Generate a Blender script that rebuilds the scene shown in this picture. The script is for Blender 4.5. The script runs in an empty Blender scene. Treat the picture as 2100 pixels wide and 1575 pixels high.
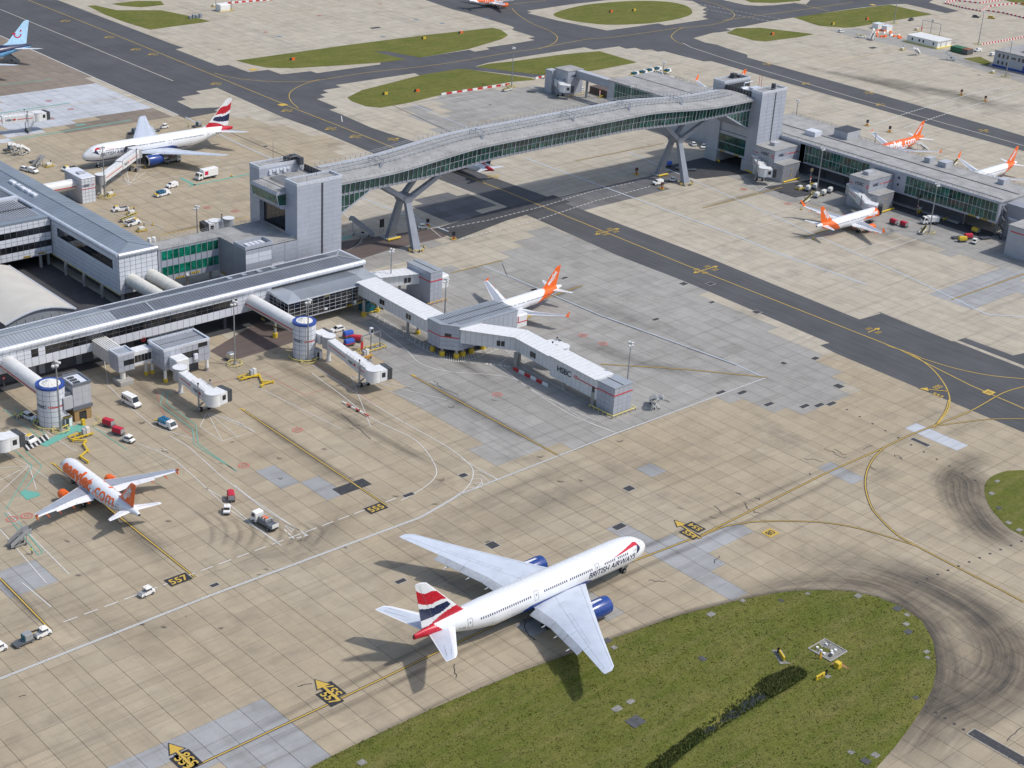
import bpy, bmesh, math, random
from mathutils import Vector, Matrix
from mathutils.geometry import delaunay_2d_cdt
R = math.radians
random.seed(7)
S = bpy.context.scene
COL = S.collection

# ---------------------------------------------------------------- camera
TH, FPX, PITCH, ROLL, CAMH = R(43.7), 3158.45, .4335125, .0611229, 172.42
def _uv(v):  # camera-aligned axes -> scene axes (X along the stands, Y along the taxiway)
    return Vector((v[0]*math.cos(TH)+v[1]*math.sin(TH), -v[0]*math.sin(TH)+v[1]*math.cos(TH), v[2]))
_fw = Vector((0, math.cos(PITCH), -math.sin(PITCH))); _rt = Vector((1, 0, 0)); _up = _rt.cross(_fw)
_r2 = math.cos(ROLL)*_rt+math.sin(ROLL)*_up; _u2 = -math.sin(ROLL)*_rt+math.cos(ROLL)*_up
CR, CU, CF = _uv(_r2), _uv(_u2), _uv(_fw)
CAM = Vector((0, 0, CAMH))
cam = bpy.data.cameras.new('camera'); cam.sensor_width = 36; cam.lens = FPX/2100*36
cam.clip_start = 1; cam.clip_end = 20000
co = bpy.data.objects.new('camera', cam); COL.objects.link(co)
co.matrix_world = Matrix(((CR.x, CU.x, -CF.x, 0), (CR.y, CU.y, -CF.y, 0), (CR.z, CU.z, -CF.z, CAMH), (0, 0, 0, 1)))
S.camera = co
def G(px, py, z=0.0):   # the ground point (height z) that was surveyed from the photograph
    d = CR*((px-1050)/FPX)-CU*((py-787.5)/FPX)+CF
    t = (z-CAMH)/d.z
    return CAM+d*t
def PJ(p):
    d = Vector(p)-CAM; z = d.dot(CF)
    return (1050+FPX*d.dot(CR)/z, 787.5-FPX*d.dot(CU)/z)

# ---------------------------------------------------------------- sky, sun, exposure
SUN_AZ, SUN_EL = R(-47.0), R(53.0)       # direction towards the sun in scene axes
w = bpy.data.worlds.new('World'); S.world = w; w.use_nodes = True
nt = w.node_tree; bg = nt.nodes['Background']
sky = nt.nodes.new('ShaderNodeTexSky'); sky.sky_type = 'NISHITA'; sky.sun_disc = False
sky.sun_elevation = SUN_EL; sky.sun_rotation = R(90)-SUN_AZ
sky.air_density = 1.1; sky.dust_density = 2.2; sky.ozone_density = 1.0
nt.links.new(sky.outputs[0], bg.inputs[0]); bg.inputs[1].default_value = 0.15
sd = Vector((math.cos(SUN_EL)*math.cos(SUN_AZ), math.cos(SUN_EL)*math.sin(SUN_AZ), math.sin(SUN_EL)))
sl = bpy.data.lights.new('sun', 'SUN'); sl.energy = 3.0; sl.angle = R(2.2); sl.color = (1.0, .955, .89)
so = bpy.data.objects.new('sun', sl); COL.objects.link(so)
so.rotation_euler = (-sd).to_track_quat('-Z', 'Y').to_euler(); so.location = (200, 300, 400)
S.view_settings.view_transform = 'Standard'; S.view_settings.look = 'None'
S.view_settings.exposure = 0.0; S.view_settings.gamma = 1.0
S.cycles.max_bounces = 6; S.cycles.diffuse_bounces = 3; S.cycles.glossy_bounces = 3; S.cycles.transparent_max_bounces = 8
S.cycles.use_denoising = True

# ---------------------------------------------------------------- materials
MATS = {}
def _n(nt, t, **kw):
    n = nt.nodes.new(t)
    for k, v in kw.items():
        if k.startswith('i_'): n.inputs[k[2:].replace('_', ' ')].default_value = v
        else: setattr(n, k, v)
    return n
def _math(nt, op, a, b=None, c=None):
    n = nt.nodes.new('ShaderNodeMath'); n.operation = op
    for i, s in enumerate((a, b, c)):
        if s is None: continue
        if isinstance(s, (int, float)): n.inputs[i].default_value = s
        else: nt.links.new(s, n.inputs[i])
    return n.outputs[0]
def _mix(nt, fac, a, b, blend='MIX'):
    n = nt.nodes.new('ShaderNodeMix'); n.data_type = 'RGBA'; n.blend_type = blend
    for s, i in ((fac, 0), (a, 6), (b, 7)):
        if isinstance(s, (int, float)): n.inputs[i].default_value = s
        elif isinstance(s, tuple): n.inputs[i].default_value = (*s[:3], 1)
        else: nt.links.new(s, n.inputs[i])
    return n.outputs[2]
def _noise(nt, vec, scale, detail=3, rough=.55):
    n = nt.nodes.new('ShaderNodeTexNoise'); n.inputs['Scale'].default_value = scale
    n.inputs['Detail'].default_value = detail; n.inputs['Roughness'].default_value = rough
    if vec is not None: nt.links.new(vec, n.inputs['Vector'])
    return n.outputs[0]
def _ramp(nt, fac, p0, p1, c0=0.0, c1=1.0):
    n = nt.nodes.new('ShaderNodeMapRange'); nt.links.new(fac, n.inputs[0])
    n.inputs[1].default_value = p0; n.inputs[2].default_value = p1; n.inputs[3].default_value = c0; n.inputs[4].default_value = c1
    return n.outputs[0]
def _scaled(nt, vec, sc):
    n = nt.nodes.new('ShaderNodeVectorMath'); n.operation = 'MULTIPLY'; nt.links.new(vec, n.inputs[0]); n.inputs[1].default_value = sc
    return n.outputs[0]
def newmat(name):
    m = bpy.data.materials.new(name); m.use_nodes = True
    nt = m.node_tree; p = nt.nodes['Principled BSDF']; MATS[name] = m
    return m, nt, p
def mat(name, col, rough=.5, metal=0.0, var=.12, scale=.6, bump=0.0, coat=0.0, spec=.5, dirt=0.0):
    m, nt, p = newmat(name)
    pos = nt.nodes.new('ShaderNodeNewGeometry').outputs['Position']
    f = _ramp(nt, _noise(nt, pos, scale, 4), .3, .7, 1-var, 1+var)
    b = _mix(nt, 1.0, col, (1, 1, 1), 'MULTIPLY')
    n = nt.nodes.new('ShaderNodeVectorMath'); n.operation = 'SCALE'; nt.links.new(b, n.inputs[0]); nt.links.new(f, n.inputs['Scale'])
    c = n.outputs[0]
    if dirt:
        streak = _noise(nt, _scaled(nt, pos, (1.3, 1.3, .18)), 1.4, 5, .7)
        c = _mix(nt, _ramp(nt, streak, .5, .75, 0, dirt), c, (.10, .09, .075))
    nt.links.new(c, p.inputs['Base Color'])
    nt.links.new(_ramp(nt, _noise(nt, pos, 2.3, 3), .3, .7, max(.02, rough-.1), min(1, rough+.1)), p.inputs['Roughness'])
    p.inputs['Metallic'].default_value = metal; p.inputs['Coat Weight'].default_value = coat
    p.inputs['Specular IOR Level'].default_value = spec
    if bump:
        bp = nt.nodes.new('ShaderNodeBump'); bp.inputs['Strength'].default_value = bump; bp.inputs['Distance'].default_value = .05
        nt.links.new(_noise(nt, pos, 6, 4), bp.inputs['Height']); nt.links.new(bp.outputs[0], p.inputs['Normal'])
    return m

SLAB = 5.25; SLX, SLY = 170.5, 205.5
def slabmat(name, ca, cb, var, streak=.10, stain=(.13, .115, .095)):
    m, nt, p = newmat(name)
    pos = nt.nodes.new('ShaderNodeNewGeometry').outputs['Position']
    s1 = nt.nodes.new('ShaderNodeVectorMath'); s1.operation = 'SUBTRACT'; nt.links.new(pos, s1.inputs[0]); s1.inputs[1].default_value = (SLX, SLY, -50)
    s2 = nt.nodes.new('ShaderNodeVectorMath'); s2.operation = 'MULTIPLY'; nt.links.new(s1.outputs[0], s2.inputs[0]); s2.inputs[1].default_value = (1/SLAB, 1/SLAB, 0)
    s3 = nt.nodes.new('ShaderNodeVectorMath'); s3.operation = 'FLOOR'; nt.links.new(s2.outputs[0], s3.inputs[0])
    wn = nt.nodes.new('ShaderNodeTexWhiteNoise'); wn.noise_dimensions = '3D'; nt.links.new(s3.outputs[0], wn.inputs['Vector'])
    wn2 = nt.nodes.new('ShaderNodeTexWhiteNoise'); wn2.noise_dimensions = '4D'; nt.links.new(s3.outputs[0], wn2.inputs['Vector']); wn2.inputs['W'].default_value = 3.7
    bays = _noise(nt, _scaled(nt, pos, (.030, .012, 0)), 1.0, 2)
    base = _mix(nt, _math(nt, 'MULTIPLY_ADD', wn.outputs[0], .30, _ramp(nt, bays, .3, .7, 0, .7)), ca, cb)
    # broom finish, cloudy wear, stains and drips
    flip = _math(nt, 'GREATER_THAN', wn2.outputs[0], .5)
    bx = _noise(nt, _scaled(nt, pos, (.12, 3.2, 0)), 1.0, 3, .7); by = _noise(nt, _scaled(nt, pos, (3.2, .12, 0)), 1.0, 3, .7)
    mixn = nt.nodes.new('ShaderNodeMix'); mixn.data_type = 'FLOAT'; nt.links.new(flip, mixn.inputs[0]); nt.links.new(bx, mixn.inputs[2]); nt.links.new(by, mixn.inputs[3])
    cloud = _noise(nt, pos, .22, 6, .65); fine = _noise(nt, pos, 2.6, 5, .7)
    br = _math(nt, 'MULTIPLY_ADD', mixn.outputs[0], streak*2, 1-streak)
    br = _math(nt, 'MULTIPLY', br, _ramp(nt, wn2.outputs[0], 0, 1, 1-var, 1+var))
    br = _math(nt, 'MULTIPLY', br, _ramp(nt, wn.outputs[0], .90, .98, 1, 1-var*1.6)); br = _math(nt, 'MULTIPLY', br, _ramp(nt, wn.outputs[0], .10, .03, 1, 1+var*1.2))
    br = _math(nt, 'MULTIPLY', br, _ramp(nt, cloud, .25, .75, .88, 1.12))
    br = _math(nt, 'MULTIPLY', br, _ramp(nt, fine, .2, .8, .93, 1.07))
    n = nt.nodes.new('ShaderNodeVectorMath'); n.operation = 'SCALE'; nt.links.new(base, n.inputs[0]); nt.links.new(br, n.inputs['Scale'])
    st = _ramp(nt, _noise(nt, pos, .07, 7, .68), .54, .80, 0, .6)
    spots = _ramp(nt, _noise(nt, pos, .9, 2, .4), .74, .80, 0, .7)
    tracks = _ramp(nt, _noise(nt, _scaled(nt, pos, (.015, .45, 0)), 1.0, 5, .65), .52, .75, 0, .42); tr2 = _ramp(nt, _noise(nt, _scaled(nt, pos, (.5, .013, 0)), 1.0, 5, .65), .55, .75, 0, .34)
    c = _mix(nt, st, n.outputs[0], stain); c = _mix(nt, spots, c, stain); c = _mix(nt, tracks, c, stain); c = _mix(nt, tr2, c, stain)
    # worn slab edge next to the joint
    nt.links.new(c, p.inputs['Base Color']); p.inputs['Roughness'].default_value = .88; p.inputs['Specular IOR Level'].default_value = .25
    bp = nt.nodes.new('ShaderNodeBump'); bp.inputs['Strength'].default_value = .25; bp.inputs['Distance'].default_value = .03
    nt.links.new(mixn.outputs[0], bp.inputs['Height']); nt.links.new(bp.outputs[0], p.inputs['Normal'])
    return m
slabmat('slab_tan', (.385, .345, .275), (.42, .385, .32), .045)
slabmat('slab_warm_shaded', (.345, .285, .20), (.375, .325, .245), .05)  # real warm tan, with the foreground's cloud shade mixed into the colour
slabmat('slab_grey', (.275, .268, .252), (.325, .318, .30), .05)
slabmat('slab_blue', (.28, .283, .288), (.335, .34, .345), .05)
slabmat('slab_pale', (.42, .44, .475), (.47, .49, .53), .04, .06)
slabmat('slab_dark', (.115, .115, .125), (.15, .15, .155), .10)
slabmat('slab_brown', (.20, .165, .135), (.245, .205, .17), .06, .06)
def asphalt(name, c, lane=(.9, .02)):
    m, nt, p = newmat(name)
    pos = nt.nodes.new('ShaderNodeNewGeometry').outputs['Position']
    a = _noise(nt, _scaled(nt, pos, (lane[0], lane[1], 0)), 1.0, 4, .6); b = _noise(nt, pos, .06, 5, .6); d = _noise(nt, pos, 3.0, 4, .8)
    br = _math(nt, 'MULTIPLY', _ramp(nt, a, .3, .7, .86, 1.15), _ramp(nt, b, .3, .7, .85, 1.16))
    br = _math(nt, 'MULTIPLY', br, _ramp(nt, d, .2, .8, .86, 1.14))
    n = nt.nodes.new('ShaderNodeVectorMath'); n.operation = 'SCALE'; n.inputs[0].default_value = c; nt.links.new(br, n.inputs['Scale'])
    cc = _mix(nt, _ramp(nt, _noise(nt, _scaled(nt, pos, (.5, .03, 0)), 1, 5, .7), .6, .8, 0, .35), n.outputs[0], (.13, .125, .12))
    nt.links.new(cc, p.inputs['Base Color']); p.inputs['Roughness'].default_value = .82; p.inputs['Specular IOR Level'].default_value = .3
    bp = nt.nodes.new('ShaderNodeBump'); bp.inputs['Strength'].default_value = .3; bp.inputs['Distance'].default_value = .02
    nt.links.new(d, bp.inputs['Height']); nt.links.new(bp.outputs[0], p.inputs['Normal'])
asphalt('asphalt', (.078, .080, .086)); asphalt('asphalt_cross', (.082, .083, .088), (.02, .9))
asphalt('road_dark', (.060, .061, .066), (.4, .4)); asphalt('road_brown', (.115, .090, .082), (.03, .8))
def paint(name, c, wear=.45):
    m, nt, p = newmat(name)
    pos = nt.nodes.new('ShaderNodeNewGeometry').outputs['Position']
    f = _ramp(nt, _noise(nt, pos, 1.6, 6, .75), .52, .72, 0, wear)
    nt.links.new(_mix(nt, f, c, (.20, .185, .155)), p.inputs['Base Color']); p.inputs['Roughness'].default_value = .7
paint('paint_white', (.62, .62, .60), .65); paint('paint_yellow', (.52, .35, .055), .6); paint('paint_green', (.13, .38, .31), .45)
paint('paint_red', (.50, .16, .13), .6); paint('paint_black', (.022, .022, .026), .25); paint('paint_blue', (.09, .22, .42), .6)
paint('paint_faint', (.42, .40, .36), .75); paint('paint_ltblue', (.46, .52, .60), .7); paint('seal_black', (.035, .035, .04), .5)
def grassmat(name, c0, c1, c2):
    m, nt, p = newmat(name)
    pos = nt.nodes.new('ShaderNodeNewGeometry').outputs['Position']
    a = _noise(nt, pos, .09, 5, .6); mow = _noise(nt, _scaled(nt, pos, (.05, .42, 0)), 1.0, 5, .7); fine = _noise(nt, pos, 2.2, 6, .8)
    mid = _noise(nt, pos, .5, 4, .7)
    c = _mix(nt, _ramp(nt, a, .35, .65), c0, c1); c = _mix(nt, _ramp(nt, mow, .42, .70, 0, .5), c, c2)
    c = _mix(nt, _ramp(nt, mid, .52, .72, 0, .5), c, tuple(.5*x for x in c0)); c = _mix(nt, _ramp(nt, _noise(nt, pos, .35, 5, .75), .60, .75, 0, .5), c, (.20, .16, .085))
    n = nt.nodes.new('ShaderNodeVectorMath'); n.operation = 'SCALE'; nt.links.new(c, n.inputs[0]); nt.links.new(_ramp(nt, fine, .2, .8, .55, 1.45), n.inputs['Scale'])
    nt.links.new(n.outputs[0], p.inputs['Base Color']); p.inputs['Roughness'].default_value = .9; p.inputs['Specular IOR Level'].default_value = .15
    bp = nt.nodes.new('ShaderNodeBump'); bp.inputs['Strength'].default_value = .8; bp.inputs['Distance'].default_value = .25
    nt.links.new(fine, bp.inputs['Height']); nt.links.new(bp.outputs[0], p.inputs['Normal'])
grassmat('grass', (.095, .118, .020), (.135, .140, .030), (.215, .185, .075))
grassmat('grass_lush', (.040, .085, .014), (.060, .105, .018), (.10, .12, .035))
grassmat('reed', (.095, .14, .035), (.14, .17, .05), (.24, .21, .11))

# plain building and vehicle materials
for a in [
 ('silver', (.43, .46, .53), .42, .25, .06, .25, 0, 0, .5, .10), ('silver_dark', (.30, .31, .345), .45, .2, .05, .25),
 ('panel_white', (.62, .65, .71), .4, 0, .06, .3, 0, 0, .5, .12), ('panel_grey', (.41, .425, .46), .5, 0, .08, .3, 0, 0, .5, .15),
 ('joint_dark', (.10, .105, .12), .7), ('joint_pale', (.62, .65, .70), .6),
 ('roof_blue', (.225, .265, .315), .45, .2, .10, .12), ('roof_slate', (.16, .175, .205), .42, .2, .12, .2),
 ('roof_pale', (.34, .37, .405), .45, .2, .08, .2), ('roof_flat', (.31, .31, .305), .85, 0, .2, .25, 0, 0, .5, .35),
 ('roof_cream', (.56, .54, .49), .6, 0, .08, .15), ('eave_white', (.60, .63, .69), .3, .2, .06, .5, 0, 0, .5, .08),
 ('tube_white', (.68, .68, .67), .45, 0, .06, .5, 0, 0, .5, .12), ('tube_cream', (.62, .61, .56), .55, 0, .08, .4),
 ('jet_white', (.68, .69, .70), .4, 0, .06, .8, 0, 0, .5, .12), ('jet_grey', (.40, .41, .43), .45, .2, .06, .8),
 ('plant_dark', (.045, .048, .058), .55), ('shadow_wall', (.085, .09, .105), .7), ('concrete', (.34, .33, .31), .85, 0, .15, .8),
 ('leg_grey', (.24, .265, .315), .55, .1, .12, .3), ('steel', (.34, .36, .385), .4, .6, .1, 1), ('steel_dark', (.07, .075, .085), .5, .3),
 ('yellow', (.62, .44, .035), .5, 0, .15, 1.5), ('yellow_pale', (.66, .56, .18), .6, 0, .2, 1.5), ('orange_rail', (.60, .33, .04), .5),
 ('red', (.52, .03, .035), .45, 0, .1, 1.5), ('red_canvas', (.48, .022, .05), .7, 0, .12, 2), ('blue_canvas', (.03, .10, .45), .7, 0, .12, 2),
 ('blue', (.03, .07, .30), .35), ('teal', (.015, .13, .17), .5, 0, .1, 1.5), ('teal_seat', (.02, .16, .30), .6),
 ('white', (.78, .78, .77), .35, 0, .04, 1.5), ('offwhite', (.62, .62, .60), .5, 0, .1, 1.5), ('grey', (.28, .29, .30), .55, 0, .1, 1.5),
 ('grey_dark', (.09, .095, .10), .6), ('black', (.018, .018, .02), .6), ('rubber', (.02, .02, .021), .85), ('brick', (.33, .215, .095), .85, 0, .15, 2),
 ('green_box', (.03, .13, .06), .6), ('rust', (.22, .08, .045), .8, 0, .2, 2), ('orange', (.80, .14, .015), .4, 0, .06, 1.2),
 ('skin', (.50, .32, .24), .6), ('hivis', (.50, .70, .06), .6), ('navy', (.02, .025, .05), .7), ('amber', (.8, .35, .02), .4),
 ('ac_white', (.73, .745, .77), .28, 0, .04, .35, 0, 0, .5, .05), ('ac_wing', (.55, .60, .68), .4, .1, .07, .35, 0, 0, .5, .08), ('ac_wing_grey', (.33, .36, .42), .45, .1, .06, .5),
 ('ac_flap', (.38, .41, .45), .45, .1, .12, .8), ('ac_orange', (.82, .135, .012), .32, 0, .05, .5), ('ac_red', (.48, .012, .03), .3, 0, .05, .5),
 ('ac_blue', (.018, .055, .24), .25, 0, .08, .5), ('ac_navy', (.012, .02, .07), .3), ('ac_metal', (.52, .53, .55), .25, .8, .1, 1), ('ac_sky', (.20, .50, .86), .3),
 ('ac_tui', (.46, .71, .93), .3), ('ac_tuired', (.60, .02, .08), .4), ('water', (.025, .028, .024), .06), ('stone', (.22, .215, .20), .85, 0, .25, 2),
 ('wood', (.30, .16, .07), .7), ('line_dark', (.16, .17, .19), .6)]:
    mat(*a)
def glass(name, c, rough=.06, spec=.8):
    m, nt, p = newmat(name)
    pos = nt.nodes.new('ShaderNodeNewGeometry').outputs['Position']
    rnd = nt.nodes.new('ShaderNodeObjectInfo').outputs['Random']
    k = _math(nt, 'MULTIPLY', _ramp(nt, _noise(nt, pos, .5, 4, .7), .35, .7, .45, 1.7), _ramp(nt, rnd, 0, 1, .6, 1.5))
    n = nt.nodes.new('ShaderNodeVectorMath'); n.operation = 'SCALE'; n.inputs[0].default_value = c; nt.links.new(k, n.inputs['Scale'])
    nt.links.new(n.outputs[0], p.inputs['Base Color']); p.inputs['Roughness'].default_value = rough; p.inputs['Specular IOR Level'].default_value = spec
glass('glass_green', (.014, .060, .046)); glass('glass_teal', (.010, .085, .062)); glass('glass_dark', (.016, .018, .022)); glass('glass_car', (.02, .026, .032), .04)
glass('glass_link', (.006, .13, .085), .08)

# ---------------------------------------------------------------- mesh building
class MB:
    def __init__(s, M=None): s.v = []; s.f = []; s.m = []; s.M = M
    def add(s, vs, fs, mi=0):
        o = len(s.v)
        s.v += [tuple(s.M @ Vector(v)) if s.M else tuple(v) for v in vs]
        s.f += [tuple(o+i for i in f) for f in fs]; s.m += [mi]*len(fs)
        return s
    def box(s, x0, x1, y0, y1, z0, z1, mi=0):
        return s.add([(x0, y0, z0), (x1, y0, z0), (x1, y1, z0), (x0, y1, z0), (x0, y0, z1), (x1, y0, z1), (x1, y1, z1), (x0, y1, z1)],
                     [(3, 2, 1, 0), (4, 5, 6, 7), (0, 1, 5, 4), (1, 2, 6, 5), (2, 3, 7, 6), (3, 0, 4, 7)], mi)
    def bbox(s, x0, x1, y0, y1, z0, z1, b=.1, mi=0):   # box with chamfered vertical and top edges
        def ring(i, z): return [(x0+i+b, y0+i, z), (x1-i-b, y0+i, z), (x1-i, y0+i+b, z), (x1-i, y1-i-b, z), (x1-i-b, y1-i, z), (x0+i+b, y1-i, z), (x0+i, y1-i-b, z), (x0+i, y0+i+b, z)]
        return s.loft([ring(0, z0), ring(0, z1-b), ring(b*.7, z1)], mi=mi)
    def prism(s, poly, z0, z1, mi=0):
        n = len(poly)
        if sum(poly[i][0]*poly[(i+1) % n][1]-poly[(i+1) % n][0]*poly[i][1] for i in range(n)) < 0: poly = poly[::-1]
        vs = [(p[0], p[1], z0) for p in poly]+[(p[0], p[1], z1) for p in poly]
        return s.add(vs, [tuple(range(n-1, -1, -1)), tuple(range(n, 2*n))]+[(i, (i+1) % n, n+(i+1) % n, n+i) for i in range(n)], mi)
    def loft(s, rings, mi=0, caps=True, closed=True):
        n = len(rings[0]); vs = [p for r in rings for p in r]; fs = []
        for a in range(len(rings)-1):
            for i in range(n if closed else n-1):
                j = (i+1) % n; fs.append((a*n+i, a*n+j, (a+1)*n+j, (a+1)*n+i))
        if caps and closed: fs += [tuple(range(n-1, -1, -1)), tuple(range((len(rings)-1)*n, len(rings)*n))]
        return s.add(vs, fs, mi)
    def cyl(s, p, q, r, r2=None, n=10, mi=0, caps=True):
        p = Vector(p); q = Vector(q); d = (q-p).normalized(); r2 = r if r2 is None else r2
        a = d.orthogonal().normalized(); b = d.cross(a)
        ring = lambda c, r: [tuple(c+a*r*math.cos(2*math.pi*i/n)+b*r*math.sin(2*math.pi*i/n)) for i in range(n)]
        return s.loft([ring(p, r), ring(q, r2)], mi, caps)
    def tube(s, pts, r, n=6, mi=0):
        for a, b in zip(pts, pts[1:]): s.cyl(a, b, r, n=n, mi=mi)
        return s
    def bar(s, p, q, w, h, mi=0):    # rectangular bar
        p = Vector(p); q = Vector(q); d = (q-p).normalized(); up = Vector((0, 0, 1))
        if abs(d.z) > .95: up = Vector((0, 1, 0))
        a = d.cross(up).normalized()*w/2; b = a.cross(d).normalized()*h/2
        return s.loft([[tuple(c-a-b), tuple(c+a-b), tuple(c+a+b), tuple(c-a+b)] for c in (p, q)], mi)
    def quad(s, a, b, c, d, mi=0): return s.add([a, b, c, d], [(0, 1, 2, 3)], mi)
    def wheel(s, c, r, wd, axis='y', n=14, mi=0):
        d = {'x': Vector((1, 0, 0)), 'y': Vector((0, 1, 0))}[axis]*wd/2; c = Vector(c)
        return s.cyl(c-d, c+d, r, n=n, mi=mi)
    def build(s, name, mats, parent=None, smooth=False, kind=None, label=None):
        me = bpy.data.meshes.new(name); off = root_loc(parent)
        me.from_pydata([(v[0]-off[0], v[1]-off[1], v[2]-off[2]) for v in s.v], [], s.f)
        mats = mats if isinstance(mats, (list, tuple)) else [mats]
        for x in mats: me.materials.append(MATS[x])
        if len(mats) > 1: me.polygons.foreach_set('material_index', s.m)
        if smooth: me.polygons.foreach_set('use_smooth', [True]*len(me.polygons))
        me.update()
        return mkobj(name, me, parent, kind, label)
def root_loc(o):
    if o is None or not o.get('_world'): return (0, 0, 0)
    while o.parent: o = o.parent
    return o.location
def mkobj(name, me, parent=None, kind=None, label=None):
    o = bpy.data.objects.new(name, me); COL.objects.link(o); o.parent = parent
    if parent is not None and parent.get('_world'): o['_world'] = 1
    if kind: o['kind'] = kind
    if label: o['label'] = label
    return o
def thing(name, label, cat, loc=(0, 0, 0), rz=0, group=None, world=True):
    o = bpy.data.objects.new(name, None); COL.objects.link(o); o.location = loc; o.rotation_euler = (0, 0, rz)
    o.empty_display_size = .5; o['label'] = label; o['category'] = cat
    if group: o['group'] = group
    if world: o['_world'] = 1
    return o
def tag(o, label=None, cat=None, group=None, kind=None):
    for k, v in (('label', label), ('category', cat), ('group', group), ('kind', kind)):
        if v: o[k] = v
    return o
def copy_tree(o, parent=None):
    c = o.copy(); COL.objects.link(c); c.parent = parent
    for ch in o.children: copy_tree(ch, c)
    return c
def dup(o, loc, rz, label, group=None):
    c = copy_tree(o); c.location = loc; c.rotation_euler = (0, 0, rz); c['label'] = label
    if group: c['group'] = group
    return c
def sharp(o, ang=40):
    me = o.data; me.polygons.foreach_set('use_smooth', [True]*len(me.polygons)); me.set_sharp_from_angle(angle=R(ang)); return o
_txt = {}
def text2d(body, size=1.0, bold=0.0, shear=0.0, spacing=1.0):    # -> verts(2d, centred on x, base at 0), faces, width
    k = (body, bold, shear, spacing)
    if k not in _txt:
        cu = bpy.data.curves.new('t', 'FONT'); cu.body = body; cu.size = 1; cu.offset = bold; cu.shear = shear; cu.space_character = spacing; cu.resolution_u = 3
        o = bpy.data.objects.new('t', cu); COL.objects.link(o); bpy.context.view_layer.update()
        me = o.evaluated_get(bpy.context.evaluated_depsgraph_get()).to_mesh()
        vs = [(v.co.x, v.co.y) for v in me.vertices]; fs = [tuple(p.vertices) for p in me.polygons]
        bpy.data.objects.remove(o); bpy.data.curves.remove(cu)
        xs = [v[0] for v in vs]; x0, x1 = min(xs), max(xs)
        _txt[k] = ([(x-(x0+x1)/2, y) for x, y in vs], fs, x1-x0)
    vs, fs, wd = _txt[k]
    return [(x*size, y*size) for x, y in vs], fs, wd*size
def text_on(mb, body, org, ux, uz, size, bold=.0, shear=0., mi=0, off=.03, spacing=1.0):   # flat lettering on a plane
    org, ux, uz = Vector(org), Vector(ux).normalized(), Vector(uz).normalized(); nn = ux.cross(uz)
    vs, fs, wd = text2d(body, size, bold, shear, spacing)
    mb.add([tuple(org+ux*x+uz*y+nn*off) for x, y in vs], fs, mi); return wd
def pip(p, poly):
    x, y = p[0], p[1]; ins = False; n = len(poly)
    for i in range(n):
        x1, y1 = poly[i][0], poly[i][1]; x2, y2 = poly[(i+1) % n][0], poly[(i+1) % n][1]
        if (y1 > y) != (y2 > y) and x < (x2-x1)*(y-y1)/(y2-y1)+x1: ins = not ins
    return ins
def GP(pts): return [tuple(G(*p).xy) for p in pts]
def smooth_poly(pts, n=4, closed=True):
    out = []; m = len(pts)
    for i in range(m if closed else m-1):
        p0, p1, p2, p3 = (pts[(i+k-1) % m] if closed else pts[min(max(i+k-1, 0), m-1)] for k in range(4))
        for j in range(n):
            t = j/n
            out.append(tuple(.5*(2*p1[a]+(p2[a]-p0[a])*t+(2*p0[a]-5*p1[a]+4*p2[a]-p3[a])*t*t+(3*p1[a]-p0[a]-3*p2[a]+p3[a])*t**3) for a in (0, 1)))
    if not closed: out.append(tuple(pts[-1]))
    return out
# ================================================================ GROUND
ASPH = [(0,73),(100,118),(200,163),(300,208),(366,237),(440,227),(452,220),(393.5,222.6),(363,208),(382,204),(372,199),(412,192),(402,187),(445,180),(579,240),(640,262),
 (700,286.7),(773,318),(983,400),(1113,455),(1267,524),(1400,575),(1701.7,703.3),(1681.7,708),(1715,725),(2100,887),(2320,980),(2320,745),(2100,724),(2078,729),(1980,693),(1953,700),
 (1803.7,640),(1761.7,655),(1445,525),(1133,407),(953,343),(870,297),(761.7,262),(700,234.5),(675,225),(693,221),(650,203),(667.5,199),(656.7,194),(673,190),(661.7,185),(700,179),
 (688,174),(700,172.5),(850,150),(862,155),(943,141),(957,142),(1050,153),(1115,162),(1122,155),(1050,147),(975,136),(1000,129),(1050,120),(1198,97),(1218,102),(1270,95),(1284,100),(1303,98),(1318,102.5),
 (1337,101.7),(1348,106),(1362,105),(1400,115),(1443,126),(1458,125),(1600,166),(1750,209),(1857,240),(1927,262),(2100,310),(2320,374),(2320,340),(2100,279),(2043,262),(1750,178),(1533,118),(1532,112),
 (1488,98),(1472,92),(1445,87),(1422,78),(1463,67),(1477,66),(1500,62.5),(1488,59),(1527,54),(1582,43),(1627,36),(1750,17.5),(1825,9),(1857,8),(1940,27),(1966,22.5),(1905,5),(1930,-10),(1940,-40),
 (1700,-40),(1653,9),(1630,6),(1585,11),(1557,12),(1528,10),(1483,0),(1440,-40),(1330,-40),(1200,-20),(900,-50),(873,0),(927,19),(960,27),(1050,54),(1055,57),(1050,61),(1097,76),(1083,78),(1097,82),(1050,90),(997,97.5),(1004,101),
 (973,106),(962,102),(862,118),(790,105),(768,106),(833,122),(780,128),(780,132),(700,143),(650,150),(637,146),(577,152.5),(550,143),(510,148),(469,133),(447,135),(360,101),(377,98),(350,89),(118,0),(0,-50),(-160,-110),(-160,0)]
OVAL = [(1080,22),(1110,18),(1170,9),(1247,0),(1330,-6),(1420,2),(1430,7),(1438,12),(1450,15),(1440,20),(1450,24),(1440,27),(1450,30),(1440,35),(1453,39),(1400,47),(1365,52),(1350,48),(1293,56),(1245,62.5),(1143,42),(1082,27),(1092,25)]
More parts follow.
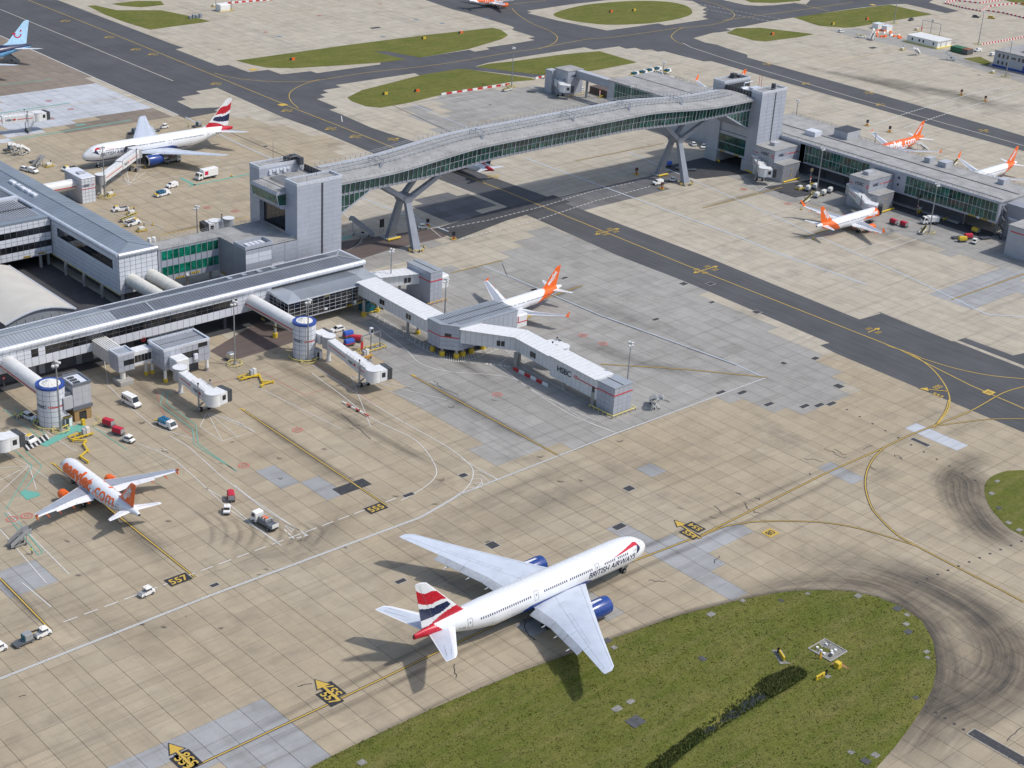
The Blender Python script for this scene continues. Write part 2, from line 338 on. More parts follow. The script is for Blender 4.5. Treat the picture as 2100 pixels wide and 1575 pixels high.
GRASS = {
 'fore': [(560,1640),(640,1572),(700,1541),(880,1456),(1047,1386),(1247,1313),(1400,1260),(1520,1230),(1600,1215),(1677,1210),(1747,1213),(1800,1225),(1847,1243),(1890,1273),(1913,1313),(1921,1367),(1913,1410),(1893,1450),(1867,1490),(1837,1530),(1800,1572),(1740,1640)],
 'right': [(2320,955),(2100,964),(2060,967),(2030,980),(2019,1000),(2025,1030),(2050,1065),(2100,1100),(2320,1185)],
 'a': [(483,124),(517,120),(700,94),(872,72),(1010,57),(1027,61),(1042,72),(1030,80),(960,101),(862,118),(790,105),(768,106),(833,122),(773,129),(700,134),(600,140),(550,139),(517,133)],
 'b': [(712,200),(722,208),(750,218),(780,221),(833,212),(933,188),(1047,168),(1098,164),(1090,160),(1050,155),(957,142),(943,141),(867,153),(793,172),(742,185)],
 'c': [(975,137),(1000,131),(1050,126),(1150,112),(1230,105),(1307,128),(1217,145),(1122,155),(1050,147)],
 'd': [(1135,31),(1150,22),(1200,10),(1260,4),(1300,2),(1340,2),(1380,5),(1410,13),(1420,25),(1410,33),(1380,41),(1330,48),(1260,51),(1210,48),(1160,40)],
 'e': [(1628,36),(1750,18.5),(1825,9.5),(1913,29.5),(1850,39),(1750,56),(1733,57),(1680,53)],
 'f': [(1490,68),(1510,58),(1560,57),(1670,70),(1640,76),(1570,85),(1545,83),(1510,73)],
 'g': [(180,12),(195,11),(240,21),(330,21),(385,32),(432,44),(350,55),(308,61),(255,45),(215,30)],
 'h': [(228,8),(280,2),(330,2),(337,10),(290,15),(250,12)],
 'i': [(1520,-3),(1540,5),(1590,6),(1640,2),(1660,-12),(1560,-14)],
 'j': [(2060,0),(2100,-6),(2200,10),(2150,24),(2100,12)],
 'k': [(1975,120),(2010,116),(2033,128),(2025,135)]}
ground = MB().box(-6000, 9000, -6000, 9000, -3.2, -2.7).build('ground', 'concrete', kind='structure')
asph_uv = GP(ASPH); oval_uv = GP(OVAL)
grass_uv = {}
for k, v in GRASS.items():
    p = GP(v); grass_uv[k] = smooth_poly(p, 3) if k in ('d', 'right') else p
# slab zones (photo survey) -> slab finish, with cloud and bridge shade painted into some
ZON = [
 ('slab_warm_shaded', [(-330,230),(366,237),(440,227),(700,290),(705,480),(500,480),(320,505),(-330,330)]), ('slab_warm_shaded', [(-330,700),(700,690),(1050,940),(1570,780),(1690,842),(1770,812),(1667,716),(1720,726),(2430,1000),(2430,1850),(-330,1850)]),
 ('slab_grey', [(755,560),(1000,545),(1113,455),(1267,524),(1400,577),(1667,718),(1717,768),(1738,798),(1767,811),(1690,843),(1600,837),(1480,815),(1290,885),(1025,948),(850,835),(760,730)]),
 ('slab_grey', [(705,522),(860,470),(905,500),(760,560)]),
 ('slab_blue', [(215,1580),(537,1430),(680,1552),(640,1590)]),
 ('slab_blue', [(1240,1087),(1283,1068),(1420,1122),(1505,1068),(1550,1088),(1470,1135),(1475,1180),(1522,1222),(1482,1234),(1400,1168),(1330,1145)]),
 ('slab_blue', [(1030,1270),(1125,1250),(1165,1290),(1090,1310)]), ('slab_grey', [(1195,1215),(1230,1205),(1280,1258),(1235,1276)]),
 ('slab_blue', [(1682,953),(1707,944),(1775,976),(1752,991)]), ('slab_pale', [(1850,865),(1870,856),(1978,906),(1950,917)]), ('slab_blue', [(1310,958),(1340,945),(1372,963),(1338,976)]),
 ('slab_blue', [(1905,598),(2030,556),(2110,515),(2110,600),(2005,637)]), ('slab_grey', [(1455,345),(1560,395),(1700,430),(1760,470),(1830,478),(1960,525),(2110,560),(2110,470),(1950,420),(1800,380),(1600,330)]),
 ('slab_pale', [(0,196),(207,170),(324,222),(145,250),(95,265),(0,292)]), ('slab_brown', [(-20,66),(205,168),(0,200),(-20,200)]), ('slab_brown', [(145,252),(322,221),(366,238),(260,252),(120,278)]),
 ('slab_grey', [(885,185),(985,186),(1140,175),(1260,205),(1250,225),(1000,285),(940,270)]), ('slab_grey', [(830,225),(860,215),(990,290),(950,300)]),
 ('slab_blue', [(0,1160),(95,1165),(118,1190),(20,1222),(0,1218)]), ('slab_blue', [(520,965),(560,955),(610,980),(570,992)]), ('slab_blue', [(622,985),(650,975),(695,1005),(665,1020)]),
 ('slab_grey', [(1060,955),(1150,925),(1165,935),(1080,968)]), ('slab_dark', [(1090,425),(1290,370),(1400,340),(1460,352),(1330,395),(1130,440)]), ('slab_dark', [(860,405),(905,397),(985,402),(1020,420),(935,455),(860,430)])]  # last dark zone paints the bridge's cast shadow onto the slabs
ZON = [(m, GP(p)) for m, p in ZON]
hide_uv = [asph_uv]+[g for g in grass_uv.values()]
SLM = ['slab_tan', 'slab_warm_shaded', 'slab_grey', 'slab_blue', 'slab_pale', 'slab_dark', 'slab_brown']
gp = .034; hs = SLAB/2
SV = [(-hs+gp, -hs+gp, -.3), (hs-gp, -hs+gp, -.3), (hs-gp, hs-gp, -.3), (-hs+gp, hs-gp, -.3)]
e2 = gp+.03
SV += [(-hs+gp, -hs+gp, -.02), (hs-gp, -hs+gp, -.02), (hs-gp, hs-gp, -.02), (-hs+gp, hs-gp, -.02), (-hs+e2, -hs+e2, 0), (hs-e2, -hs+e2, 0), (hs-e2, hs-e2, 0), (-hs+e2, hs-e2, 0)]
SF = [(8, 9, 10, 11)]+[(i, (i+1) % 4, 4+(i+1) % 4, 4+i) for i in range(4)]+[(4+i, 4+(i+1) % 4, 8+(i+1) % 4, 8+i) for i in range(4)]
slab_me = {}
for nm in SLM:
    me = bpy.data.meshes.new('slab'); me.from_pydata(SV, [], SF); me.materials.append(MATS[nm]); slab_me[nm] = me
apron = bpy.data.objects.new('apron', None); COL.objects.link(apron); apron['kind'] = 'structure'
slabs = []
for i in range(-40, 190):
    for j in range(-40, 150):
        x, y = SLX+(i+.5)*SLAB, SLY+(j+.5)*SLAB
        dd = (Vector((x, y, 0))-CAM)
        if dd.dot(CF) < 50: continue
        px, py = PJ((x, y, 0))
        if not (-330 < px < 2430 and -75 < py < 1850): continue
        if any(all(pip((x+a*hs, y+b*hs), h) for a in (-1, 1) for b in (-1, 1)) for h in hide_uv): continue
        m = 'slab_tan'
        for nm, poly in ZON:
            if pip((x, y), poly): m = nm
        inview = 0 < px < 2100 and 0 < py < 1575 and not any(pip((x, y), h) for h in hide_uv)
        slabs.append((dd.length if inview else 9e9, x, y, m))
slabs.sort()
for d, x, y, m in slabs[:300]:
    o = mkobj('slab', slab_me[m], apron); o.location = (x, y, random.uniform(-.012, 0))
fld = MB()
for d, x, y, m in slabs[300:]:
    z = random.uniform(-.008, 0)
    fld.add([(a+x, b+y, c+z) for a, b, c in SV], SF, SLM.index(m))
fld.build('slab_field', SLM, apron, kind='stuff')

# flat sheets: asphalt and other paving laid over the slabs
def sheet(name, poly, z, m, parent=None, kind='structure'):
    n = len(poly)
    if sum(poly[i][0]*poly[(i+1) % n][1]-poly[(i+1) % n][0]*poly[i][1] for i in range(n)) < 0: poly = poly[::-1]
    r = delaunay_2d_cdt([Vector(p[:2]) for p in poly], [(i, (i+1) % n) for i in range(n)], [], 1, 1e-4)
    me = bpy.data.meshes.new(name); me.from_pydata([(v.x, v.y, z) for v in r[0]], [], [tuple(f) for f in r[2]])
    me.materials.append(MATS[m]); bm = bmesh.new(); bm.from_mesh(me)
    for f in bm.faces:
        f.normal_update()
        if f.normal.z < 0: f.normal_flip()
    bm.to_mesh(me); bm.free()
    return mkobj(name, me, parent, kind if parent is None else None)
taxiway = sheet('taxiway', asph_uv, .012, 'asphalt')
sheet('island_margin', oval_uv, .018, 'slab_tan')
sheet('cross_taxiway', GP([(440,227),(366,237),(380,243),(452,229)]), .016, 'asphalt_cross')
sheet('service_road', [(140, 341), (262, 341), (262, 358), (233, 358), (233, 373), (200, 373), (200, 470), (172, 470), (172, 372), (140, 372)], .016, 'road_dark')
sheet('brown_road', GP([(690,548),(690,497),(905,466),(1000,450),(940,475),(905,488),(790,515)]), .020, 'road_brown')
sheet('crossing_road', GP([(890,470),(1000,435),(1135,400),(1170,414),(1040,452),(935,492)]), .024, 'road_dark')
sheet('far_road', GP([(1700,62),(1760,58),(1850,78),(1960,112),(2100,152),(2200,180),(2200,200),(2100,170),(1950,126),(1830,92),(1750,76)]), .014, 'slab_grey')
sheet('pier_road', [(485, 262), (485, 340), (455, 345), (455, 330), (476, 326), (476, 262)], .014, 'road_dark')
sheet('pier_underpass', [(440, 384), (440, 366), (466, 359), (512, 362), (512, 384)], .022, 'road_dark')
sheet('stand_road', GP([(430,720),(530,660),(640,690),(560,715),(470,742)]), .018, 'road_brown')
sheet('channel_strip', GP([(1955,699),(1962,697),(2105,752),(2105,758)]), .020, 'slab_tan')
sheet('concrete_notch', GP([(1760,656),(1770,652),(1803,641),(1806,643)]), .020, 'slab_tan')

# ---- grass islands
DITCH = GP([(1632,1380),(1590,1402),(1545,1432),(1500,1462),(1455,1492),(1415,1520),(1380,1548),(1320,1600),(1270,1660)])
DW = [2.6, 3.4, 2.6, 1.8, 1.3, 1.2, 1.4, 1.8, 2.0]
def ditch_d(x, y):
    best = (9e9, 0)
    for i, (a, b) in enumerate(zip(DITCH, DITCH[1:])):
        ax, ay = a; bx, by = b; L2 = (bx-ax)**2+(by-ay)**2
        t = min(1, max(0, ((x-ax)*(bx-ax)+(y-ay)*(by-ay))/L2))
        d = math.hypot(x-ax-(bx-ax)*t, y-ay-(by-ay)*t)-(DW[i]*(1-t)+DW[i+1]*t)*.5
        if d < best[0]: best = (d, i+t)
    return best
def gh(k, x, y):
    z = .16+.05*math.sin(x*.31+1)*math.sin(y*.27)+.05*math.sin(x*.9+y*.5)+.02*math.sin(x*2.3-y*1.7)
    if k == 'fore':
        d = ditch_d(x, y)[0]; f = min(1, max(0, 1-(d+.2)/1.5))
        z -= .8*f*f*(3-2*f)
    return z
def grass_island(k, poly, step, m='grass'):
    n = len(poly); xs = [p[0] for p in poly]; ys = [p[1] for p in poly]
    pts = [Vector(p[:2]) for p in poly]; rnd = random.Random(hash(k) % 99 if False else len(k)+n)
    x = min(xs)
    while x < max(xs):
        y = min(ys)
        while y < max(ys):
            q = (x+rnd.uniform(-.3, .3)*step, y+rnd.uniform(-.3, .3)*step)
            if pip(q, poly): pts.append(Vector(q))
            y += step
        x += step
    if k == 'fore':
        for i, (a, b) in enumerate(zip(DITCH, DITCH[1:])):
            for t in range(8):
                t /= 8; cx, cy = a[0]+(b[0]-a[0])*t, a[1]+(b[1]-a[1])*t; l = math.hypot(b[0]-a[0], b[1]-a[1]); nx, ny = -(b[1]-a[1])/l, (b[0]-a[0])/l
                for o in (-3.6, -3, -2.5, -2, -1.5, -1, 0, 1, 1.5, 2, 2.5, 3, 3.6):
                    q = (cx+nx*o, cy+ny*o)
                    if pip(q, poly): pts.append(Vector(q))
    r = delaunay_2d_cdt(pts, [(i, (i+1) % n) for i in range(n)], [], 1, 1e-4)
    bset = set()
    vs = []
    for v, orig in zip(r[0], r[3]):
        edge = any(o < n for o in orig)
        vs.append((v.x, v.y, .035 if edge else gh(k, v.x, v.y)))
    me = bpy.data.meshes.new('grass'); me.from_pydata(vs, [], [tuple(f) for f in r[2]]); me.materials.append(MATS[m])
    bm = bmesh.new(); bm.from_mesh(me)
    for f in bm.faces:
        f.normal_update()
        if f.normal.z < 0: f.normal_flip()
        f.smooth = True
    bm.to_mesh(me); bm.free()
    o = mkobj('grass', me, None, 'stuff'); return o
GL = {'fore': 'mown green grass island with a ditch in the foreground', 'right': 'rounded tip of grass island at the right edge', 'a': 'long grass island beside the far crossing taxiway with a path notch',
 'b': 'grass island with a rounded left end behind the bridge', 'c': 'wedge shaped grass island behind the small far jetty', 'd': 'oval grass island at the top of the picture', 'e': 'grass island in front of the far works compound',
 'f': 'small pointed grass island beside the far taxiway bend', 'g': 'grass island at the top left beside pale paving', 'h': 'small grass patch at the very top left', 'i': 'strip of grass cut by the top edge', 'j': 'grass corner at the top right', 'k': 'small grass patch beside the far office'}
for k, p in grass_uv.items():
    o = grass_island(k, p, {'fore': 1.5, 'right': 2.0}.get(k, 5.0)); o['label'] = GL[k]; o['category'] = 'grass'
# blades: short clumps that roughen the near islands
def tufts(poly, n, k, m, hmin, hmax, seed, test=None):
    rnd = random.Random(seed); xs = [p[0] for p in poly]; ys = [p[1] for p in poly]; mb = MB(); c = 0
    while c < n:
        x, y = rnd.uniform(min(xs), max(xs)), rnd.uniform(min(ys), max(ys)); c += 1
        if not pip((x, y), poly) or (test and not test(x, y, rnd)): continue
        z = gh(k, x, y)-.03; h = rnd.uniform(hmin, hmax); a = rnd.uniform(0, 6.28)
        for q in range(2):
            aa = a+q*1.4; wdt = rnd.uniform(.06, .2); dx, dy = math.cos(aa)*wdt, math.sin(aa)*wdt; lx, ly = rnd.uniform(-.5, .5)*h, rnd.uniform(-.5, .5)*h
            mb.add([(x-dx, y-dy, z), (x+dx, y+dy, z), (x+lx, y+ly, z+h)], [(0, 1, 2)])
    return mb
tag(tufts(grass_uv['fore'], 42000, 'fore', 'grass', .06, .2, 3, lambda x, y, r: ditch_d(x, y)[0] > 0).build('grass', 'grass', kind='stuff'), 'grass blades over the foreground island', 'grass')
def reedtest(x, y, r):
    d, s = ditch_d(x, y); return d < .7 and (s < 1.5 or (s > 4.2 and r.random() < .5) or r.random() < .10)
box_d = [(min(p[0] for p in DITCH)-4, min(p[1] for p in DITCH)-4), (max(p[0] for p in DITCH)+4, min(p[1] for p in DITCH)-4), (max(p[0] for p in DITCH)+4, max(p[1] for p in DITCH)+4), (min(p[0] for p in DITCH)-4, max(p[1] for p in DITCH)+4)]
tag(tufts(box_d, 70000, 'fore', 'reed', .25, .85, 5, reedtest).build('reeds', 'reed', kind='stuff'), 'dark reeds and weeds filling the foreground ditch', 'reeds')
wp = []
for s in (1, -1):
    row = []
    for i, (x, y) in enumerate(DITCH):
        a, b = DITCH[max(0, i-1)], DITCH[min(len(DITCH)-1, i+1)]; l = math.hypot(b[0]-a[0], b[1]-a[1])
        row.append((x-s*(b[1]-a[1])/l*1.1, y+s*(b[0]-a[0])/l*1.1))
    wp += row if s == 1 else row[::-1]
sheet('ditch_water', wp, -.56, 'water')

# ---- painted markings, all children of the apron
def stripe(pts, wd, m, z=.034, dash=None, name='painted_line', world=False, closed=False):
    P = [Vector((*p[:2], 0)) for p in (pts if world else GP(pts))]
    if closed: P.append(P[0])
    mb = MB()
    if dash:
        on, offd = dash; segs = []; carry = 0; 
        for a, b in zip(P, P[1:]):
            L = (b-a).length; d = (b-a)/L; t = -carry
            while t < L:
                s0, s1 = max(t, 0), min(t+on, L)
                if s1 > s0: segs.append((a+d*s0, a+d*s1))
                t += on+offd
            carry = (L+carry) % (on+offd)
        for a, b in segs:
            d = (b-a).normalized(); nn = Vector((-d.y, d.x, 0))*wd/2
            mb.quad(*[(p.x, p.y, z) for p in (a-nn, b-nn, b+nn, a+nn)])
    else:
        L, Rr = [], []
        for i, p in enumerate(P):
            a, b = P[max(0, i-1)], P[min(len(P)-1, i+1)]
            if closed and i in (0, len(P)-1): a, b = P[-2], P[1]
            d1 = (p-a).normalized() if (p-a).length > 1e-6 else (b-p).normalized(); d2 = (b-p).normalized() if (b-p).length > 1e-6 else d1
            n1 = Vector((-d1.y, d1.x, 0)); n2 = Vector((-d2.y, d2.x, 0)); nn = (n1+n2)
            nn = nn.normalized()*wd/2/max(.4, nn.normalized().dot(n1)) if nn.length > .1 else n1*wd/2
            L.append(p+nn); Rr.append(p-nn)
        vs = [(p.x, p.y, z) for p in L]+[(p.x, p.y, z) for p in Rr]; n = len(P)
        mb.add(vs, [(i+n, i+1+n, i+1, i) for i in range(n-1)])
    return mb.build(name, m, apron)
def curve(pts, n=8): return smooth_poly(pts, n, False)
def both(pts, wd, m='paint_yellow', bw=.17, z=.034):   # yellow line with black edging
    stripe(pts, wd+2*bw, 'seal_black', z-.007); stripe(pts, wd, m, z)
# taxi centrelines
stripe([(58,0),(270,85),(600,221),(690,256),(860,324),(1044,395),(1400,541),(1845,717),(1990,790),(2100,838)], .35, 'paint_yellow')
stripe([(0,19),(355,166)], .55, 'paint_faint'); stripe([(0,73),(366,236)], .5, 'paint_white', .03)
stripe(curve([(440,150),(480,160),(540,166),(600,168),(650,165),(700,157),(760,148),(900,132),(1050,107),(1100,100),(1200,81),(1260,76),(1400,56)]), .3, 'paint_yellow', .037)
stripe(curve([(655,163),(620,174),(600,185),(593,195),(597,208),(612,222)]), .3, 'paint_yellow', .040)
stripe(curve([(1050,17),(1060,28),(1085,45),(1120,60),(1138,70),(1143,78),(1138,87),(1125,94),(1105,100)]), .3, 'paint_yellow', .040)
stripe(curve([(1040,13),(1048,9),(1080,5),(1120,1)]), .3, 'paint_yellow', .036)
stripe([(1400,88),(1417,97),(1495,123),(1750,200),(2100,299)], .6, 'paint_faint', .036); stripe(curve([(1437,0),(1470,9),(1495,20),(1506,30),(1500,38),(1480,46),(1450,52),(1400,57)]), .3, 'paint_yellow', .041)
stripe(curve([(1400,57),(1385,65),(1377,75),(1385,84),(1400,91)]), .3, 'paint_yellow', .043)
stripe([(1630,6),(1700,23)], .6, 'paint_yellow', .04, (1.5, .8)); stripe(curve([(1480,42),(1600,26),(1700,12),(1750,4)]), .3, 'paint_yellow', .045)
for a, b in (((1425,7),(1605,40)), ((1448,19),(1580,44))): stripe([a, b], .35, 'paint_white', .045, (2, 1))
stripe(curve([(1820,709),(1868,726),(1910,755),(1938,790),(1948,822),(1940,848),(1915,877)]), .32, 'paint_yellow', .045)
both(curve([(1915,877),(1938,845),(1946,820)]), .3, z=.048)
stripe(curve([(1860,722),(1900,738),(1965,757),(2030,770),(2100,777)]), .3, 'paint_yellow', .047)
both([(400,1572),(560,1497),(700,1432),(930,1322),(1135,1225),(1280,1158),(1437,1098),(1545,1045),(1690,972),(1813,918)], .28, z=.05)
both(curve([(1813,918),(1860,895),(1915,873),(1960,856),(2000,838),(2057,806),(2100,793)]), .28, z=.055)
both(curve([(1915,874),(1960,868),(2030,860),(2100,859)]), .24, z=.060)
both(curve([(1813,918),(1790,942),(1777,970),(1775,1000),(1785,1035),(1800,1058),(1840,1097),(1880,1120),(1960,1162),(2040,1203),(2100,1235)]), .28, z=.065)
both(curve([(1437,1100),(1480,1082),(1540,1071),(1620,1069),(1700,1073),(1770,1086),(1840,1107),(1880,1120)]), .24, z=.070)
# stand edge double line
both([(-30,1404),(430,1222),(860,1062),(900,1040),(930,1022),(948,1010)], .6, 'paint_white', .07, .05)
both([(945,1013),(1250,894),(1570,775)], .5, 'paint_white', .07, .055); stripe([(1570,775),(1505,746),(1230,646),(1040,565),(990,545)], .4, 'paint_ltblue', .055)
stripe([(-30,1404),(430,1222),(860,1062),(900,1040),(930,1022),(948,1010)], .1, 'seal_black', .058); stripe([(945,1013),(1250,894),(1570,775)], .1, 'seal_black', .062)
stripe([(1030,541),(1040,566),(1230,648),(1510,750)], .18, 'seal_black', .060)
stripe([(1290,312),(1560,430),(1720,504),(1820,548),(1925,597),(2025,645),(2100,650)], .5, 'paint_ltblue', .05); stripe([(1080,325),(1500,480),(1600,521),(1775,583)], .6, 'paint_ltblue', .052)
stripe([(700,238),(702,250)], .3, 'paint_white')
stripe([(845,213),(960,262),(1010,290)], .4, 'paint_ltblue', .05); stripe([(860,213),(1010,189)], .35, 'paint_white', .05); stripe([(380,240),(500,300),(740,405),(920,475)], .5, 'paint_ltblue', .05)
for s in ([(440,258),(560,310),(620,338)], [(800,214),(955,285)]): stripe(s, .35, 'seal_black', .045)
# stand lead-in lines
both([(110,952),(400,1184)], .3, z=.055); both([(0,1186),(106,1294)], .3, z=.055); both([(497,840),(793,1037)], .3, z=.055); both([(845,770),(1147,935)], .26, z=.055)
both([(1110,615),(1195,585)], .3, z=.055); both([(925,560),(1030,534)], .3, z=.055); both([(1232,747),(1400,757),(1572,774)], .3, z=.066)
both([(1640,490),(1740,456)], .3, z=.055); both([(1440,427),(1604,384)], .3, z=.055); both([(1950,615),(2100,562)], .3, z=.055); both([(1180,330),(1362,294)], .3, z=.055)
for s in ([(103,950),(116,953)], [(490,838),(503,841)], [(843,768),(853,772)]): stripe(s, .5, 'paint_yellow', .064)
stripe([(330,482),(512,445)], .45, 'paint_yellow', .05, (1.2, .4)); stripe([(0,236),(100,221),(280,196)], .4, 'paint_yellow', .05, (1.2, .5)); stripe([(960,255),(1230,207)], .35, 'paint_yellow', .05, (1, .6)); stripe([(1710,128),(1870,95)], .35, 'paint_yellow', .05, (1, .6)); stripe([(1868,168),(2000,143)], .35, 'paint_faint', .05, (1, .6))
# white service lines
for p in [[(130,1276),(820,1019)], [(0,890),(60,1000)]][:1]: stripe(p, .25, 'paint_white', .05, (3.0, 1.4))
W1 = [(315,921),(360,945),(395,975),(470,1045),(577,1119)]; W2 = [(350,895),(385,915),(455,978),(540,1043),(631,1098)]
for p in (W1, W2, [(420,1000),(452,1018),(520,1078),(570,1112)], [(480,995),(515,1022),(575,1062),(610,1085),(628,1099)]): stripe(p, .18, 'paint_white', .05)
stripe([(583,1086),(603,1105),(631,1098)], .3, 'paint_white', .054, (1.2, .5)); stripe([(583,1078),(598,1091),(603,1086),(583,1078)], .15, 'paint_white', .054)
for p in ([(0,1085),(95,1196)], [(15,1050),(142,1178)], [(45,1195),(105,1245)]): stripe(p, .2, 'paint_white', .05)
stripe(curve([(822,1027),(850,1012),(880,992),(895,972),(890,950),(868,918),(840,895),(790,872),(750,850),(700,810),(640,766)]), .2, 'paint_white', .05)
stripe(curve([(946,1012),(965,990),(970,965),(955,945),(915,915),(860,884),(800,850),(740,812),(690,780),(640,748)]), .2, 'paint_white', .05)
stripe([(945,940),(1020,983)], .18, 'paint_white', .052)
for q in range(5): stripe([(970-q*2,965+q*9),(985+q*1,966+q*8),(1013-q*8,984+q*3)][:2]+[(1018-q*14,983+q*6)], .15, 'paint_white', .053)
stripe(curve([(760,660),(830,715),(862,745),(920,762),(1000,768),(1055,778),(1105,810),(1180,855),(1265,888)]), .2, 'paint_white', .05)
stripe(curve([(1105,815),(1140,825),(1200,862),(1263,887)]), .15, 'paint_white', .054)
stripe([(700,648),(768,655),(850,705),(905,735),(940,743),(975,735),(1030,712)], .18, 'paint_white', .05); stripe([(700,640),(772,645),(852,695),(905,722),(940,732),(970,726),(1020,705)], .18, 'paint_white', .05)
LAD = list(zip(smooth_poly([(772,645),(852,695),(905,722),(940,732),(970,726),(1020,705)], 7, False), smooth_poly([(768,655),(850,705),(905,735),(940,743),(975,735),(1030,712)], 7, False)))
for a, b in LAD: stripe([a, b], .15, 'paint_white', .056)
stripe([(950,744),(1050,753)], .18, 'paint_white', .05, (1.2, .7)); stripe([(997,746),(1045,752)], .8, 'paint_white', .052, (.5, .5))
stripe(curve([(1040,735),(1025,748),(1040,762),(1075,790),(1130,820),(1220,862)]), .2, 'paint_white', .05)
stripe([(1030,712),(1075,755),(1120,780),(1180,815)], .15, 'paint_white', .056); stripe([(1045,712),(1085,748),(1130,772)], .15, 'paint_white', .056)
stripe([(905,470),(1000,452),(1110,424),(1215,392),(1300,374)], .32, 'paint_white', .06, (1.4, .7)); stripe([(945,490),(1100,452),(1215,414),(1335,382)], .32, 'paint_white', .06, (1.4, .7))
stripe([(1795,255),(1860,232),(2000,190),(2100,172)], .45, 'paint_white', .06, (1.6, .8)); stripe([(1855,262),(1920,240),(2030,205),(2100,187)], .45, 'paint_white', .06, (1.6, .8))
for p in ([(1755,141),(1880,118)], [(1778,147),(1915,121)], [(1580,95),(1690,77)], [(1752,143),(1780,150),(1990,206),(2100,237)], [(2028,160),(2080,180),(2100,172)], [(1840,120),(1868,107)], [(2025,190),(2070,160)],
          [(1520,452),(1640,424)], [(1545,467),(1690,432)], [(1780,525),(1880,490)], [(1740,515),(1860,486)], [(1410,270),(1500,320)], [(1625,325),(1626,355),(1590,372),(1556,391)], [(1520,360),(1556,391)],
          [(1614,215),(1690,235),(1775,262)], [(1400,148),(1470,172)], [(820,415),(905,487)], [(700,432),(735,470)], [(0,185),(100,172),(192,160)], [(0,178),(180,155)],
          [(200,335),(230,370),(290,365)], [(253,381),(420,352),(510,337)], [(110,415),(260,390)], [(265,376),(258,340)], [(265,376),(236,345)], [(265,376),(300,352)], [(205,430),(335,466),(305,473)], [(355,10),(470,45),(640,105)], [(430,45),(605,108)], [(640,110),(520,60)],
          [(700,10),(920,68)], [(715,0),(945,64)], [(700,30),(770,22)], [(600,40),(700,28)], [(700,70),(870,48)], [(1935,95),(2050,120),(2100,130)]): stripe(p, .2, 'paint_white' if p[0][1] > 200 else 'paint_faint', .05)
# turning fans under the jetties
for hub, ends in (((425,845), [(410,875),(455,903),(522,885),(487,895),(500,870)]), ((720,772), [(760,875),(870,830),(915,820),(850,795),(800,790)]), ((60,955), [(0,960),(0,985),(0,1010),(0,925),(110,990),(75,1005)]), ((265,380), [(200,352),(240,345),(290,345),(330,352)])):
    for e in ends: stripe([hub, e], .15, 'paint_white', .05)
stripe([(410,875),(455,905),(522,885),(455,850)], .15, 'paint_white', .052)
for p in ([(8,840),(45,850),(145,920),(160,925)], [(205,1000),(320,1095)][:0], [(195,878),(315,922),(345,923)], [(212,725),(222,790),(260,830),(315,875),(395,900)], [(215,880),(345,965)][:0], [(445,755),(600,830)][:0], [(520,790),(700,880)]):
    if p: stripe(p, .16, 'paint_white', .05)
stripe([(320,800),(335,850),(395,895),(400,910)], .16, 'paint_red', .05); stripe([(420,790),(540,765),(625,810),(665,798)], .15, 'paint_red', .05); stripe([(640,740),(770,830)], .15, 'paint_red', .054)
# green walkway
def green(pts, wd=.7):
    stripe(pts, wd, 'paint_green', .058)
stripe([(88,914),(168,872)], 2.4, 'paint_green', .058); stripe([(138,875),(172,885)], 1.6, 'paint_green', .060)
for p in ([(190,875),(260,922)], [(335,805),(328,830),(395,880),(398,912),(487,967)], [(345,800),(342,826),(402,872),(406,910),(482,965)], [(8,840),(85,900)], [(28,835),(98,895)], [(30,923),(66,955),(12,1045)], [(52,925),(86,956),(40,1020)], [(10,1052),(78,1138),(88,1133),(30,1062)]): stripe(p, .22, 'paint_green', .056)
sheetp = lambda pts, m, z: sheet('painted_patch', GP(pts), z, m, apron)
sheetp([(40,1010),(50,1005),(78,1010),(84,1016),(55,1026)], 'paint_green', .06)
green([(20,288),(270,246)], .8); green([(0,232),(145,211)], .8); green([(0,174),(105,163)], .6); green([(155,258),(175,255)], 1.5); green([(370,365),(400,380)], 1.2); green([(385,382),(512,357)], .9); green([(700,490),(720,485)], 1.4)
for q in range(6):
    a = (50+q*8.2, 918-q*4.2); stripe([(a[0]-2, a[1]-4), (a[0]+7, a[1]+7)], .55, 'paint_black', .06)
for q in range(6):
    a = (54+q*8.2, 916-q*4.2); stripe([(a[0]-2, a[1]-4), (a[0]+7, a[1]+7)], .45, 'paint_white', .057)
for q in range(26): stripe([(205+q*8, 424-q*1.75), (198+q*8, 432-q*1.75)], .12, 'paint_faint', .05)
for q in range(16): stripe([(703+q*2.6, 520-q*1.4), (738-q*1.2+q*1.5, 498-q*1.2)], .12, 'paint_faint', .05)
for q in range(15): stripe([(915+q*4, 497-q*.9), (895+q*4, 505-q*.9)], .12, 'paint_faint', .05)
for q in range(14): stripe([(1330+q*5, 398-q*1.5), (1365+q*3, 400-q*.6)], .12, 'paint_faint', .05)
# stand numbers and guidance
def gtext(body, at, size, ux, m='paint_yellow', board=None, z=.075, bold=.02):
    o = G(*at); o.z = z; ux = Vector((*ux, 0)).normalized(); uy = Vector((-ux.y, ux.x, 0)); wd = text2d(body, size, bold)[2]
    if board:
        bx, by = wd/2+.5, size*.36+.55; b = MB(); c = o+uy*size*.36
        b.quad(*[tuple(c+ux*a*bx+uy*e*by-Vector((0, 0, .008))) for a, e in ((-1, -1), (1, -1), (1, 1), (-1, 1))]); b.build('number_board', board, apron)
    t = MB(); text_on(t, body, o, ux, uy, size, bold, off=0); return t.build('stand_number', m, apron)
gtext('555', (776,1046), 2.7, (1, 0), board='paint_black'); gtext('557', (371,1193), 2.7, (1, 0), board='paint_black'); gtext('558', (80,1306), 2.7, (1, 0), board='paint_black')
gtext('557', (668,1435), 2.6, (0, -1), board='paint_black'); gtext('557', (690,1412), 2.6, (0, 1), board='paint_black')
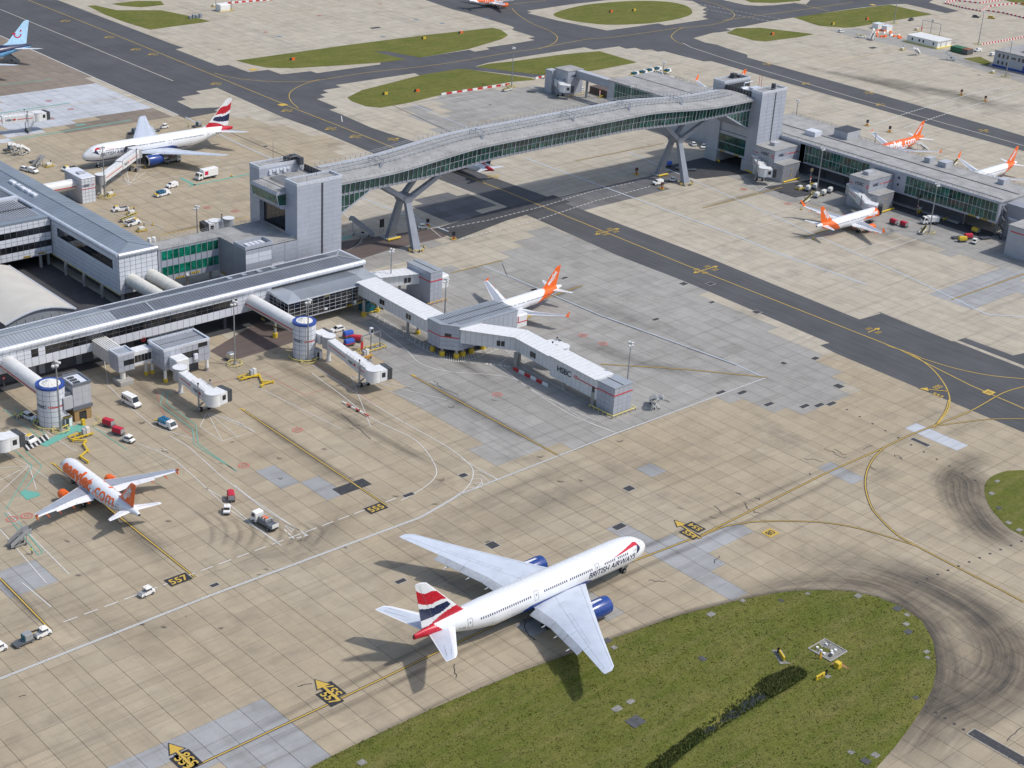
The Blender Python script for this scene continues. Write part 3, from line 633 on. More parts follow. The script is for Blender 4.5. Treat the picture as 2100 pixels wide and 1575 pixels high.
gtext('559', (368,1568), 2.6, (0, -1), board='paint_black'); gtext('558', (396,1553), 2.6, (0, 1), board='paint_black')
gtext('554', (1410,1098), 2.3, (0, -1), board='paint_black'); gtext('554', (1430,1079), 2.3, (0, 1), board='paint_black')
gtext('08', (1574,1090), 2.3, (-1, 0), 'paint_black', 'paint_yellow'); gtext('-7-', (2023,803), 2.0, (-1, 0), 'paint_black', 'paint_yellow')
gtext('553', (1918,792), 2.2, (-1, 0)); gtext('553', (1920,812), 2.2, (0, -1))
def arrow(a, b, wd=.5, hd=2.2):
    A, B = G(*a), G(*b); d = (B-A).normalized(); nn = Vector((-d.y, d.x, 0)); mb = MB(); bk = MB(); z = .078
    for q, k, zz in ((bk, .22, z-.008), (mb, 0, z)):
        e = B-d*hd*1.2; q.quad(*[(p.x, p.y, zz) for p in (A-nn*(wd/2+k), e-nn*(wd/2+k), e+nn*(wd/2+k), A+nn*(wd/2+k))])
        q.add([(p.x, p.y, zz+.002) for p in (e-nn*(hd*.62+k*1.7)-d*k, B+d*k*1.8, e+nn*(hd*.62+k*1.7)-d*k)], [(0, 2, 1)])
    bk.build('arrow_edge', 'seal_black', apron); mb.build('painted_arrow', 'paint_yellow', apron)
arrow((697,1437), (647,1395)); arrow((395,1572), (347,1526)); arrow((1437,1105), (1384,1068), .4, 2); arrow((1945,803), (1885,797), .35, 2)
for ce, dr in (((1245,475),2), ((1447,553),2), ((1780,682),1), ((860,300),0), ((290,100),0), ((235,75),0), ((145,42),0), ((325,110),0), ((455,170),0), ((600,225),0), ((690,262),0), ((740,278),0), ((795,288),1), ((1565,133),1), ((1660,170),0), ((1775,192),1), ((1812,213),0), ((2010,270),1), ((1000,365),1), ((905,358),0), ((990,0),0)):
    c = G(*ce)
    for sg in ((-1, 1) if dr == 2 else ((1,) if dr == 1 else (-1,))):
        e = c+Vector((sg*5.5, 0, 0)); mb = MB(); z = .08
        mb.quad((c.x, c.y-.2, z), (e.x-sg*1.2, c.y-.2, z), (e.x-sg*1.2, c.y+.2, z), (c.x, c.y+.2, z)) if sg > 0 else mb.quad((e.x+1.2, c.y-.2, z), (c.x, c.y-.2, z), (c.x, c.y+.2, z), (e.x+1.2, c.y+.2, z))
        mb.add([(e.x-sg*1.4, c.y-.9, z), (e.x+sg*.6, c.y, z), (e.x-sg*1.4, c.y+.9, z)], [(0, 1, 2) if sg > 0 else (0, 2, 1)])
        mb.build('painted_arrow', 'paint_yellow', apron)
        for yy, ang in ((1.0, 1), (-2.4, 1)):
            t = MB(); text_on(t, '552', (c.x+sg*2.6, c.y+yy, z), (1, 0, 0), (0, 1, 0), 1.7, .01, off=0); t.build('stand_number', 'paint_yellow', apron)
for q in [(520,143),(580,215),(900,88),(1790,10)]:
    c = G(*q); MB().quad((c.x-1.8, c.y-1.6, .07), (c.x+1.8, c.y-1.6, .07), (c.x+1.8, c.y+1.6, .07), (c.x-1.8, c.y+1.6, .07)).build('painted_patch', 'paint_yellow', apron)
for q, m in [((545,66),'paint_red'),((572,75),'paint_blue'),((655,32),'paint_red'),((780,8),'paint_red'),((853,40),'paint_blue'),((907,48),'paint_blue'),((785,75),'paint_blue'),((998,37),'paint_blue'),((100,207),'paint_red'),((145,224),'paint_red'),((105,243),'paint_red'),((425,426),'paint_red'),((482,433),'paint_red'),((1525,388),'paint_red'),((1615,418),'paint_red'),((1195,688),'paint_red'),((1237,705),'paint_red'),((1020,809),'paint_red'),((610,882),'paint_red'),((500,955),'paint_red'),((55,1058),'paint_red'),((25,1065),'paint_red')]:
    c = G(*q); b = MB()
    for k in range(16):
        a0, a1 = 2*math.pi*k/16, 2*math.pi*(k+1)/16
        b.quad(*[(c.x+r*math.cos(a), c.y+r*math.sin(a), .07) for r, a in ((1.0, a0), (1.35, a0), (1.35, a1), (1.0, a1))])
        if k % 2: b.quad(*[(c.x+r*math.cos(a), c.y+r*math.sin(a), .07) for r, a in ((.25, a0), (.6, a0), (.6, a1), (.25, a1))])
    b.build('hydrant_mark', m, apron)
# drains, covers, sealed cracks and patches
for q, wx, wy in [((722,998),4.2,1.6),((1270,1080),1.6,.9),((1010,1118),1.2,1.2),((1887,907),.7,2.6),((2070,1545),1.2,8),((1522,805),1.6,.7),((1577,829),1.6,.7),((1650,833),1.6,.7),((1680,831),1.6,.7),((1705,828),1.6,.7),((1720,792),1.2,1.2),((1672,735),1.2,.8),((1607,745),.8,.8),((1478,805),1.6,.7),((1552,640),1.2,1),((1457,582),1.2,1),((1402,582),1.2,1),((1095,594),1.2,.6),((1158,570),1.2,.6),((1095,595),1,.6),((838,1015),1.4,.6),((950,975),1.0,.8),((440,1200),.9,.5),((1290,1002),1.2,1),((822,1192),1.2,.6),((545,300),.8,.8),((1005,215),.8,.4),((1345,655),1.2,.6),((1790,98),2.2,1.2),((770,57),2.8,1.2),((450,102),.9,.5),((1460,620),1,.6)]:
    c = G(*q); fr = MB().box(c.x-wx-.15, c.x+wx+.15, c.y-wy-.15, c.y+wy+.15, .0, .045).build('drain_frame', 'paint_faint' if wx < 2 else 'seal_black', apron)
    MB().box(c.x-wx, c.x+wx, c.y-wy, c.y+wy, .046, .052).build('drain_cover', 'seal_black', fr)
rc = random.Random(12)
for q in [((1690,920),(1735,940)),((1710,921),(1735,932)),((1770,922),(1790,913)),((1835,932),(1852,942)),((1690,948),(1650,940)),((1465,1037),(1480,1052)),((1525,1030),(1535,1045)),((1535,1045),(1560,1053)),((2095,1492),(2065,1520)),((1787,957),(1795,963)),((1660,970),(1664,974)),((1510,1010),(1520,1015)),((1550,1020),(1560,1025)),((935,1390),(932,1362)),((1072,1270),(1085,1305)),((1085,1305),(1100,1312)),((1330,1190),(1365,1192)),((700,850),(760,900)),((330,920),(345,930)),((880,785),(940,810)),((905,795),(890,780)),((1465,1155),(1475,1140)),((610,1408),(640,1402)),((40,1430),(53,1426))]:
    a, b = q; pts = [a]
    for k in range(1, 5): t = k/5; pts.append((a[0]+(b[0]-a[0])*t+rc.uniform(-4, 4), a[1]+(b[1]-a[1])*t+rc.uniform(-2, 2)))
    stripe(pts+[b], .16, 'seal_black', .044, name='sealed_crack')
# joint sealing lines and lamp pits along the taxi lanes
for a, b in (((1737,840),(2000,985)), ((1880,1195),(2095,1110)), ((1900,1450),(2090,1565))):
    for k in range(11):
        t = k/10; c = G(a[0]+(b[0]-a[0])*t, a[1]+(b[1]-a[1])*t); MB().cyl((c.x, c.y, .0), (c.x, c.y, .05), .32, n=10).build('lamp_pit', 'seal_black', apron)
# stains with soft, patchy edges (tyre rubber, fuel, jet blast)
def stainmat():
    m, nt, p = newmat('stain')
    A = lambda n: (lambda a: (setattr(a, 'attribute_name', n), a)[1])(nt.nodes.new('ShaderNodeAttribute')).outputs['Fac']
    pos = nt.nodes.new('ShaderNodeNewGeometry').outputs['Position']; cv = nt.nodes.new('ShaderNodeCombineXYZ'); nt.links.new(_math(nt, 'MULTIPLY', A('along'), .035), cv.inputs[0]); nt.links.new(_math(nt, 'MULTIPLY', A('cross'), 1.1), cv.inputs[1])
    f = _math(nt, 'MULTIPLY', A('fade'), _ramp(nt, _noise(nt, cv.outputs[0], 1.0, 5, .65), .25, .68, .25, 1))
    f = _math(nt, 'MULTIPLY', f, _ramp(nt, _noise(nt, pos, .12, 6, .6), .3, .6, .55, 1))
    tr = nt.nodes.new('ShaderNodeBsdfTransparent'); mx = nt.nodes.new('ShaderNodeMixShader'); nt.links.new(f, mx.inputs[0]); nt.links.new(tr.outputs[0], mx.inputs[1]); nt.links.new(p.outputs[0], mx.inputs[2])
    p.inputs['Base Color'].default_value = (.06, .055, .05, 1); p.inputs['Roughness'].default_value = .9
    nt.links.new(mx.outputs[0], nt.nodes['Material Output'].inputs[0])
stainmat()
def stain(pts, wd, strength, z=.03, n=6):
    P = [Vector((*p, 0)) for p in GP(smooth_poly(pts, n, False))]; vs = []; fa = []; al = []; cr = []; fs = []; K = 11; N = len(P); L = 0
    for i, p in enumerate(P):
        d = (P[min(N-1, i+1)]-P[max(0, i-1)]).normalized(); nn = Vector((-d.y, d.x, 0)); en = min(1, 4*min(i, N-1-i)/N); L += (p-P[i-1]).length if i else 0
        for k in range(K):
            s = k/(K-1)*2-1; q = p+nn*s*wd/2; vs.append((q.x, q.y, z)); fa.append(strength*en*max(0, 1-abs(s))**.8); al.append(L); cr.append(s*wd/2)
    for i in range(N-1):
        for k in range(K-1): a = i*K+k; fs.append((a, a+K, a+K+1, a+1))
    me = bpy.data.meshes.new('tyre_stain'); me.from_pydata(vs, [], fs); me.materials.append(MATS['stain'])
    for nm, v in (('fade', fa), ('along', al), ('cross', cr)): me.attributes.new(nm, 'FLOAT', 'POINT').data.foreach_set('value', v)
    return mkobj('tyre_stain', me, apron)
stain([(1640,1160),(1740,1155),(1830,1175),(1930,1215),(2010,1265),(2060,1330),(2050,1390),(1990,1440),(1930,1470),(1880,1530),(1850,1575)], 17, .95)
stain([(1500,1225),(1600,1200),(1700,1190),(1800,1205),(1880,1250),(1930,1310),(1945,1380),(1920,1440),(1870,1510)], 9, .75, .032)
stain([(1930,960),(1980,985),(1990,1030),(2030,1085),(2100,1130)], 16, .9); stain([(2040,935),(1980,950),(1940,990),(1960,1030)], 9, .5, .032)
stain([(560,1610),(640,1573),(880,1458),(1047,1388),(1247,1315),(1400,1262),(1520,1232),(1600,1217),(1677,1212),(1747,1215),(1800,1227),(1847,1245),(1890,1275),(1913,1315),(1921,1369),(1913,1412),(1893,1452),(1867,1492),(1837,1532),(1800,1574)], 3.2, .8, .034); stain([(720,1020),(660,1100),(560,1140),(470,1130)], 10, .25); stain([(60,1190),(240,1290),(420,1300)], 14, .18)
stain([(1730,150),(1850,175),(1960,195),(2100,235)], 22, .6); stain([(1640,135),(1800,170),(1900,200)], 9, .5, .032); stain([(1950,120),(2020,135),(2090,160)], 10, .3)
stain([(150,985),(220,1060),(290,1110),(350,1150)], 9, .3); stain([(1170,690),(1300,740),(1450,770)], 9, .4); stain([(1040,560),(1200,620),(1350,680)], 12, .25); stain([(790,1130),(1000,1080),(1200,1000),(1500,900)], 16, .2, .032)
stain([(530,860),(620,930),(720,1000)], 7, .3); stain([(880,790),(980,850),(1090,905)], 7, .35); stain([(1200,950),(1060,1000),(860,1090)], 7, .25, .031); stain([(1600,400),(1700,440),(1800,480),(1950,520)], 14, .4)
for k in range(9): stain([(396+29*k,1046+3*k),(426+29*k,1068+2*k),(437+28*k,1098),(424+26*k,1130)], 1.5, .34, .033+k*.0002, 5)
for dy in (-5.5, 5.5): stain([(400+dy*2,1572+dy*2),(700+dy*2,1432+dy*3),(1135+dy*2,1225+dy*3),(1545+dy,1045+dy*3),(1813,918+dy*2)], 2.2, .4, .0345)
for a, b, w_ in (((110,955),(330,1130),3),((500,843),(760,1015),3),((848,772),(1120,920),3),((0,1190),(90,1280),3),((1640,488),(1760,448),4),((1440,425),(1604,384),4),((1130,610),(1195,585),3),((330,480),(510,443),3),((200,345),(300,330),5),((620,810),(900,960),4),((250,760),(420,900),5),((560,740),(800,860),5),((780,640),(1020,790),5)):
    stain([a, ((a[0]+b[0])/2, (a[1]+b[1])/2), b], w_, .5, .0348, 5)
for q in range(40): x_, y_ = rc.uniform(0, 1500), rc.uniform(760, 1330); stain([(x_, y_), (x_+rc.uniform(4, 9), y_+rc.uniform(-2, 5)), (x_+rc.uniform(8, 16), y_+rc.uniform(-3, 6))], rc.uniform(.5, 1.3), .8, .0352, 3)
# ================================================================ BUILDINGS
PIECE, COUNT, OVER = {}, {}, {}
Z3 = Vector((0, 0, 1))
def piece(parent, name, org, ux, w_, h, d, m, lean=0.0):
    """one wall piece (panel, pane) standing proud of its wall; alike pieces share a mesh. Past 300 on a thing they join one field."""
    root = parent
    while root.parent: root = root.parent
    ux = Vector(ux); nn = ux.cross(Z3); up = Z3+nn*lean
    vs = [tuple(ux*a*w_+up*b*h+nn*c*d) for a, b, c in ((0, 0, 0), (1, 0, 0), (1, 1, 0), (0, 1, 0), (0, 0, 1), (1, 0, 1), (1, 1, 1), (0, 1, 1))]
    fs = [(4, 5, 6, 7), (0, 1, 5, 4), (1, 2, 6, 5), (2, 3, 7, 6), (3, 0, 4, 7)]
    k = (root.name, name); COUNT[k] = COUNT.get(k, 0)+1; org = Vector(org)
    if COUNT[k] > 300:
        mb, ms = OVER.setdefault(k, (MB(), []))
        if m not in ms: ms.append(m)
        mb.add([tuple(org+Vector(v)) for v in vs], fs, ms.index(m)); return None
    key = (name, tuple(round(x, 3) for x in ux), round(w_, 3), round(h, 3), d, m, lean)
    if key not in PIECE:
        me = bpy.data.meshes.new(name); me.from_pydata(vs, [], fs); me.materials.append(MATS[m]); PIECE[key] = me
    o = mkobj(name, PIECE[key], parent); o.location = org-Vector(root_loc(parent)); return o
def flush(root):
    for k in [k for k in OVER if k[0] == root.name]:
        mb, ms = OVER.pop(k); mb.build(k[1]+'_field', ms, root, kind='stuff')
def grid(parent, org, ux, L, z0, rows, nu, cell, gap=.05, d=.06):
    """rows: list of heights from z0 upward; cell(i,j) -> (name, material) or None"""
    cw = L/nu; z = z0; ux = Vector(ux)
    for j, h in enumerate(rows):
        for i in range(nu):
            c = cell(i, j)
            if c: piece(parent, c[0], Vector(org)+ux*(i*cw+gap/2)+Z3*(z+gap/2), ux, cw-gap, h-gap, d*(.4 if c[0] == 'pane' else 1), c[1])
        z += h
def rail(parent, pts, h=1.0, r=.035, step=1.6, m='steel', name='handrail', rails=(1.0, .5)):
    mb = MB()
    for a, b in zip(pts, pts[1:]):
        a, b = Vector(a), Vector(b); n = max(1, round((b-a).length/step))
        for i in range(n+1): p = a.lerp(b, i/n); mb.cyl(p, p+Z3*h, r, n=5)
        for k in rails: mb.cyl(a+Z3*h*k, b+Z3*h*k, r, n=5)
    return mb.build(name, m, parent, kind='stuff')
def hazard(parent, org, ux, z, n=5, flip=False, w_=2.6, h=.55):
    ux = Vector(ux); nn = ux.cross(Z3); org = Vector(org); b = MB(); b.quad(*[tuple(org+ux*a*w_+Z3*(z+e*h)+nn*.1) for a, e in ((0, 0), (1, 0), (1, 1), (0, 1))])
    for k in range(n):
        a = k*w_/n; s = .25 if not flip else -.25
        b.quad(*[tuple(org+ux*(a+q)+Z3*(z+e*h)+nn*.11) for q, e in ((.05, 0), (.28, 0), (.28+s, 1), (.05+s, 1))], 1)
    b.build('hazard_board', ['yellow', 'black'], parent)
def hexlogo(parent, org, ux, s, nm='logo'):   # red hexagon with white triangles, on a flat or gently curved wall
    ux = Vector(ux); nn = ux.cross(Z3); org = Vector(org); r = MB()
    P = lambda x, y, o: tuple(org+ux*x*s+Z3*y*s+nn*o)
    r.quad(P(-.5, -.5, .09), P(.5, -.5, .09), P(.5, .5, .09), P(-.5, .5, .09), 1)
    r.add([P(-.5, -.5, .1), P(0, 0, .1), P(-.5, .5, .1), P(-1, 0, .1)], [(0, 1, 2, 3)], 0); r.add([P(.5, .5, .1), P(0, 0, .1), P(.5, -.5, .1), P(1, 0, .1)], [(0, 1, 2, 3)], 0)
    r.add([P(-.5, .5, .1), P(0, 0, .1), P(.5, .5, .1)], [(0, 1, 2)], 0); r.add([P(-.5, -.5, .1), P(.5, -.5, .1), P(0, 0, .1)], [(0, 1, 2)], 0)
    # white wedges left and right
    r.add([P(-.5, -.5, .12), P(-.12, -.0, .12), P(-.5, .5, .12)], [(0, 1, 2)], 1); r.add([P(.5, .5, .12), P(.12, 0, .12), P(.5, -.5, .12)], [(0, 1, 2)], 1)
    return r.build(nm, ['red', 'white'], parent)
def hsbc(parent, org, ux, size=1.5, m='navy'):
    t = MB(); ux = Vector(ux); wd = text_on(t, 'HSBC', Vector(org), ux, Z3, size, .012, off=.09, spacing=.95); t.build('lettering', m, parent)
    hexlogo(parent, Vector(org)+ux*(wd/2+size*.85)+Z3*size*.35, ux, size*.42)
X1, XM, Y1, YM = Vector((1, 0, 0)), Vector((-1, 0, 0)), Vector((0, 1, 0)), Vector((0, -1, 0))   # wall directions: X1 faces -Y, YM faces -X

# ---------------------------------------------------------------- air bridge over the taxiway
BX0, BX1, BC = 268.0, 465.4, 366.7
def sm(t): t = min(1, max(0, t)); return t*t*(3-2*t)
def ztop(x): return 28.7+2.9*sm((82-abs(x-BC))/46)
def zbot(x): return 23.6+1.8*sm((66-abs(x-BC))/40)
br = thing('air_bridge', 'long glazed passenger bridge arching over the dark taxiway between two towers', 'bridge', (BC, 371, 0))
NS = 104; xs = [BX0+(BX1-BX0)*i/NS for i in range(NS+1)]
YN, YF = 364.0, 378.0
dk = MB(); dk.loft([[(x, YN, zbot(x)), (x, YF, zbot(x)), (x, YF+.3, zbot(x)+.9), (x, YN-.3, zbot(x)+.9)] for x in xs]); dk.build('deck', 'silver', br)
rf = MB(); prof = [(361.9, -.35), (361.9, 0), (364.5, .35), (368, .62), (371.5, .7), (375, .6), (378.5, .3), (380.2, -.05), (380.2, -.4)]
rf.loft([[(x, y, ztop(x)+o) for y, o in prof] for x in xs], closed=False); rf.build('roof', 'roof_flat', br)
fs_ = MB(); fs_.loft([[(x, 361.95, ztop(x)-.3), (x, 361.95, ztop(x)-.75), (x, 363.5, ztop(x)-1.35), (x, 364.4, ztop(x)-1.3), (x, 378, ztop(x)-1.2), (x, 380, ztop(x)-.4)] for x in xs], closed=False); fs_.build('fascia', 'silver', br)
core = MB(); core.loft([[(x, YN+.75, zbot(x)+.9), (x, YF-.5, zbot(x)+.9), (x, YF-.5, ztop(x)-1.2), (x, YN+.75, ztop(x)-1.2)] for x in xs]); core.build('interior', 'plant_dark', br)
for i in range(NS):
    a, b = xs[i]+.07, xs[i+1]-.07; dbl = 18 < i < 86
    zA, zB = zbot(a)+.95, ztop(a)-1.35; zA2, zB2 = zbot(b)+.95, ztop(b)-1.35
    ya, yb = YN-.28, YN-.75; row = [(0, 1)] if not dbl else [(0, .5), (.53, 1)]
    for t0, t1 in row:
        L_ = lambda x, z0, z1, t: (x, ya+(yb-ya)*t, z0+(z1-z0)*t)
        MB().add([L_(a, zA, zB, t0), L_(b, zA2, zB2, t0), L_(b, zA2, zB2, t1), L_(a, zA, zB, t1)], [(0, 1, 2, 3)]).build('pane', 'glass_green', br)
for i in range(NS+1):
    x = xs[i]; big = i % 3 == 0; wd = .22 if big else .10
    MB().bar((x, YN-.34, zbot(x)+.3), (x, YN-.86, ztop(x)-1.1), wd, .2).build('mullion', 'silver', br)
hb = MB()
for i in range(19, 86):
    a, b = xs[i], xs[i+1]; m_ = lambda x: (x, YN-.56, (zbot(x)+.95+ztop(x)-1.35)/2+.03); hb.bar(m_(a), m_(b), .1, .12)
hb.build('transom', 'silver', br)
bk = MB(); bk.loft([[(x, YF+.3, zbot(x)+.95), (x, YF+.8, ztop(x)-1.2)] for x in xs], closed=False); bk.build('rear_glazing', 'glass_green', br)
cr = MB()
for x in xs: cr.bar((x, 363.3, ztop(x)+.15), (x, 363.3, ztop(x)+.4), .08, .16)
cr.build('roof_studs', 'steel_dark', br, kind='stuff')
gx = [BX0+4+i*(BX1-BX0-8)/96 for i in range(97)]
for y, h, nm in ((369.2, 1.1, 'gantry_rail'), (372.3, 1.0, 'gantry_rail'), (379.4, 1.0, 'edge_rail'), (375.6, .7, 'edge_rail')):
    g = MB()
    for a, b in zip(gx, gx[1:]):
        for k in (.45, 1.0): g.cyl((a, y, ztop(a)+.5+h*k), (b, y, ztop(b)+.5+h*k), .07 if nm[0] == 'g' else .04, n=5)
        g.cyl((a, y, ztop(a)+.2), (a, y, ztop(a)+.5+h), .06, n=5)
        if nm[0] == 'g' and y < 370: g.bar((a, y, ztop(a)+.62), (a+.01, y+3.1, ztop(a)+.62), .14, .12); g.bar((a, y-.9, ztop(a)+.45), (a, y, ztop(a)+.9), .1, .1)
    g.build(nm, 'steel', br, kind='stuff')
wk = MB()
for a, b in zip(gx, gx[1:]): wk.bar((a, 377.4, ztop(a)+.55), (b, 377.4, ztop(b)+.55), 2.4, .08)
wk.build('roof_walkway', 'panel_grey', br)
for x0 in (288, 330, 372, 400, 428):      # maintenance trolleys on the gantry
    c = MB()
    for dx in (0, 2.6):
        for y in (368.6, 373): c.bar((x0+dx, y, ztop(x0)+.4), (x0+dx, y, ztop(x0)+2.2), .12, .12)
        c.bar((x0+dx, 368.6, ztop(x0)+2.2), (x0+dx, 373, ztop(x0)+2.2), .14, .14)
    for y in (368.6, 373): c.bar((x0, y, ztop(x0)+2.2), (x0+2.6, y, ztop(x0)+2.2), .12, .12); c.bar((x0, y, ztop(x0)+.6), (x0+2.6, y, ztop(x0)+2.1), .08, .08)
    c.bar((x0-.5, 366.3, ztop(x0)+.45), (x0+2, 368.4, ztop(x0)+1.6), .7, .1); c.build('roof_trolley', 'steel', br)
for sx, sg in ((301.2, 0), (432.0, 1)):     # Y-shaped supports
    sp = MB(); k = 15.2
    for y0, y1 in ((364.0, 369.3), (378.0, 372.7)):
        sp.loft([[(sx-1.5, y0-.85, 0), (sx+1.5, y0-.85, 0), (sx+1.5, y0+.85, 0), (sx-1.5, y0+.85, 0)], [(sx-1.05, y1-.7, k), (sx+1.05, y1-.7, k), (sx+1.05, y1+.7, k), (sx-1.05, y1+.7, k)]])
    sup = sp.build('support_legs', 'leg_grey', br)
    kn = MB(); kn.loft([[(sx-1.4, 368.4, k-.4), (sx+1.4, 368.4, k-.4), (sx+1.4, 373.6, k-.4), (sx-1.4, 373.6, k-.4)], [(sx-2.2, 367.9, k+1.8), (sx+2.2, 367.9, k+1.8), (sx+2.2, 374.1, k+1.8), (sx-2.2, 374.1, k+1.8)]]); kn.build('support_head', 'leg_grey', sup)
    for dx in (-1, 1):
        for y0, y1 in ((369.2, 366.2), (372.8, 375.8)):
            a = Vector((sx+dx*1.0, y0, k+.7)); b = Vector((sx+dx*13.5, y1, zbot(sx+dx*13.5)+.15))
            am = MB(); am.loft([[(a.x, a.y-.75, a.z-.7), (a.x, a.y+.75, a.z-.7), (a.x-dx*.2, a.y+.75, a.z+1.1), (a.x-dx*.2, a.y-.75, a.z+1.1)], [(b.x, b.y-.6, b.z-.5), (b.x, b.y+.6, b.z-.5), (b.x-dx*1.6, b.y+.6, b.z+.1), (b.x-dx*1.6, b.y-.6, b.z+.1)]]); am.build('support_arm', 'leg_grey', sup)
    for y0 in (363.8, 378.2):
        ft = MB().bbox(sx-2.6, sx+2.6, y0-2.0, y0+2.0, 0, .55, .15).build('footing', 'concrete', sup)
for x0, x1, sg in ((BX0, 281.6, 1), (BX1, 451.8, -1)):     # stepped glazed brackets under the ends
    wdg = MB(); wdg.prism([(0, 0)], 0, 0) if False else None
    zt = zbot(x0)+.1
    for y in (YN-.15, YF+.15):
        s = 1 if y < 370 else -1
        wdg.loft([[(x0, y, 16.3), (x0, y, 17.0), (x1, y, zt), (x1, y, zt-.55)], [(x0, y+s*.8, 16.3), (x0, y+s*.8, 17.0), (x1, y+s*.8, zt), (x1, y+s*.8, zt-.55)]])
    wdg.loft([[(x0, YN+.4, 16.35), (x0, YN+.4, 16.9), (x1, YN+.4, zt), (x1, YN+.4, zt-.5)], [(x0, YF-.4, 16.35), (x0, YF-.4, 16.9), (x1, YF-.4, zt), (x1, YF-.4, zt-.5)]])
    wdg.build('end_bracket', 'silver', br)
    for k in range(7):
        a, b = x0+(x1-x0)*k/7, x0+(x1-x0)*(k+1)/7; za = 17+(zt-17)*k/7; zb_ = 17+(zt-17)*(k+1)/7
        lo, hi = min(a, b)+.08, max(a, b)-.08; zl, zh = (za, zb_) if sg > 0 else (zb_, za)
        MB().add([(lo, YN-.05, zl+.05), (hi, YN-.05, zh+.05), (hi, YN-.05, zt), (lo, YN-.05, zt)], [(0, 1, 2, 3)]).build('pane', 'glass_green', br)
        MB().bar((a, YN-.1, za), (a, YN-.1, zt), .14, .14).build('mullion', 'silver', br)
    MB().bar((x0, YN-.1, 20.2), (x0+(x1-x0)*.46, YN-.1, 20.2), .12, .12).build('transom', 'silver', br)

# ---------------------------------------------------------------- towers at the bridge ends
def tower_shell(root, x0, x1, y0, y1, z0, z1, cols, m='silver', slot=None, faces='sw', rowh=1.45):
    MB().box(x0+.06, x1-.06, y0+.06, y1-.06, z0, z1-.9).build('wall', 'joint_pale', root)
    n = round((z1-z0)/rowh); rows = [(z1-z0)/n]*n
    if 's' in faces:
        for a, b in zip(cols, cols[1:]):
            if slot and abs(a-slot[0]) < .01:
                MB().box(x0+a+.05, x0+b-.05, y0+.01, y0+.2, z0, z1-1.2).build('louvre_slot', 'plant_dark', root); continue
            grid(root, (x0+a, y0+.06, 0), X1, b-a, z0, rows, 1, lambda i, j: ('panel', m), gap=.13)
    if 'w' in faces: grid(root, (x0+.06, y1, 0), YM, y1-y0, z0, rows, 1, lambda i, j: ('panel', m), gap=.03)
    if 'n' in faces or 'e' in faces: MB().box(x0+.3, x1, y0+.3, y1, z0, z1-.5).build('rear_wall', m, root)
    p = MB()
    for a in ((x0-.05, x1+.05, y0-.05, y0+.45), (x0-.05, x1+.05, y1-.45, y1+.05), (x0-.05, x0+.45, y0+.45, y1-.45), (x1-.45, x1+.05, y0+.45, y1-.45)): p.box(*a, z1-.95, z1)
    p.build('parapet', 'eave_white', root)
    MB().box(x0+.4, x1-.4, y0+.4, y1-.4, z1-.92, z1-.7).build('roof', 'roof_flat', root)
    rail(root, [(x0+.8, y0+.9, z1-.7), (x1-.8, y0+.9, z1-.7)], 1.0); rail(root, [(x0+.8, y1-.9, z1-.7), (x1-.8, y1-.9, z1-.7)], 1.0)
tl = thing('bridge_tower', 'left bridge tower with tall slotted block and glass control booth', 'tower', (259, 372, 0))
COLS = [0, 4.2, 7.9, 8.7, 9.5, 13, 16.4]
tower_shell(tl, 251.6, 268.0, 359.8, 366.0, 0, 32, COLS, slot=(8.7,))
tower_shell(tl, 251.6, 268.0, 379.6, 384.8, 0, 32, [0, 16.4])
MB().box(253, 267.5, 366, 379.6, 14.5, 28.2).build('core', 'silver', tl)
MB().box(252.2, 268, 366, 379.6, 28.2, 28.5).build('core_roof', 'roof_flat', tl)
sk = MB()
for q in range(9): x = 254+q*.5; sk.bar((x, 368.5, 29.2), (x, 377, 29.2), .22, .16)
for y in (368.5, 377): sk.bar((253.6, y, 28.9), (258.6, y, 28.9), .2, .3)
sk.build('roof_plant', 'grey', tl); rail(tl, [(253, 367.5, 28.5), (259.4, 367.5, 28.5), (259.4, 378, 28.5)], 1.3)
pl = MB()
for q in range(6): pl.box(255+q*1.3, 256+q*1.3, 379.1, 379.58, 29.0+(q % 2)*.8, 30.4)
pl.build('white_wall_panels', 'panel_white', tl)
aer = MB()
for q, (x, y, h) in enumerate([(259, 383, 7), (262, 381, 3), (263.5, 382, 2.4), (262.4, 365, 3.2), (256, 361, 2.2)]): aer.cyl((x, y, 31.2), (x, y, 31.2+h), .05, n=5)
aer.build('aerials', 'steel_dark', tl, kind='stuff')
dv = MB()
for a in ((262, 264, 380.5, 382), (264.5, 266.6, 380.2, 382.6), (265.2, 266.5, 377.5, 379.6)): dv.box(*a, 30.9, 33.1)
dv.tube([(263, 380, 29), (263, 380, 33), (266, 380, 33), (266, 379, 29)], .18); dv.build('duct_work', 'steel_dark', tl)
fn = MB()
for q in range(8): fn.box(267.6, 267.8, 366.4+q*1.6, 367.7+q*1.6, 28.5, 30.6)
fn.build('plant_screen', 'steel_dark', tl)
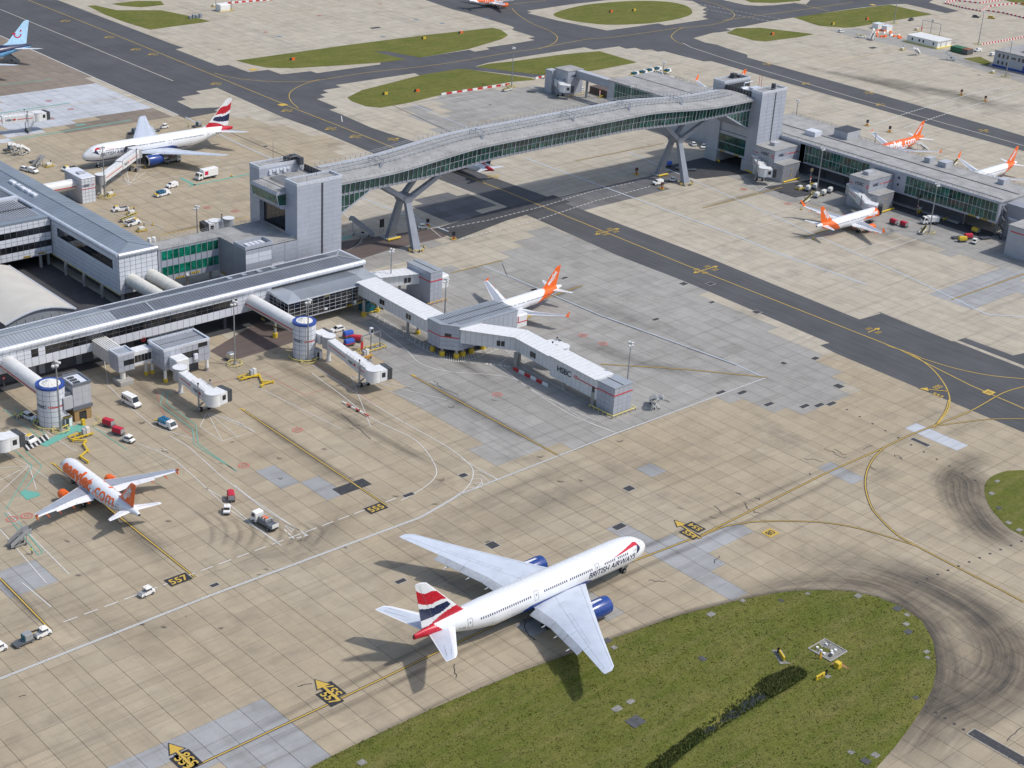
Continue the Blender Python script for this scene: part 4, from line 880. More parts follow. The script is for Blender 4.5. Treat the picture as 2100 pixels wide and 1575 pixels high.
# dark glazed recess and control booth on the left face
for i in range(6):
    piece(tl, 'pane', (252.9, 379.2-i*2.15, 14.9), YM, 2.05, 6.6, .04, 'glass_dark')
bo = MB(); by0, by1 = 365.6, 379.2
pro = [(252.5, 28.2), (248.4, 28.2), (248.2, 27.4), (249.0, 24.0), (249.8, 22.9), (252.5, 22.2)]
bo.loft([[(x, by1, z) for x, z in pro], [(x, by0, z) for x, z in pro]]); bo.build('booth', 'silver', tl)
for i in range(8):
    y0 = by1-.2-i*1.66; MB().add([(248.98, y0, 24.1), (248.98, y0-1.55, 24.1), (248.18, y0-1.55, 27.3), (248.18, y0, 27.3)], [(0, 1, 2, 3)]).build('pane', 'glass_teal', tl)
MB().add([(249.2, by0-.03, 24.1), (252.2, by0-.03, 23.8), (252.2, by0-.03, 27.3), (248.5, by0-.03, 27.3)], [(0, 1, 2, 3)]).build('pane', 'glass_teal', tl)
MB().box(248.6, 252.4, by0+.2, by1-.2, 28.2, 28.32).build('booth_roof', 'roof_flat', tl); rail(tl, [(248.7, by1-.2, 28.3), (248.7, by0+.2, 28.3), (251.5, by0+.2, 28.3)], 1.0)
# low wing in front of the tower
grid(tl, (233.4, 359.86, 0), X1, 18.2, 0, [1.49]*10, 4, lambda i, j: ('panel', 'panel_white' if (j in (7, 8) and i < 2) or (j in (4, 5) and i == 2) else 'silver'), gap=.13)
grid(tl, (233.46, 374, 0), YM, 14, 3.6, [5.6, 5.6], 4, lambda i, j: ('panel', 'silver_dark'), gap=.04)
MB().box(233.5, 251.6, 359.9, 374, 0, 14.6).build('wing_wall', 'joint_pale', tl); MB().box(236, 251.6, 374, 380, 4, 14.6).build('wing_wall', 'silver', tl)
MB().box(233.4, 251.55, 359.8, 380, 14.6, 14.9).build('wing_roof', 'roof_flat', tl)
pp = MB()
for a in ((233.3, 243, 359.75, 360.1), (233.3, 233.7, 360.1, 366), (242.7, 243.1, 360.1, 365), (233.7, 243, 365, 365.4)): pp.box(*a, 14.9, 15.9)
pp.build('plant_well', 'silver', tl); pu = MB()
for q in range(4): pu.box(235+q*1.6, 236.2+q*1.6, 361, 363.4, 14.9, 15.7)
pu.build('air_units', 'panel_white', tl)
rail(tl, [(244, 360.4, 14.9), (251, 360.4, 14.9)], 1.0); rail(tl, [(233.9, 366.5, 14.9), (233.9, 379.6, 14.9), (251, 379.6, 14.9)], 1.0)
hazard(tl, (233.4, 373, 0), YM, 3.8); hazard(tl, (233.4, 368.6, 0), YM, 3.8, flip=True)
flush(tl)
tr = thing('bridge_tower', 'right bridge tower with tall slotted block beside the far pier', 'tower', (473, 371, 0))
COLR = [0, 3.9, 7.2, 8.0, 8.7, 12, 15]
tower_shell(tr, 465.5, 480.5, 359.0, 364.2, 0, 32, COLR, slot=(8.0,)); tower_shell(tr, 465.6, 481.2, 378.0, 383.7, 0, 32, [0, 15.6])
MB().box(466.2, 480, 364.2, 378, 13, 28.3).build('core', 'silver', tr); MB().box(466, 481, 364.2, 378, 28.3, 28.6).build('core_roof', 'roof_flat', tr)
for q, (a, b) in enumerate(((364.3, 5.3), (364.3, 8.6))):
    for i in range(8): piece(tr, 'pane', (465.9, 377.8-i*1.68, b), YM, 1.58, 3.0, .04, 'glass_green')
MB().box(466, 480, 364.2, 378, 4.4, 12.8).build('link_floor', 'silver', tr)
for i in range(8): piece(tr, 'pane', (466.1, 377.8-i*1.68, 17), YM, 1.58, 6.4, .04, 'glass_green')
hazard(tr, (466.0, 377, 0), YM, 4.5); hazard(tr, (466.0, 369.6, 0), YM, 4.5, flip=True)
fn = MB()
for q in range(9): fn.box(466.1, 466.3, 364.6+q*1.5, 365.9+q*1.5, 28.6, 30.9); fn.box(467+q*1.5, 468.3+q*1.5, 377.2, 377.4, 28.6, 30.7)
fn.build('plant_screen', 'steel_dark', tr)
dv = MB(); dv.cyl((468.5, 372, 29.6), (472, 372, 29.6), 1.1, n=14); dv.box(473, 478, 367, 372, 28.6, 30.2); dv.tube([(474, 375, 28.6), (474, 375, 31), (479, 375, 31)], .25); dv.build('duct_work', 'eave_white', tr)
dv = MB(); dv.box(474.5, 476.5, 381, 383, 31.2, 33.2); dv.cyl((475, 361.5, 31.2), (475, 361.5, 33.6), .9, n=12); dv.box(477, 479, 379, 382, 31.2, 32.4); dv.build('roof_plant', 'steel_dark', tr)
for q in (0, 1):
    a = MB(); a.cyl((478+q*1.5, 371, 28.6), (478+q*1.5, 371, 34.5), .09, n=6); a.build('aerial', 'red', tr)
for y0 in (358.8, 377.8): MB().box(465.0, 481.5, y0, y0+6.0, 0, 4.4).build('plinth', 'panel_grey', tr)
MB().box(466.5, 480, 364.6, 377.5, 0.02, .05).build('underpass_floor', 'road_dark', tr); flush(tr)

# ---------------------------------------------------------------- terminal finger on the left, with wing and glazed link
t1 = thing('terminal_building', 'long blue-roofed terminal finger clad in small white tiles at the left', 'building', (206, 400, 0))
TX0, TX1, TY0, TY1 = 200.2, 212.6, 374.0, 500.0
MB().box(TX0, TX1, TY0, TY1, 3.8, 15.6).build('wall', 'joint_dark', t1)
rows = [1.36]*8+[.9]
def t1cell(i, j):
    y = TY1-(i+.5)*1.75
    if j in (5, 6) and 377 < y < 411: return ('pane', 'glass_dark')
    return ('panel', 'panel_white')
nu = int((TY1-TY0)/1.75)
COUNT.clear()
order = [i for i in range(nu)]
for i in reversed(order):
    for j, h in enumerate(rows):
        c = t1cell(i, j); z = 3.8+sum(rows[:j])
        if TY1-i*1.75-1.75 > 447: continue
        piece(t1, c[0], (TX0, TY1-i*1.75-.06, z+.06), YM, 1.63, h-.12, .03 if c[0] == 'pane' else .07, c[1])
grid(t1, (TX0, TY0, 0), X1, TX1-TX0, 3.8, rows, 7, lambda i, j: ('panel', 'panel_white'), .12, .07)
MB().box(TX0-.08, TX1, 447, TY1, 3.8, 15.6).build('wall', 'panel_white', t1); flush(t1)
ev = MB()
for a, b in (((TX0-.1, TY1, 15.7), (TX0-.1, TY0-.1, 15.7)), ((TX0-.1, TY0-.1, 15.7), (TX1, TY0-.1, 15.7))): ev.cyl(a, b, .62, n=14)
sharp(ev.build('rounded_eave', 'eave_white', t1))
r1 = MB(); xm = (TX0+TX1)/2-.3
r1.add([(TX0, TY0+.2, 16.0), (xm, TY0+4.5, 17.3), (TX0, TY1, 16.0), (xm, TY1, 17.3), (TX1-.2, TY0+.2, 16.0), (TX1-.2, TY1, 16.0)], [(0, 1, 3, 2), (0, 4, 1), (4, 5, 3, 1)], 0); r1.build('roof', 'roof_blue', t1)
sm_ = MB()
for k in range(60): y = TY0+5+k*2.0; sm_.bar((TX0+.3, y, 16.12), (xm, y, 17.36), .07, .06); sm_.bar((xm, y, 17.36), (TX1-.4, y, 16.12), .07, .06)
sm_.bar((xm, TY0+4.5, 17.38), (xm, TY1, 17.38), .35, .08); sm_.bar((TX0, TY0+.3, 16.1), (xm, TY0+4.5, 17.38), .25, .08); sm_.bar((TX1-.2, TY0+.3, 16.1), (xm, TY0+4.5, 17.38), .25, .08); sm_.build('roof_seams', 'roof_blue', t1, kind='stuff')
for q in ((18, 374), (32, 382), (38, 386), (49, 392), (61, 399)):
    c = G(q[0]+8, q[1], 17.0); u = MB(); u.bbox(c.x-.7, c.x+.7, c.y-1.5, c.y+1.5, 16.4, 17.5, .15).build('roof_light', 'panel_white', t1)
for y in (383.6, 394.4, 405.6, 416.7): MB().cyl((199.6, y, 0), (199.6, y, 3.8), .5, n=12).build('column', 'concrete', t1)
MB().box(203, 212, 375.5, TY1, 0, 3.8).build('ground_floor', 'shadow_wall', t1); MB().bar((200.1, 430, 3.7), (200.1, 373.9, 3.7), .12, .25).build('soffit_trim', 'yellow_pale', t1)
MB().cyl((201.4, 375, 0), (201.4, 375, 3.8), .5, n=12).build('column', 'concrete', t1)
t2 = thing('terminal_building', 'white tiled terminal wing with two ribbon windows crossing the road at the far left', 'building', (185, 425, 0))
MB().box(160, 199.9, 414.5, 436, 4.2, 15.3).build('wall', 'joint_dark', t2)
def t2cell(i, j): return ('pane', 'glass_dark') if j in (2, 6) else ('panel', 'panel_white')
grid(t2, (179.9, 414.5, 0), X1, 20, 4.2, [1.25, 1.25, 2.0, 1.25, .0001, 1.2, 2.0, 1.2, .95], 11, lambda i, j: None if j == 4 else t2cell(i, j), .12, .07)
MB().box(160, 199.9, 414.6, 416, 15.3, 15.9).build('parapet', 'roof_blue', t2); MB().box(160, 199.6, 416, 424, 15.3, 15.8).build('roof', 'roof_blue', t2)
rb = MB()
for k in range(48): rb.bar((160+k*.8, 417.5, 15.95), (160+k*.8, 434, 15.95), .3, .18)
rb.build('ribbed_roof', 'panel_grey', t2); MB().box(160, 198, 424.8, 425.6, 15.9, 16.1).build('roof_gutter', 'plant_dark', t2)
MB().box(160, 199.3, 434, 436, 15.3, 16.6).build('parapet', 'eave_white', t2)
for x in (183.5, 196.5): MB().cyl((x, 415.6, 0), (x, 415.6, 4.2), .5, n=12).build('column', 'concrete', t2)
hazard(t2, (190.5, 414.5, 0), X1, 4.35, w_=2.4); hazard(t2, (195.3, 414.5, 0), X1, 4.6, w_=2.4, flip=True); MB().cyl((193.9, 414.42, 4.9), (193.9, 414.3, 4.9), .5, n=16).build('road_sign', 'white', t2)
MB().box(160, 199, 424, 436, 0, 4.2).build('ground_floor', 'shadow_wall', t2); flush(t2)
lk = thing('glazed_link', 'two-storey green glass link block with striped height boards beside the tower', 'building', (223, 377, 0))
MB().box(212.9, 233.3, 374.05, 380, 4.6, 14.7).build('wall', 'silver', lk)
for j, z in enumerate((11.3, 6.4)):
    for i in range(10): piece(lk, 'pane', (213.9+i*1.93, 374.05, z), X1, 1.8, 2.75, .05, 'glass_link')
bz = MB()
for i in range(11): bz.bar((213.85+i*1.93, 373.96, 4.7), (213.85+i*1.93, 373.96, 14.5), .12, .14)
bz.build('mullions', 'silver', lk, kind='stuff')
dg = MB()
for i in range(5): a = 214.2+i*3.86; dg.bar((a, 373.95, 6.6 if i % 2 else 9.0), (a+3.4, 373.95, 9.0 if i % 2 else 6.6), .12, .06)
dg.build('brace', 'glass_link', lk)
MB().box(212.8, 233.4, 373.9, 380.1, 14.7, 15.0).build('roof', 'roof_flat', lk); rail(lk, [(213.5, 374.4, 15), (233, 374.4, 15)], 1.1); rail(lk, [(213.5, 379.6, 15), (233, 379.6, 15)], 1.1)
hazard(lk, (218.3, 374.0, 0), X1, 4.8, w_=3); hazard(lk, (223.4, 374.0, 0), X1, 5.2, w_=3, flip=True); MB().cyl((222.3, 373.98, 5.4), (222.3, 373.88, 5.4), .5, n=16).build('road_sign', 'white', lk)
for x in (216, 224, 232): MB().cyl((x, 377, 0), (x, 377, 4.6), .4, n=10).build('column', 'concrete', lk)
for q in (0, 1): MB().cyl((214.2+q*1.5, 381, 14.7), (214.2+q*1.5, 381, 16.2), .55, n=12).build('roof_vent', 'white', lk)
# two white walkway tubes between terminal and fore pier
for x, nm in ((203.9, 'left of two cream walkway tubes between the terminal and the front pier'), (210.4, 'right of two cream walkway tubes between the terminal and the front pier')):
    t = thing('walkway_tube', nm, 'walkway', (x, 362, 0), group='cream walkway tubes')
    n = 16; rg = lambda y, r: [(x+r*math.sin(2*math.pi*k/n), y, 7.6+r*math.cos(2*math.pi*k/n)) for k in range(n)]
    b = MB(); b.loft([rg(373.9-k*.95, 1.95) for k in range(23)]); sharp(b.build('shell', 'tube_cream', t)); rr = MB()
    for k in range(11): rr.loft([rg(373.5-k*1.95, 2.0), rg(373.38-k*1.95, 2.0)])
    rr.build('ribs', 'tube_cream', t, kind='stuff'); MB().box(x-.4, x+.4, 361, 362, 0, 5.8).build('column', 'concrete', t)
# ---------------------------------------------------------------- barrel-roofed shed at the left
sh = thing('barrel_shed', 'low shed with a cream curved metal roof at the left edge', 'shed', (172, 386, 0))
def arc(y, r=0): return [(162+20.5*k/14, y, 6+2.3*math.sin(math.pi*k/14)+r) for k in range(15)]
b = MB(); b.loft([arc(366.8+k*2.9) for k in range(15)], closed=False); sharp(b.build('roof', 'roof_cream', sh)); rb = MB()
for k in range(52): rb.loft([arc(367+k*.78, .06), arc(367.08+k*.78, .06)], closed=False)
rb.build('roof_seams', 'roof_cream', sh, kind='stuff')
g = MB(); a = arc(367.2); g.add(a+[(182.3, 367.2, 3.2), (162.2, 367.2, 3.2)], [tuple(range(16, -1, -1))]); g.build('gable', 'roof_pale', sh)
g = MB(); a0, a1 = arc(366.9), arc(366.5)
for p, q in zip(a0, a0[1:]): g.bar(p, q, .5, .3)
g.build('gable_trim', 'eave_white', sh); MB().box(162.3, 182.2, 367.6, 407, 0, 5.9).build('wall', 'shadow_wall', sh); MB().bar((182.6, 366.7, 6), (182.6, 407.3, 6), .35, .3).build('gutter', 'eave_white', sh)
for k in range(8): MB().box(163+k*2.5, 163.12+k*2.5, 367.05, 367.18, 2.5, 6.3).build('post', 'panel_grey', sh)
MB().bar((162.5, 367.1, 4.4), (182, 367.1, 4.4), .08, .08).build('rail', 'panel_grey', sh)
# ---------------------------------------------------------------- front pier
fp = thing('pier_building', 'long slate-roofed front pier with rounded white eave and ribbon windows', 'building', (200, 347, 0))
PX0, PX1, PY0, PY1 = 128.0, 262.3, 341.0, 353.4
MB().box(PX0, PX1, PY0+.1, PY1, 4.8, 10.9).build('wall', 'joint_dark', fp)
def fcell(i, j):
    x = PX0+(i+.5)*1.919
    win = j in (1, 2) and not (143.5 < x < 157.5 or 219 < x < 229) and not (158 < x < 160)
    return ('pane', 'glass_dark') if win else ('panel', 'panel_white')
NF = 53
for j, (h, z) in enumerate(((2.45, 4.8), (1.1, 7.25), (1.1, 8.35), (1.4, 9.45))):
    for i in range(NF):
        c = fcell(i, j); piece(fp, c[0], (PX0+i*1.919+.05, PY0+.1, z+.05), X1, 1.82, h-.1, .02 if c[0] == 'pane' else .06, c[1])
e = MB(); n = 12
ring = lambda x: [(x, PY0+.2-.75*math.cos(math.pi*(k/n-.2)), 11.0+.85*math.sin(math.pi*(k/n-.2))) for k in range(n+1)]
e.loft([ring(PX0), ring(PX1+.3)], closed=False); sharp(e.build('rounded_eave', 'eave_white', fp))
sj = MB()
for i in range(70): x = PX0+i*1.919; sj.loft([[(x+d, PY0+.2-.78*math.cos(math.pi*(k/n-.2)), 11.0+.88*math.sin(math.pi*(k/n-.2))) for k in range(n+1)] for d in (0, .05)], closed=False)
sj.build('eave_joints', 'panel_grey', fp, kind='stuff')
e = MB(); e.cyl((PX1, PY0, 11.1), (PX1, PY1, 10.9), .6, n=12); sharp(e.build('end_eave', 'eave_white', fp))
MB().box(PX1-.2, PX1+.3, PY0+.2, PY1, 5, 10.6).build('end_wall', 'panel_white', fp)
RX = 191.0
for nm, x0, x1, m in (('roof_bay', PX0, 181.5, 'roof_pale'), ('roof_bay', 181.5, PX1, 'roof_slate')):
    hip = x1 > 250; b = MB(); ym = 346.4; h0, hr, hb = 11.7, 12.7, 11.0; xe = x1-6 if hip else x1
    b.add([(x0, PY0+.3, h0), (x1, PY0+.3, h0), (xe, ym, hr), (x0, ym, hr), (x0, PY1, hb), (x1, PY1, hb)], [(0, 1, 2, 3), (3, 2, 5, 4)]+([(1, 5, 2)] if hip else []))
    b.build(nm, m, fp); s = MB()
    for k in range(int((xe-x0)/.95)): x = x0+.5+k*.95; s.bar((x, PY0+.4, h0+.06), (x, ym, hr+.06), .06, .07); s.bar((x, ym, hr+.06), (x, PY1, hb+.06), .06, .07)
    s.build('roof_seams', m, fp, kind='stuff')
b = MB(); b.bar((PX0, 346.4, 12.75), (PX1-6, 346.4, 12.75), 1.1, .12); b.bar((PX1-6, 346.4, 12.8), (PX1, PY0+.4, 11.75), .5, .1); b.bar((PX1-6, 346.4, 12.8), (PX1, PY1, 11.05), .5, .1); b.build('ridge_cap', 'roof_pale', fp)
MB().bar((PX0, PY1+.1, 11.0), (PX1, PY1+.1, 11.0), .35, .35).build('gutter', 'eave_white', fp); MB().bar((192.4, PY0+.4, 11.85), (192.4, 346.4, 12.86), .5, .12).build('roof_joint', 'roof_pale', fp)
for k, x in enumerate((221, 226, 231, 236)): MB().box(x, x+1.4, 348.6, 351.4, 11.5, 12.0-.1*k % .2).build('roof_hatch', 'roof_pale', fp)
for x in (184, 204, 216, 235, 252): MB().box(x-.4, x+.4, 344, 344.8, 0, 4.8).build('column', 'shadow_wall', fp)
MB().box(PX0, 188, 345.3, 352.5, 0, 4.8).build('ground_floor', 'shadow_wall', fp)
for x in (142, 146.5, 158, 160.5, 171): MB().box(x, x+1.6, 345.22, 345.35, .1, 3.4).build('door', 'silver_dark', fp)
for x in (164, 176, 178.5, 181, 183.5): MB().box(x, x+2.0, 345.2, 345.35, .6, 3.9).build('louvre', 'panel_grey', fp)
a = MB(); text_on(a, '19', (168.3, PY0+.06, 9.9), X1, Z3, .9, .02); a.build('lettering', 'black', fp)
t = MB(); t.loft([[(188.5+r*math.cos(k*math.pi/12), PY0-.2, 4.6+r*math.sin(k*math.pi/12)) for k in range(24)] for r in (.62, .48)], caps=False); t.build('height_ring', 'red', fp); MB().cyl((188.5, PY0-.2, 4.6), (188.5, PY0-.2, 6), .04, n=5).build('hanger', 'steel', fp); flush(fp)

# ---------------------------------------------------------------- glazed hall 554
ha = thing('gate_hall', 'dark glazed gate lounge with pale hipped roof and number 554', 'building', (245, 336, 0))
HX0, HX1, HY0, HY1 = 228.8, 261.3, 331.6, 340.9
MB().box(HX0+.15, HX1-.15, HY0+.2, HY1, 3.3, 8.9).build('interior', 'plant_dark', ha)
for j in range(5):
    for i in range(16): piece(ha, 'pane', (HX0+.1+i*2.02, HY0+.1, 3.4+j*1.1), X1, 1.92, 1.0, .03, 'glass_dark')
    for i in range(5): piece(ha, 'pane', (HX0+.1, HY1-.05-i*1.85, 3.4+j*1.1), YM, 1.75, 1.0, .03, 'glass_dark')
g = MB()
for i in range(17): g.bar((HX0+.1+i*2.02, HY0+.02, 3.3), (HX0+.1+i*2.02, HY0+.02, 8.9), .06, .06)
for j in range(6): g.bar((HX0, HY0+.02, 3.35+j*1.1), (HX1, HY0+.02, 3.35+j*1.1), .06, .06); g.bar((HX0+.03, HY0, 3.35+j*1.1), (HX0+.03, HY1, 3.35+j*1.1), .06, .06)
for i in range(6): g.bar((HX0+.03, HY1-i*1.85, 3.3), (HX0+.03, HY1-i*1.85, 8.9), .06, .06)
g.build('mullions', 'panel_white', ha, kind='stuff')
b = MB(); o = .5; z0, z1 = 9.0, 10.1
P = [(HX0-o, HY0-o, z0), (HX1+o, HY0-o, z0), (HX1+o, HY1+.6, z0+.6), (HX0-o, HY1+.6, z0+.6), (HX0+4.5, 336, z1), (HX1-5, 336, z1)]
b.add(P, [(0, 1, 5, 4), (1, 2, 5), (2, 3, 4, 5), (3, 0, 4)]); b.build('roof', 'roof_pale', ha); s = MB()
for k in range(44): x = HX0+4.5+k*.52; s.bar((x, HY0-o+.1, z0+.12), (x, 336, z1+.05), .06, .1); s.bar((x, 336, z1+.05), (x, HY1+.5, z0+.72), .06, .1)
s.build('roof_seams', 'roof_pale', ha, kind='stuff'); MB().bar((HX0-o, HY0-o, z0-.1), (HX1+o, HY0-o, z0-.1), .2, .3).build('gutter', 'eave_white', ha); MB().bar((HX0-o, HY0-o, z0-.1), (HX0-o, HY1, z0+.2), .2, .3).build('gutter', 'eave_white', ha)
MB().box(HX0+.1, HX1-.1, HY0+.12, HY1, 3.0, 3.3).build('floor_edge', 'panel_white', ha)
t = MB(); text_on(t, '554', (242, HY0+.0, 7.9), X1, Z3, 1.15, .02, off=.12); t.build('lettering', 'yellow_pale', ha)
hazard(ha, (249, HY0+.02, 0), X1, 3.05, w_=2.3); hazard(ha, (252.6, HY0+.02, 0), X1, 3.2, w_=2.8, flip=True); MB().cyl((252, HY0-.02, 4.0), (252, HY0-.1, 4.0), .55, n=18).build('road_sign', 'white', ha)
MB().box(241, 242, HY0-.4, HY0, 4.1, 4.6).build('floodlight', 'panel_white', ha)
for x, y in ((253.4, 329.2), (258.7, 329.6), (240, 338), (252, 338), (231, 338)):
    c = MB().cyl((x, y, 0), (x, y, 5), .42, n=12).build('column', 'concrete', ha); MB().cyl((x, y, 0), (x, y, 1.3), .75, n=14).build('guard', 'yellow', c)
tb = thing('tank_cabin', 'teal ribbed cabin sheltering under the glazed hall corner', 'cabin', (256, 332, 0)); b = MB(); b.bbox(254.6, 258.6, 329.8, 333.6, .3, 3.2, .3).build('body', 'teal', tb)
s = MB()
for k in range(7): s.box(254.8+k*.55, 254.9+k*.55, 329.74, 329.82, .4, 3.0)
s.build('ribs', 'teal', tb, kind='stuff'); rail(tb, [(254, 329.2, 0), (259, 329.2, 0)], .7, .12, 2, 'yellow', 'guard_rail', (1.0,))

# ---------------------------------------------------------------- fixed jetties
def hull(root, path, wd, ztops, zbots, m='jet_white', stripe_m='red', rib=1.6, name='corridor', stripe=.45):
    """rounded box corridor along path (near-edge line given), wd to the right of travel"""
    P = [Vector((*p, 0)) for p in path]; N = len(P); rings = []; offs = []
    for i, p in enumerate(P):
        d1 = (p-P[i-1]).normalized() if i else (P[1]-p).normalized(); d2 = (P[i+1]-p).normalized() if i < N-1 else d1
        nn = (Vector((d1.y, -d1.x, 0))+Vector((d2.y, -d2.x, 0))).normalized(); k = 1/max(.5, nn.dot(Vector((d1.y, -d1.x, 0)))); offs.append((nn, k))
    prof = [(0, 0), (0, 1, -.9), (.06, 1, -.4), (.35, 1, -.08), (.9, 1, 0), (-.9, 1, 0), (-.35, 1, -.08), (-.06, 1, -.4), (0, 1, -.9, 1), (0, 0, 0, 1)]
    for i, p in enumerate(P):
        nn, k = offs[i]; zt, zb = ztops[i], zbots[i]; f = lambda s: p-nn*k*s*-1
        A = [(0, zb), (0, zt-.9), (.08, zt-.4), (.4, zt-.08), (.9, zt), (wd-.9, zt), (wd-.4, zt-.08), (wd-.08, zt-.4), (wd, zt-.9), (wd, zb)]
        rings.append([(p.x-nn.x*k*(-s), p.y-nn.y*k*(-s), z) for s, z in A])
    c = MB(); c.loft(rings, closed=True); o = sharp(c.build(name, m, root), 30)
    rb = MB(); st = MB()
    for i in range(N-1):
        L = (P[i+1]-P[i]).length; n = max(1, round(L/rib))
        for k in range(n+1):
            t = k/n; r0 = [Vector(a).lerp(Vector(b), t) for a, b in zip(rings[i], rings[i+1])]; d = (P[i+1]-P[i]).normalized()*.04
            cen = sum(r0, Vector())/len(r0); r1 = [cen+(v-cen)*1.006 for v in r0[:9]]
            rb.loft([[tuple(v-d) for v in r1], [tuple(v+d) for v in r1]], closed=False)
        nn = offs[i][0]; zt0, zt1 = ztops[i]*stripe+zbots[i]*(1-stripe), ztops[i+1]*stripe+zbots[i+1]*(1-stripe)
        if stripe_m:
            a, b = Vector(rings[i][0]), Vector(rings[i+1][0]); q = Vector((-(P[i+1]-P[i]).y, (P[i+1]-P[i]).x, 0)).normalized()*.05
            if q.dot(nn) > 0: q = -q
            st.quad((a.x+q.x, a.y+q.y, zt0-.14), (b.x+q.x, b.y+q.y, zt1-.14), (b.x+q.x, b.y+q.y, zt1+.14), (a.x+q.x, a.y+q.y, zt0+.14))
    rb.build('panel_joints', 'jet_grey', o, kind='stuff')
    if stripe_m: st.build('red_stripe', stripe_m, o)
    return o
def winpair(root, x, y, ux, z, w_=.95, h=1.5):
    for k in (0, 1): piece(root, 'window', Vector((x, y, z))+Vector(ux)*k*(w_+.25), ux, w_, h, .09, 'glass_dark')
ja = thing('fixed_jetty', 'white fixed jetty with red stripe from the glazed hall to the grey gate block', 'jetty', (256, 315, 0))
hull(ja, [(253.2, 331.6), (253.2, 299.9)], -5.4, (10.1, 9.1), (5.9, 5.0), stripe=.42); winpair(ja, 253.2, 321.5, YM, 6.6); winpair(ja, 253.2, 309.5, YM, 6.2)
for x, y in ((254.1, 309.7), (258.2, 310.1)): c = MB().cyl((x, y, 0), (x, y, 5.2), .4, n=10).build('column', 'concrete', ja); MB().cyl((x, y, 0), (x, y, 1.0), .7, n=12).build('guard', 'concrete' if x < 255 else 'yellow', c)
hazard(ja, (253.2, 325.2, 0), YM, 5.3, w_=2); hazard(ja, (253.2, 321.6, 0), YM, 5.1, w_=2, flip=True)
gb = thing('gate_block', 'grey clad gate block with chamfered corner on yellow-footed columns', 'building', (265, 295, 0))
poly = [(253.2, 299.8), (253.2, 294.6), (256.4, 290.2), (277.7, 290.1), (278.2, 299.6)]
MB().prism([(x+.05*(1 if x < 260 else -1), y+.05*(1 if y < 295 else -1)) for x, y in poly], 2.3, 9.3).build('wall', 'joint_pale', gb)
for a, b in zip(poly, poly[1:4]):
    A, B = Vector((*a, 0)), Vector((*b, 0)); L = (B-A).length; grid(gb, A, (B-A).normalized(), L, 2.3, [1.2]*5+[1.1], max(2, round(L/1.75)), lambda i, j: ('panel', 'silver'), .08)
MB().prism([(x+(.15 if x > 270 else -.15), y+(.15 if y > 295 else -.15)) for x, y in poly], 9.3, 9.55).build('roof', 'roof_pale', gb); s = MB()
for k in range(26): s.bar((255+k*.86, 290.9 if k > 2 else 293, 9.62), (255+k*.86, 299.4, 9.62), .07, .1)
s.build('roof_seams', 'roof_pale', gb, kind='stuff')
for y in (293.2, 296.6): MB().bar((255, y, 9.7), (278, y, 9.7), .35, .1).build('roof_gutter', 'roof_slate', gb)
piece(gb, 'window', Vector((253.2, 294.6, 5.9))+(Vector((256.4, 290.2, 0))-Vector((253.2, 294.6, 0))).normalized()*1.3, (Vector((256.4, 290.2, 0))-Vector((253.2, 294.6, 0))).normalized(), 1.9, 1.1, .1, 'glass_dark')
for a, b in zip(poly[:2], poly[1:3]):
    A, B = Vector((*a, 6.0)), Vector((*b, 6.0)); d = (B-A).normalized(); q = d.cross(Z3)*.09; MB().bar(A+q, B+q, .04, .28).build('red_stripe', 'red', gb)
for x, y in ((254, 298.5), (254, 294.4), (256.2, 290.9), (258.6, 291), (261.9, 291.2), (266.4, 291.4)):
    c = MB().cyl((x, y, 0), (x, y, 2.4), .4, n=12).build('column', 'concrete', gb); MB().cyl((x, y, 0), (x, y, 1.35), .78, n=16).build('guard', 'yellow', c)
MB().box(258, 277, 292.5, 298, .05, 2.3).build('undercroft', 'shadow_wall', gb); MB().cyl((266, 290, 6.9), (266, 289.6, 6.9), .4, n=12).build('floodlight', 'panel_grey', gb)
cb = thing('jetty_cab', 'white boarding cab with red L-shaped stripe at the end of the grey gate block', 'jetty', (280, 293, 0))
MB().bbox(278.3, 282.8, 291, 295.5, 3.4, 7.2, .4).build('cab', 'jet_white', cb); s = MB(); s.box(278.6, 282.6, 290.93, 290.99, 4.9, 5.15); s.box(278.9, 279.15, 290.93, 290.99, 5.15, 7.0); s.build('red_stripe', 'red', cb); MB().box(279, 279.5, 292, 292.5, 0, 3.4).build('leg', 'steel', cb)
jb = thing('fixed_jetty', 'white cranked jetty carrying black bank lettering towards the grey end tower', 'jetty', (267, 265, 0))
hull(jb, [(256.6, 290.4), (266.6, 278.4), (265.6, 263.6)], -4.6, (8.9, 8.3, 8.3), (4.6, 4.0, 3.9), stripe=.42); hull(jb, [(265.6, 263.6), (265.2, 245.5)], -4.9, (8.6, 8.3), (2.5, 2.3), stripe_m=None)
winpair(jb, 263.2, 282.4, (Vector((266.6, 278.4, 0))-Vector((256.6, 290.4, 0))).normalized(), 5.0); winpair(jb, 266.0, 272.0, YM, 4.9); piece(jb, 'window', (265.2, 247.4, 4.0), YM, .9, 1.6, .08, 'glass_dark')
hsbc(jb, (265.45, 258.2, 4.9), YM, 2.3); MB().bar((265.38, 253.2, 5.6), (265.2, 245.5, 5.5), .06, .28).build('red_stripe', 'red', jb)
for x, y in ((265.6, 277.2), (267.4, 277.6), (266.0, 258.6), (265.3, 247.0)): MB().cyl((x, y, 0), (x, y, 4.2), .5, n=12).build('column', 'concrete', jb)
for q in range(6):
    MB().box(263.7, 264.1, 274-q*2.3, 275.9-q*2.3, 0, .8).build('road_barrier', 'red' if q % 2 == 0 else 'white', jb)
et = thing('end_tower', 'grey clad end block with red stripe and grey roof beside parked steps', 'building', (268.5, 242.6, 0))
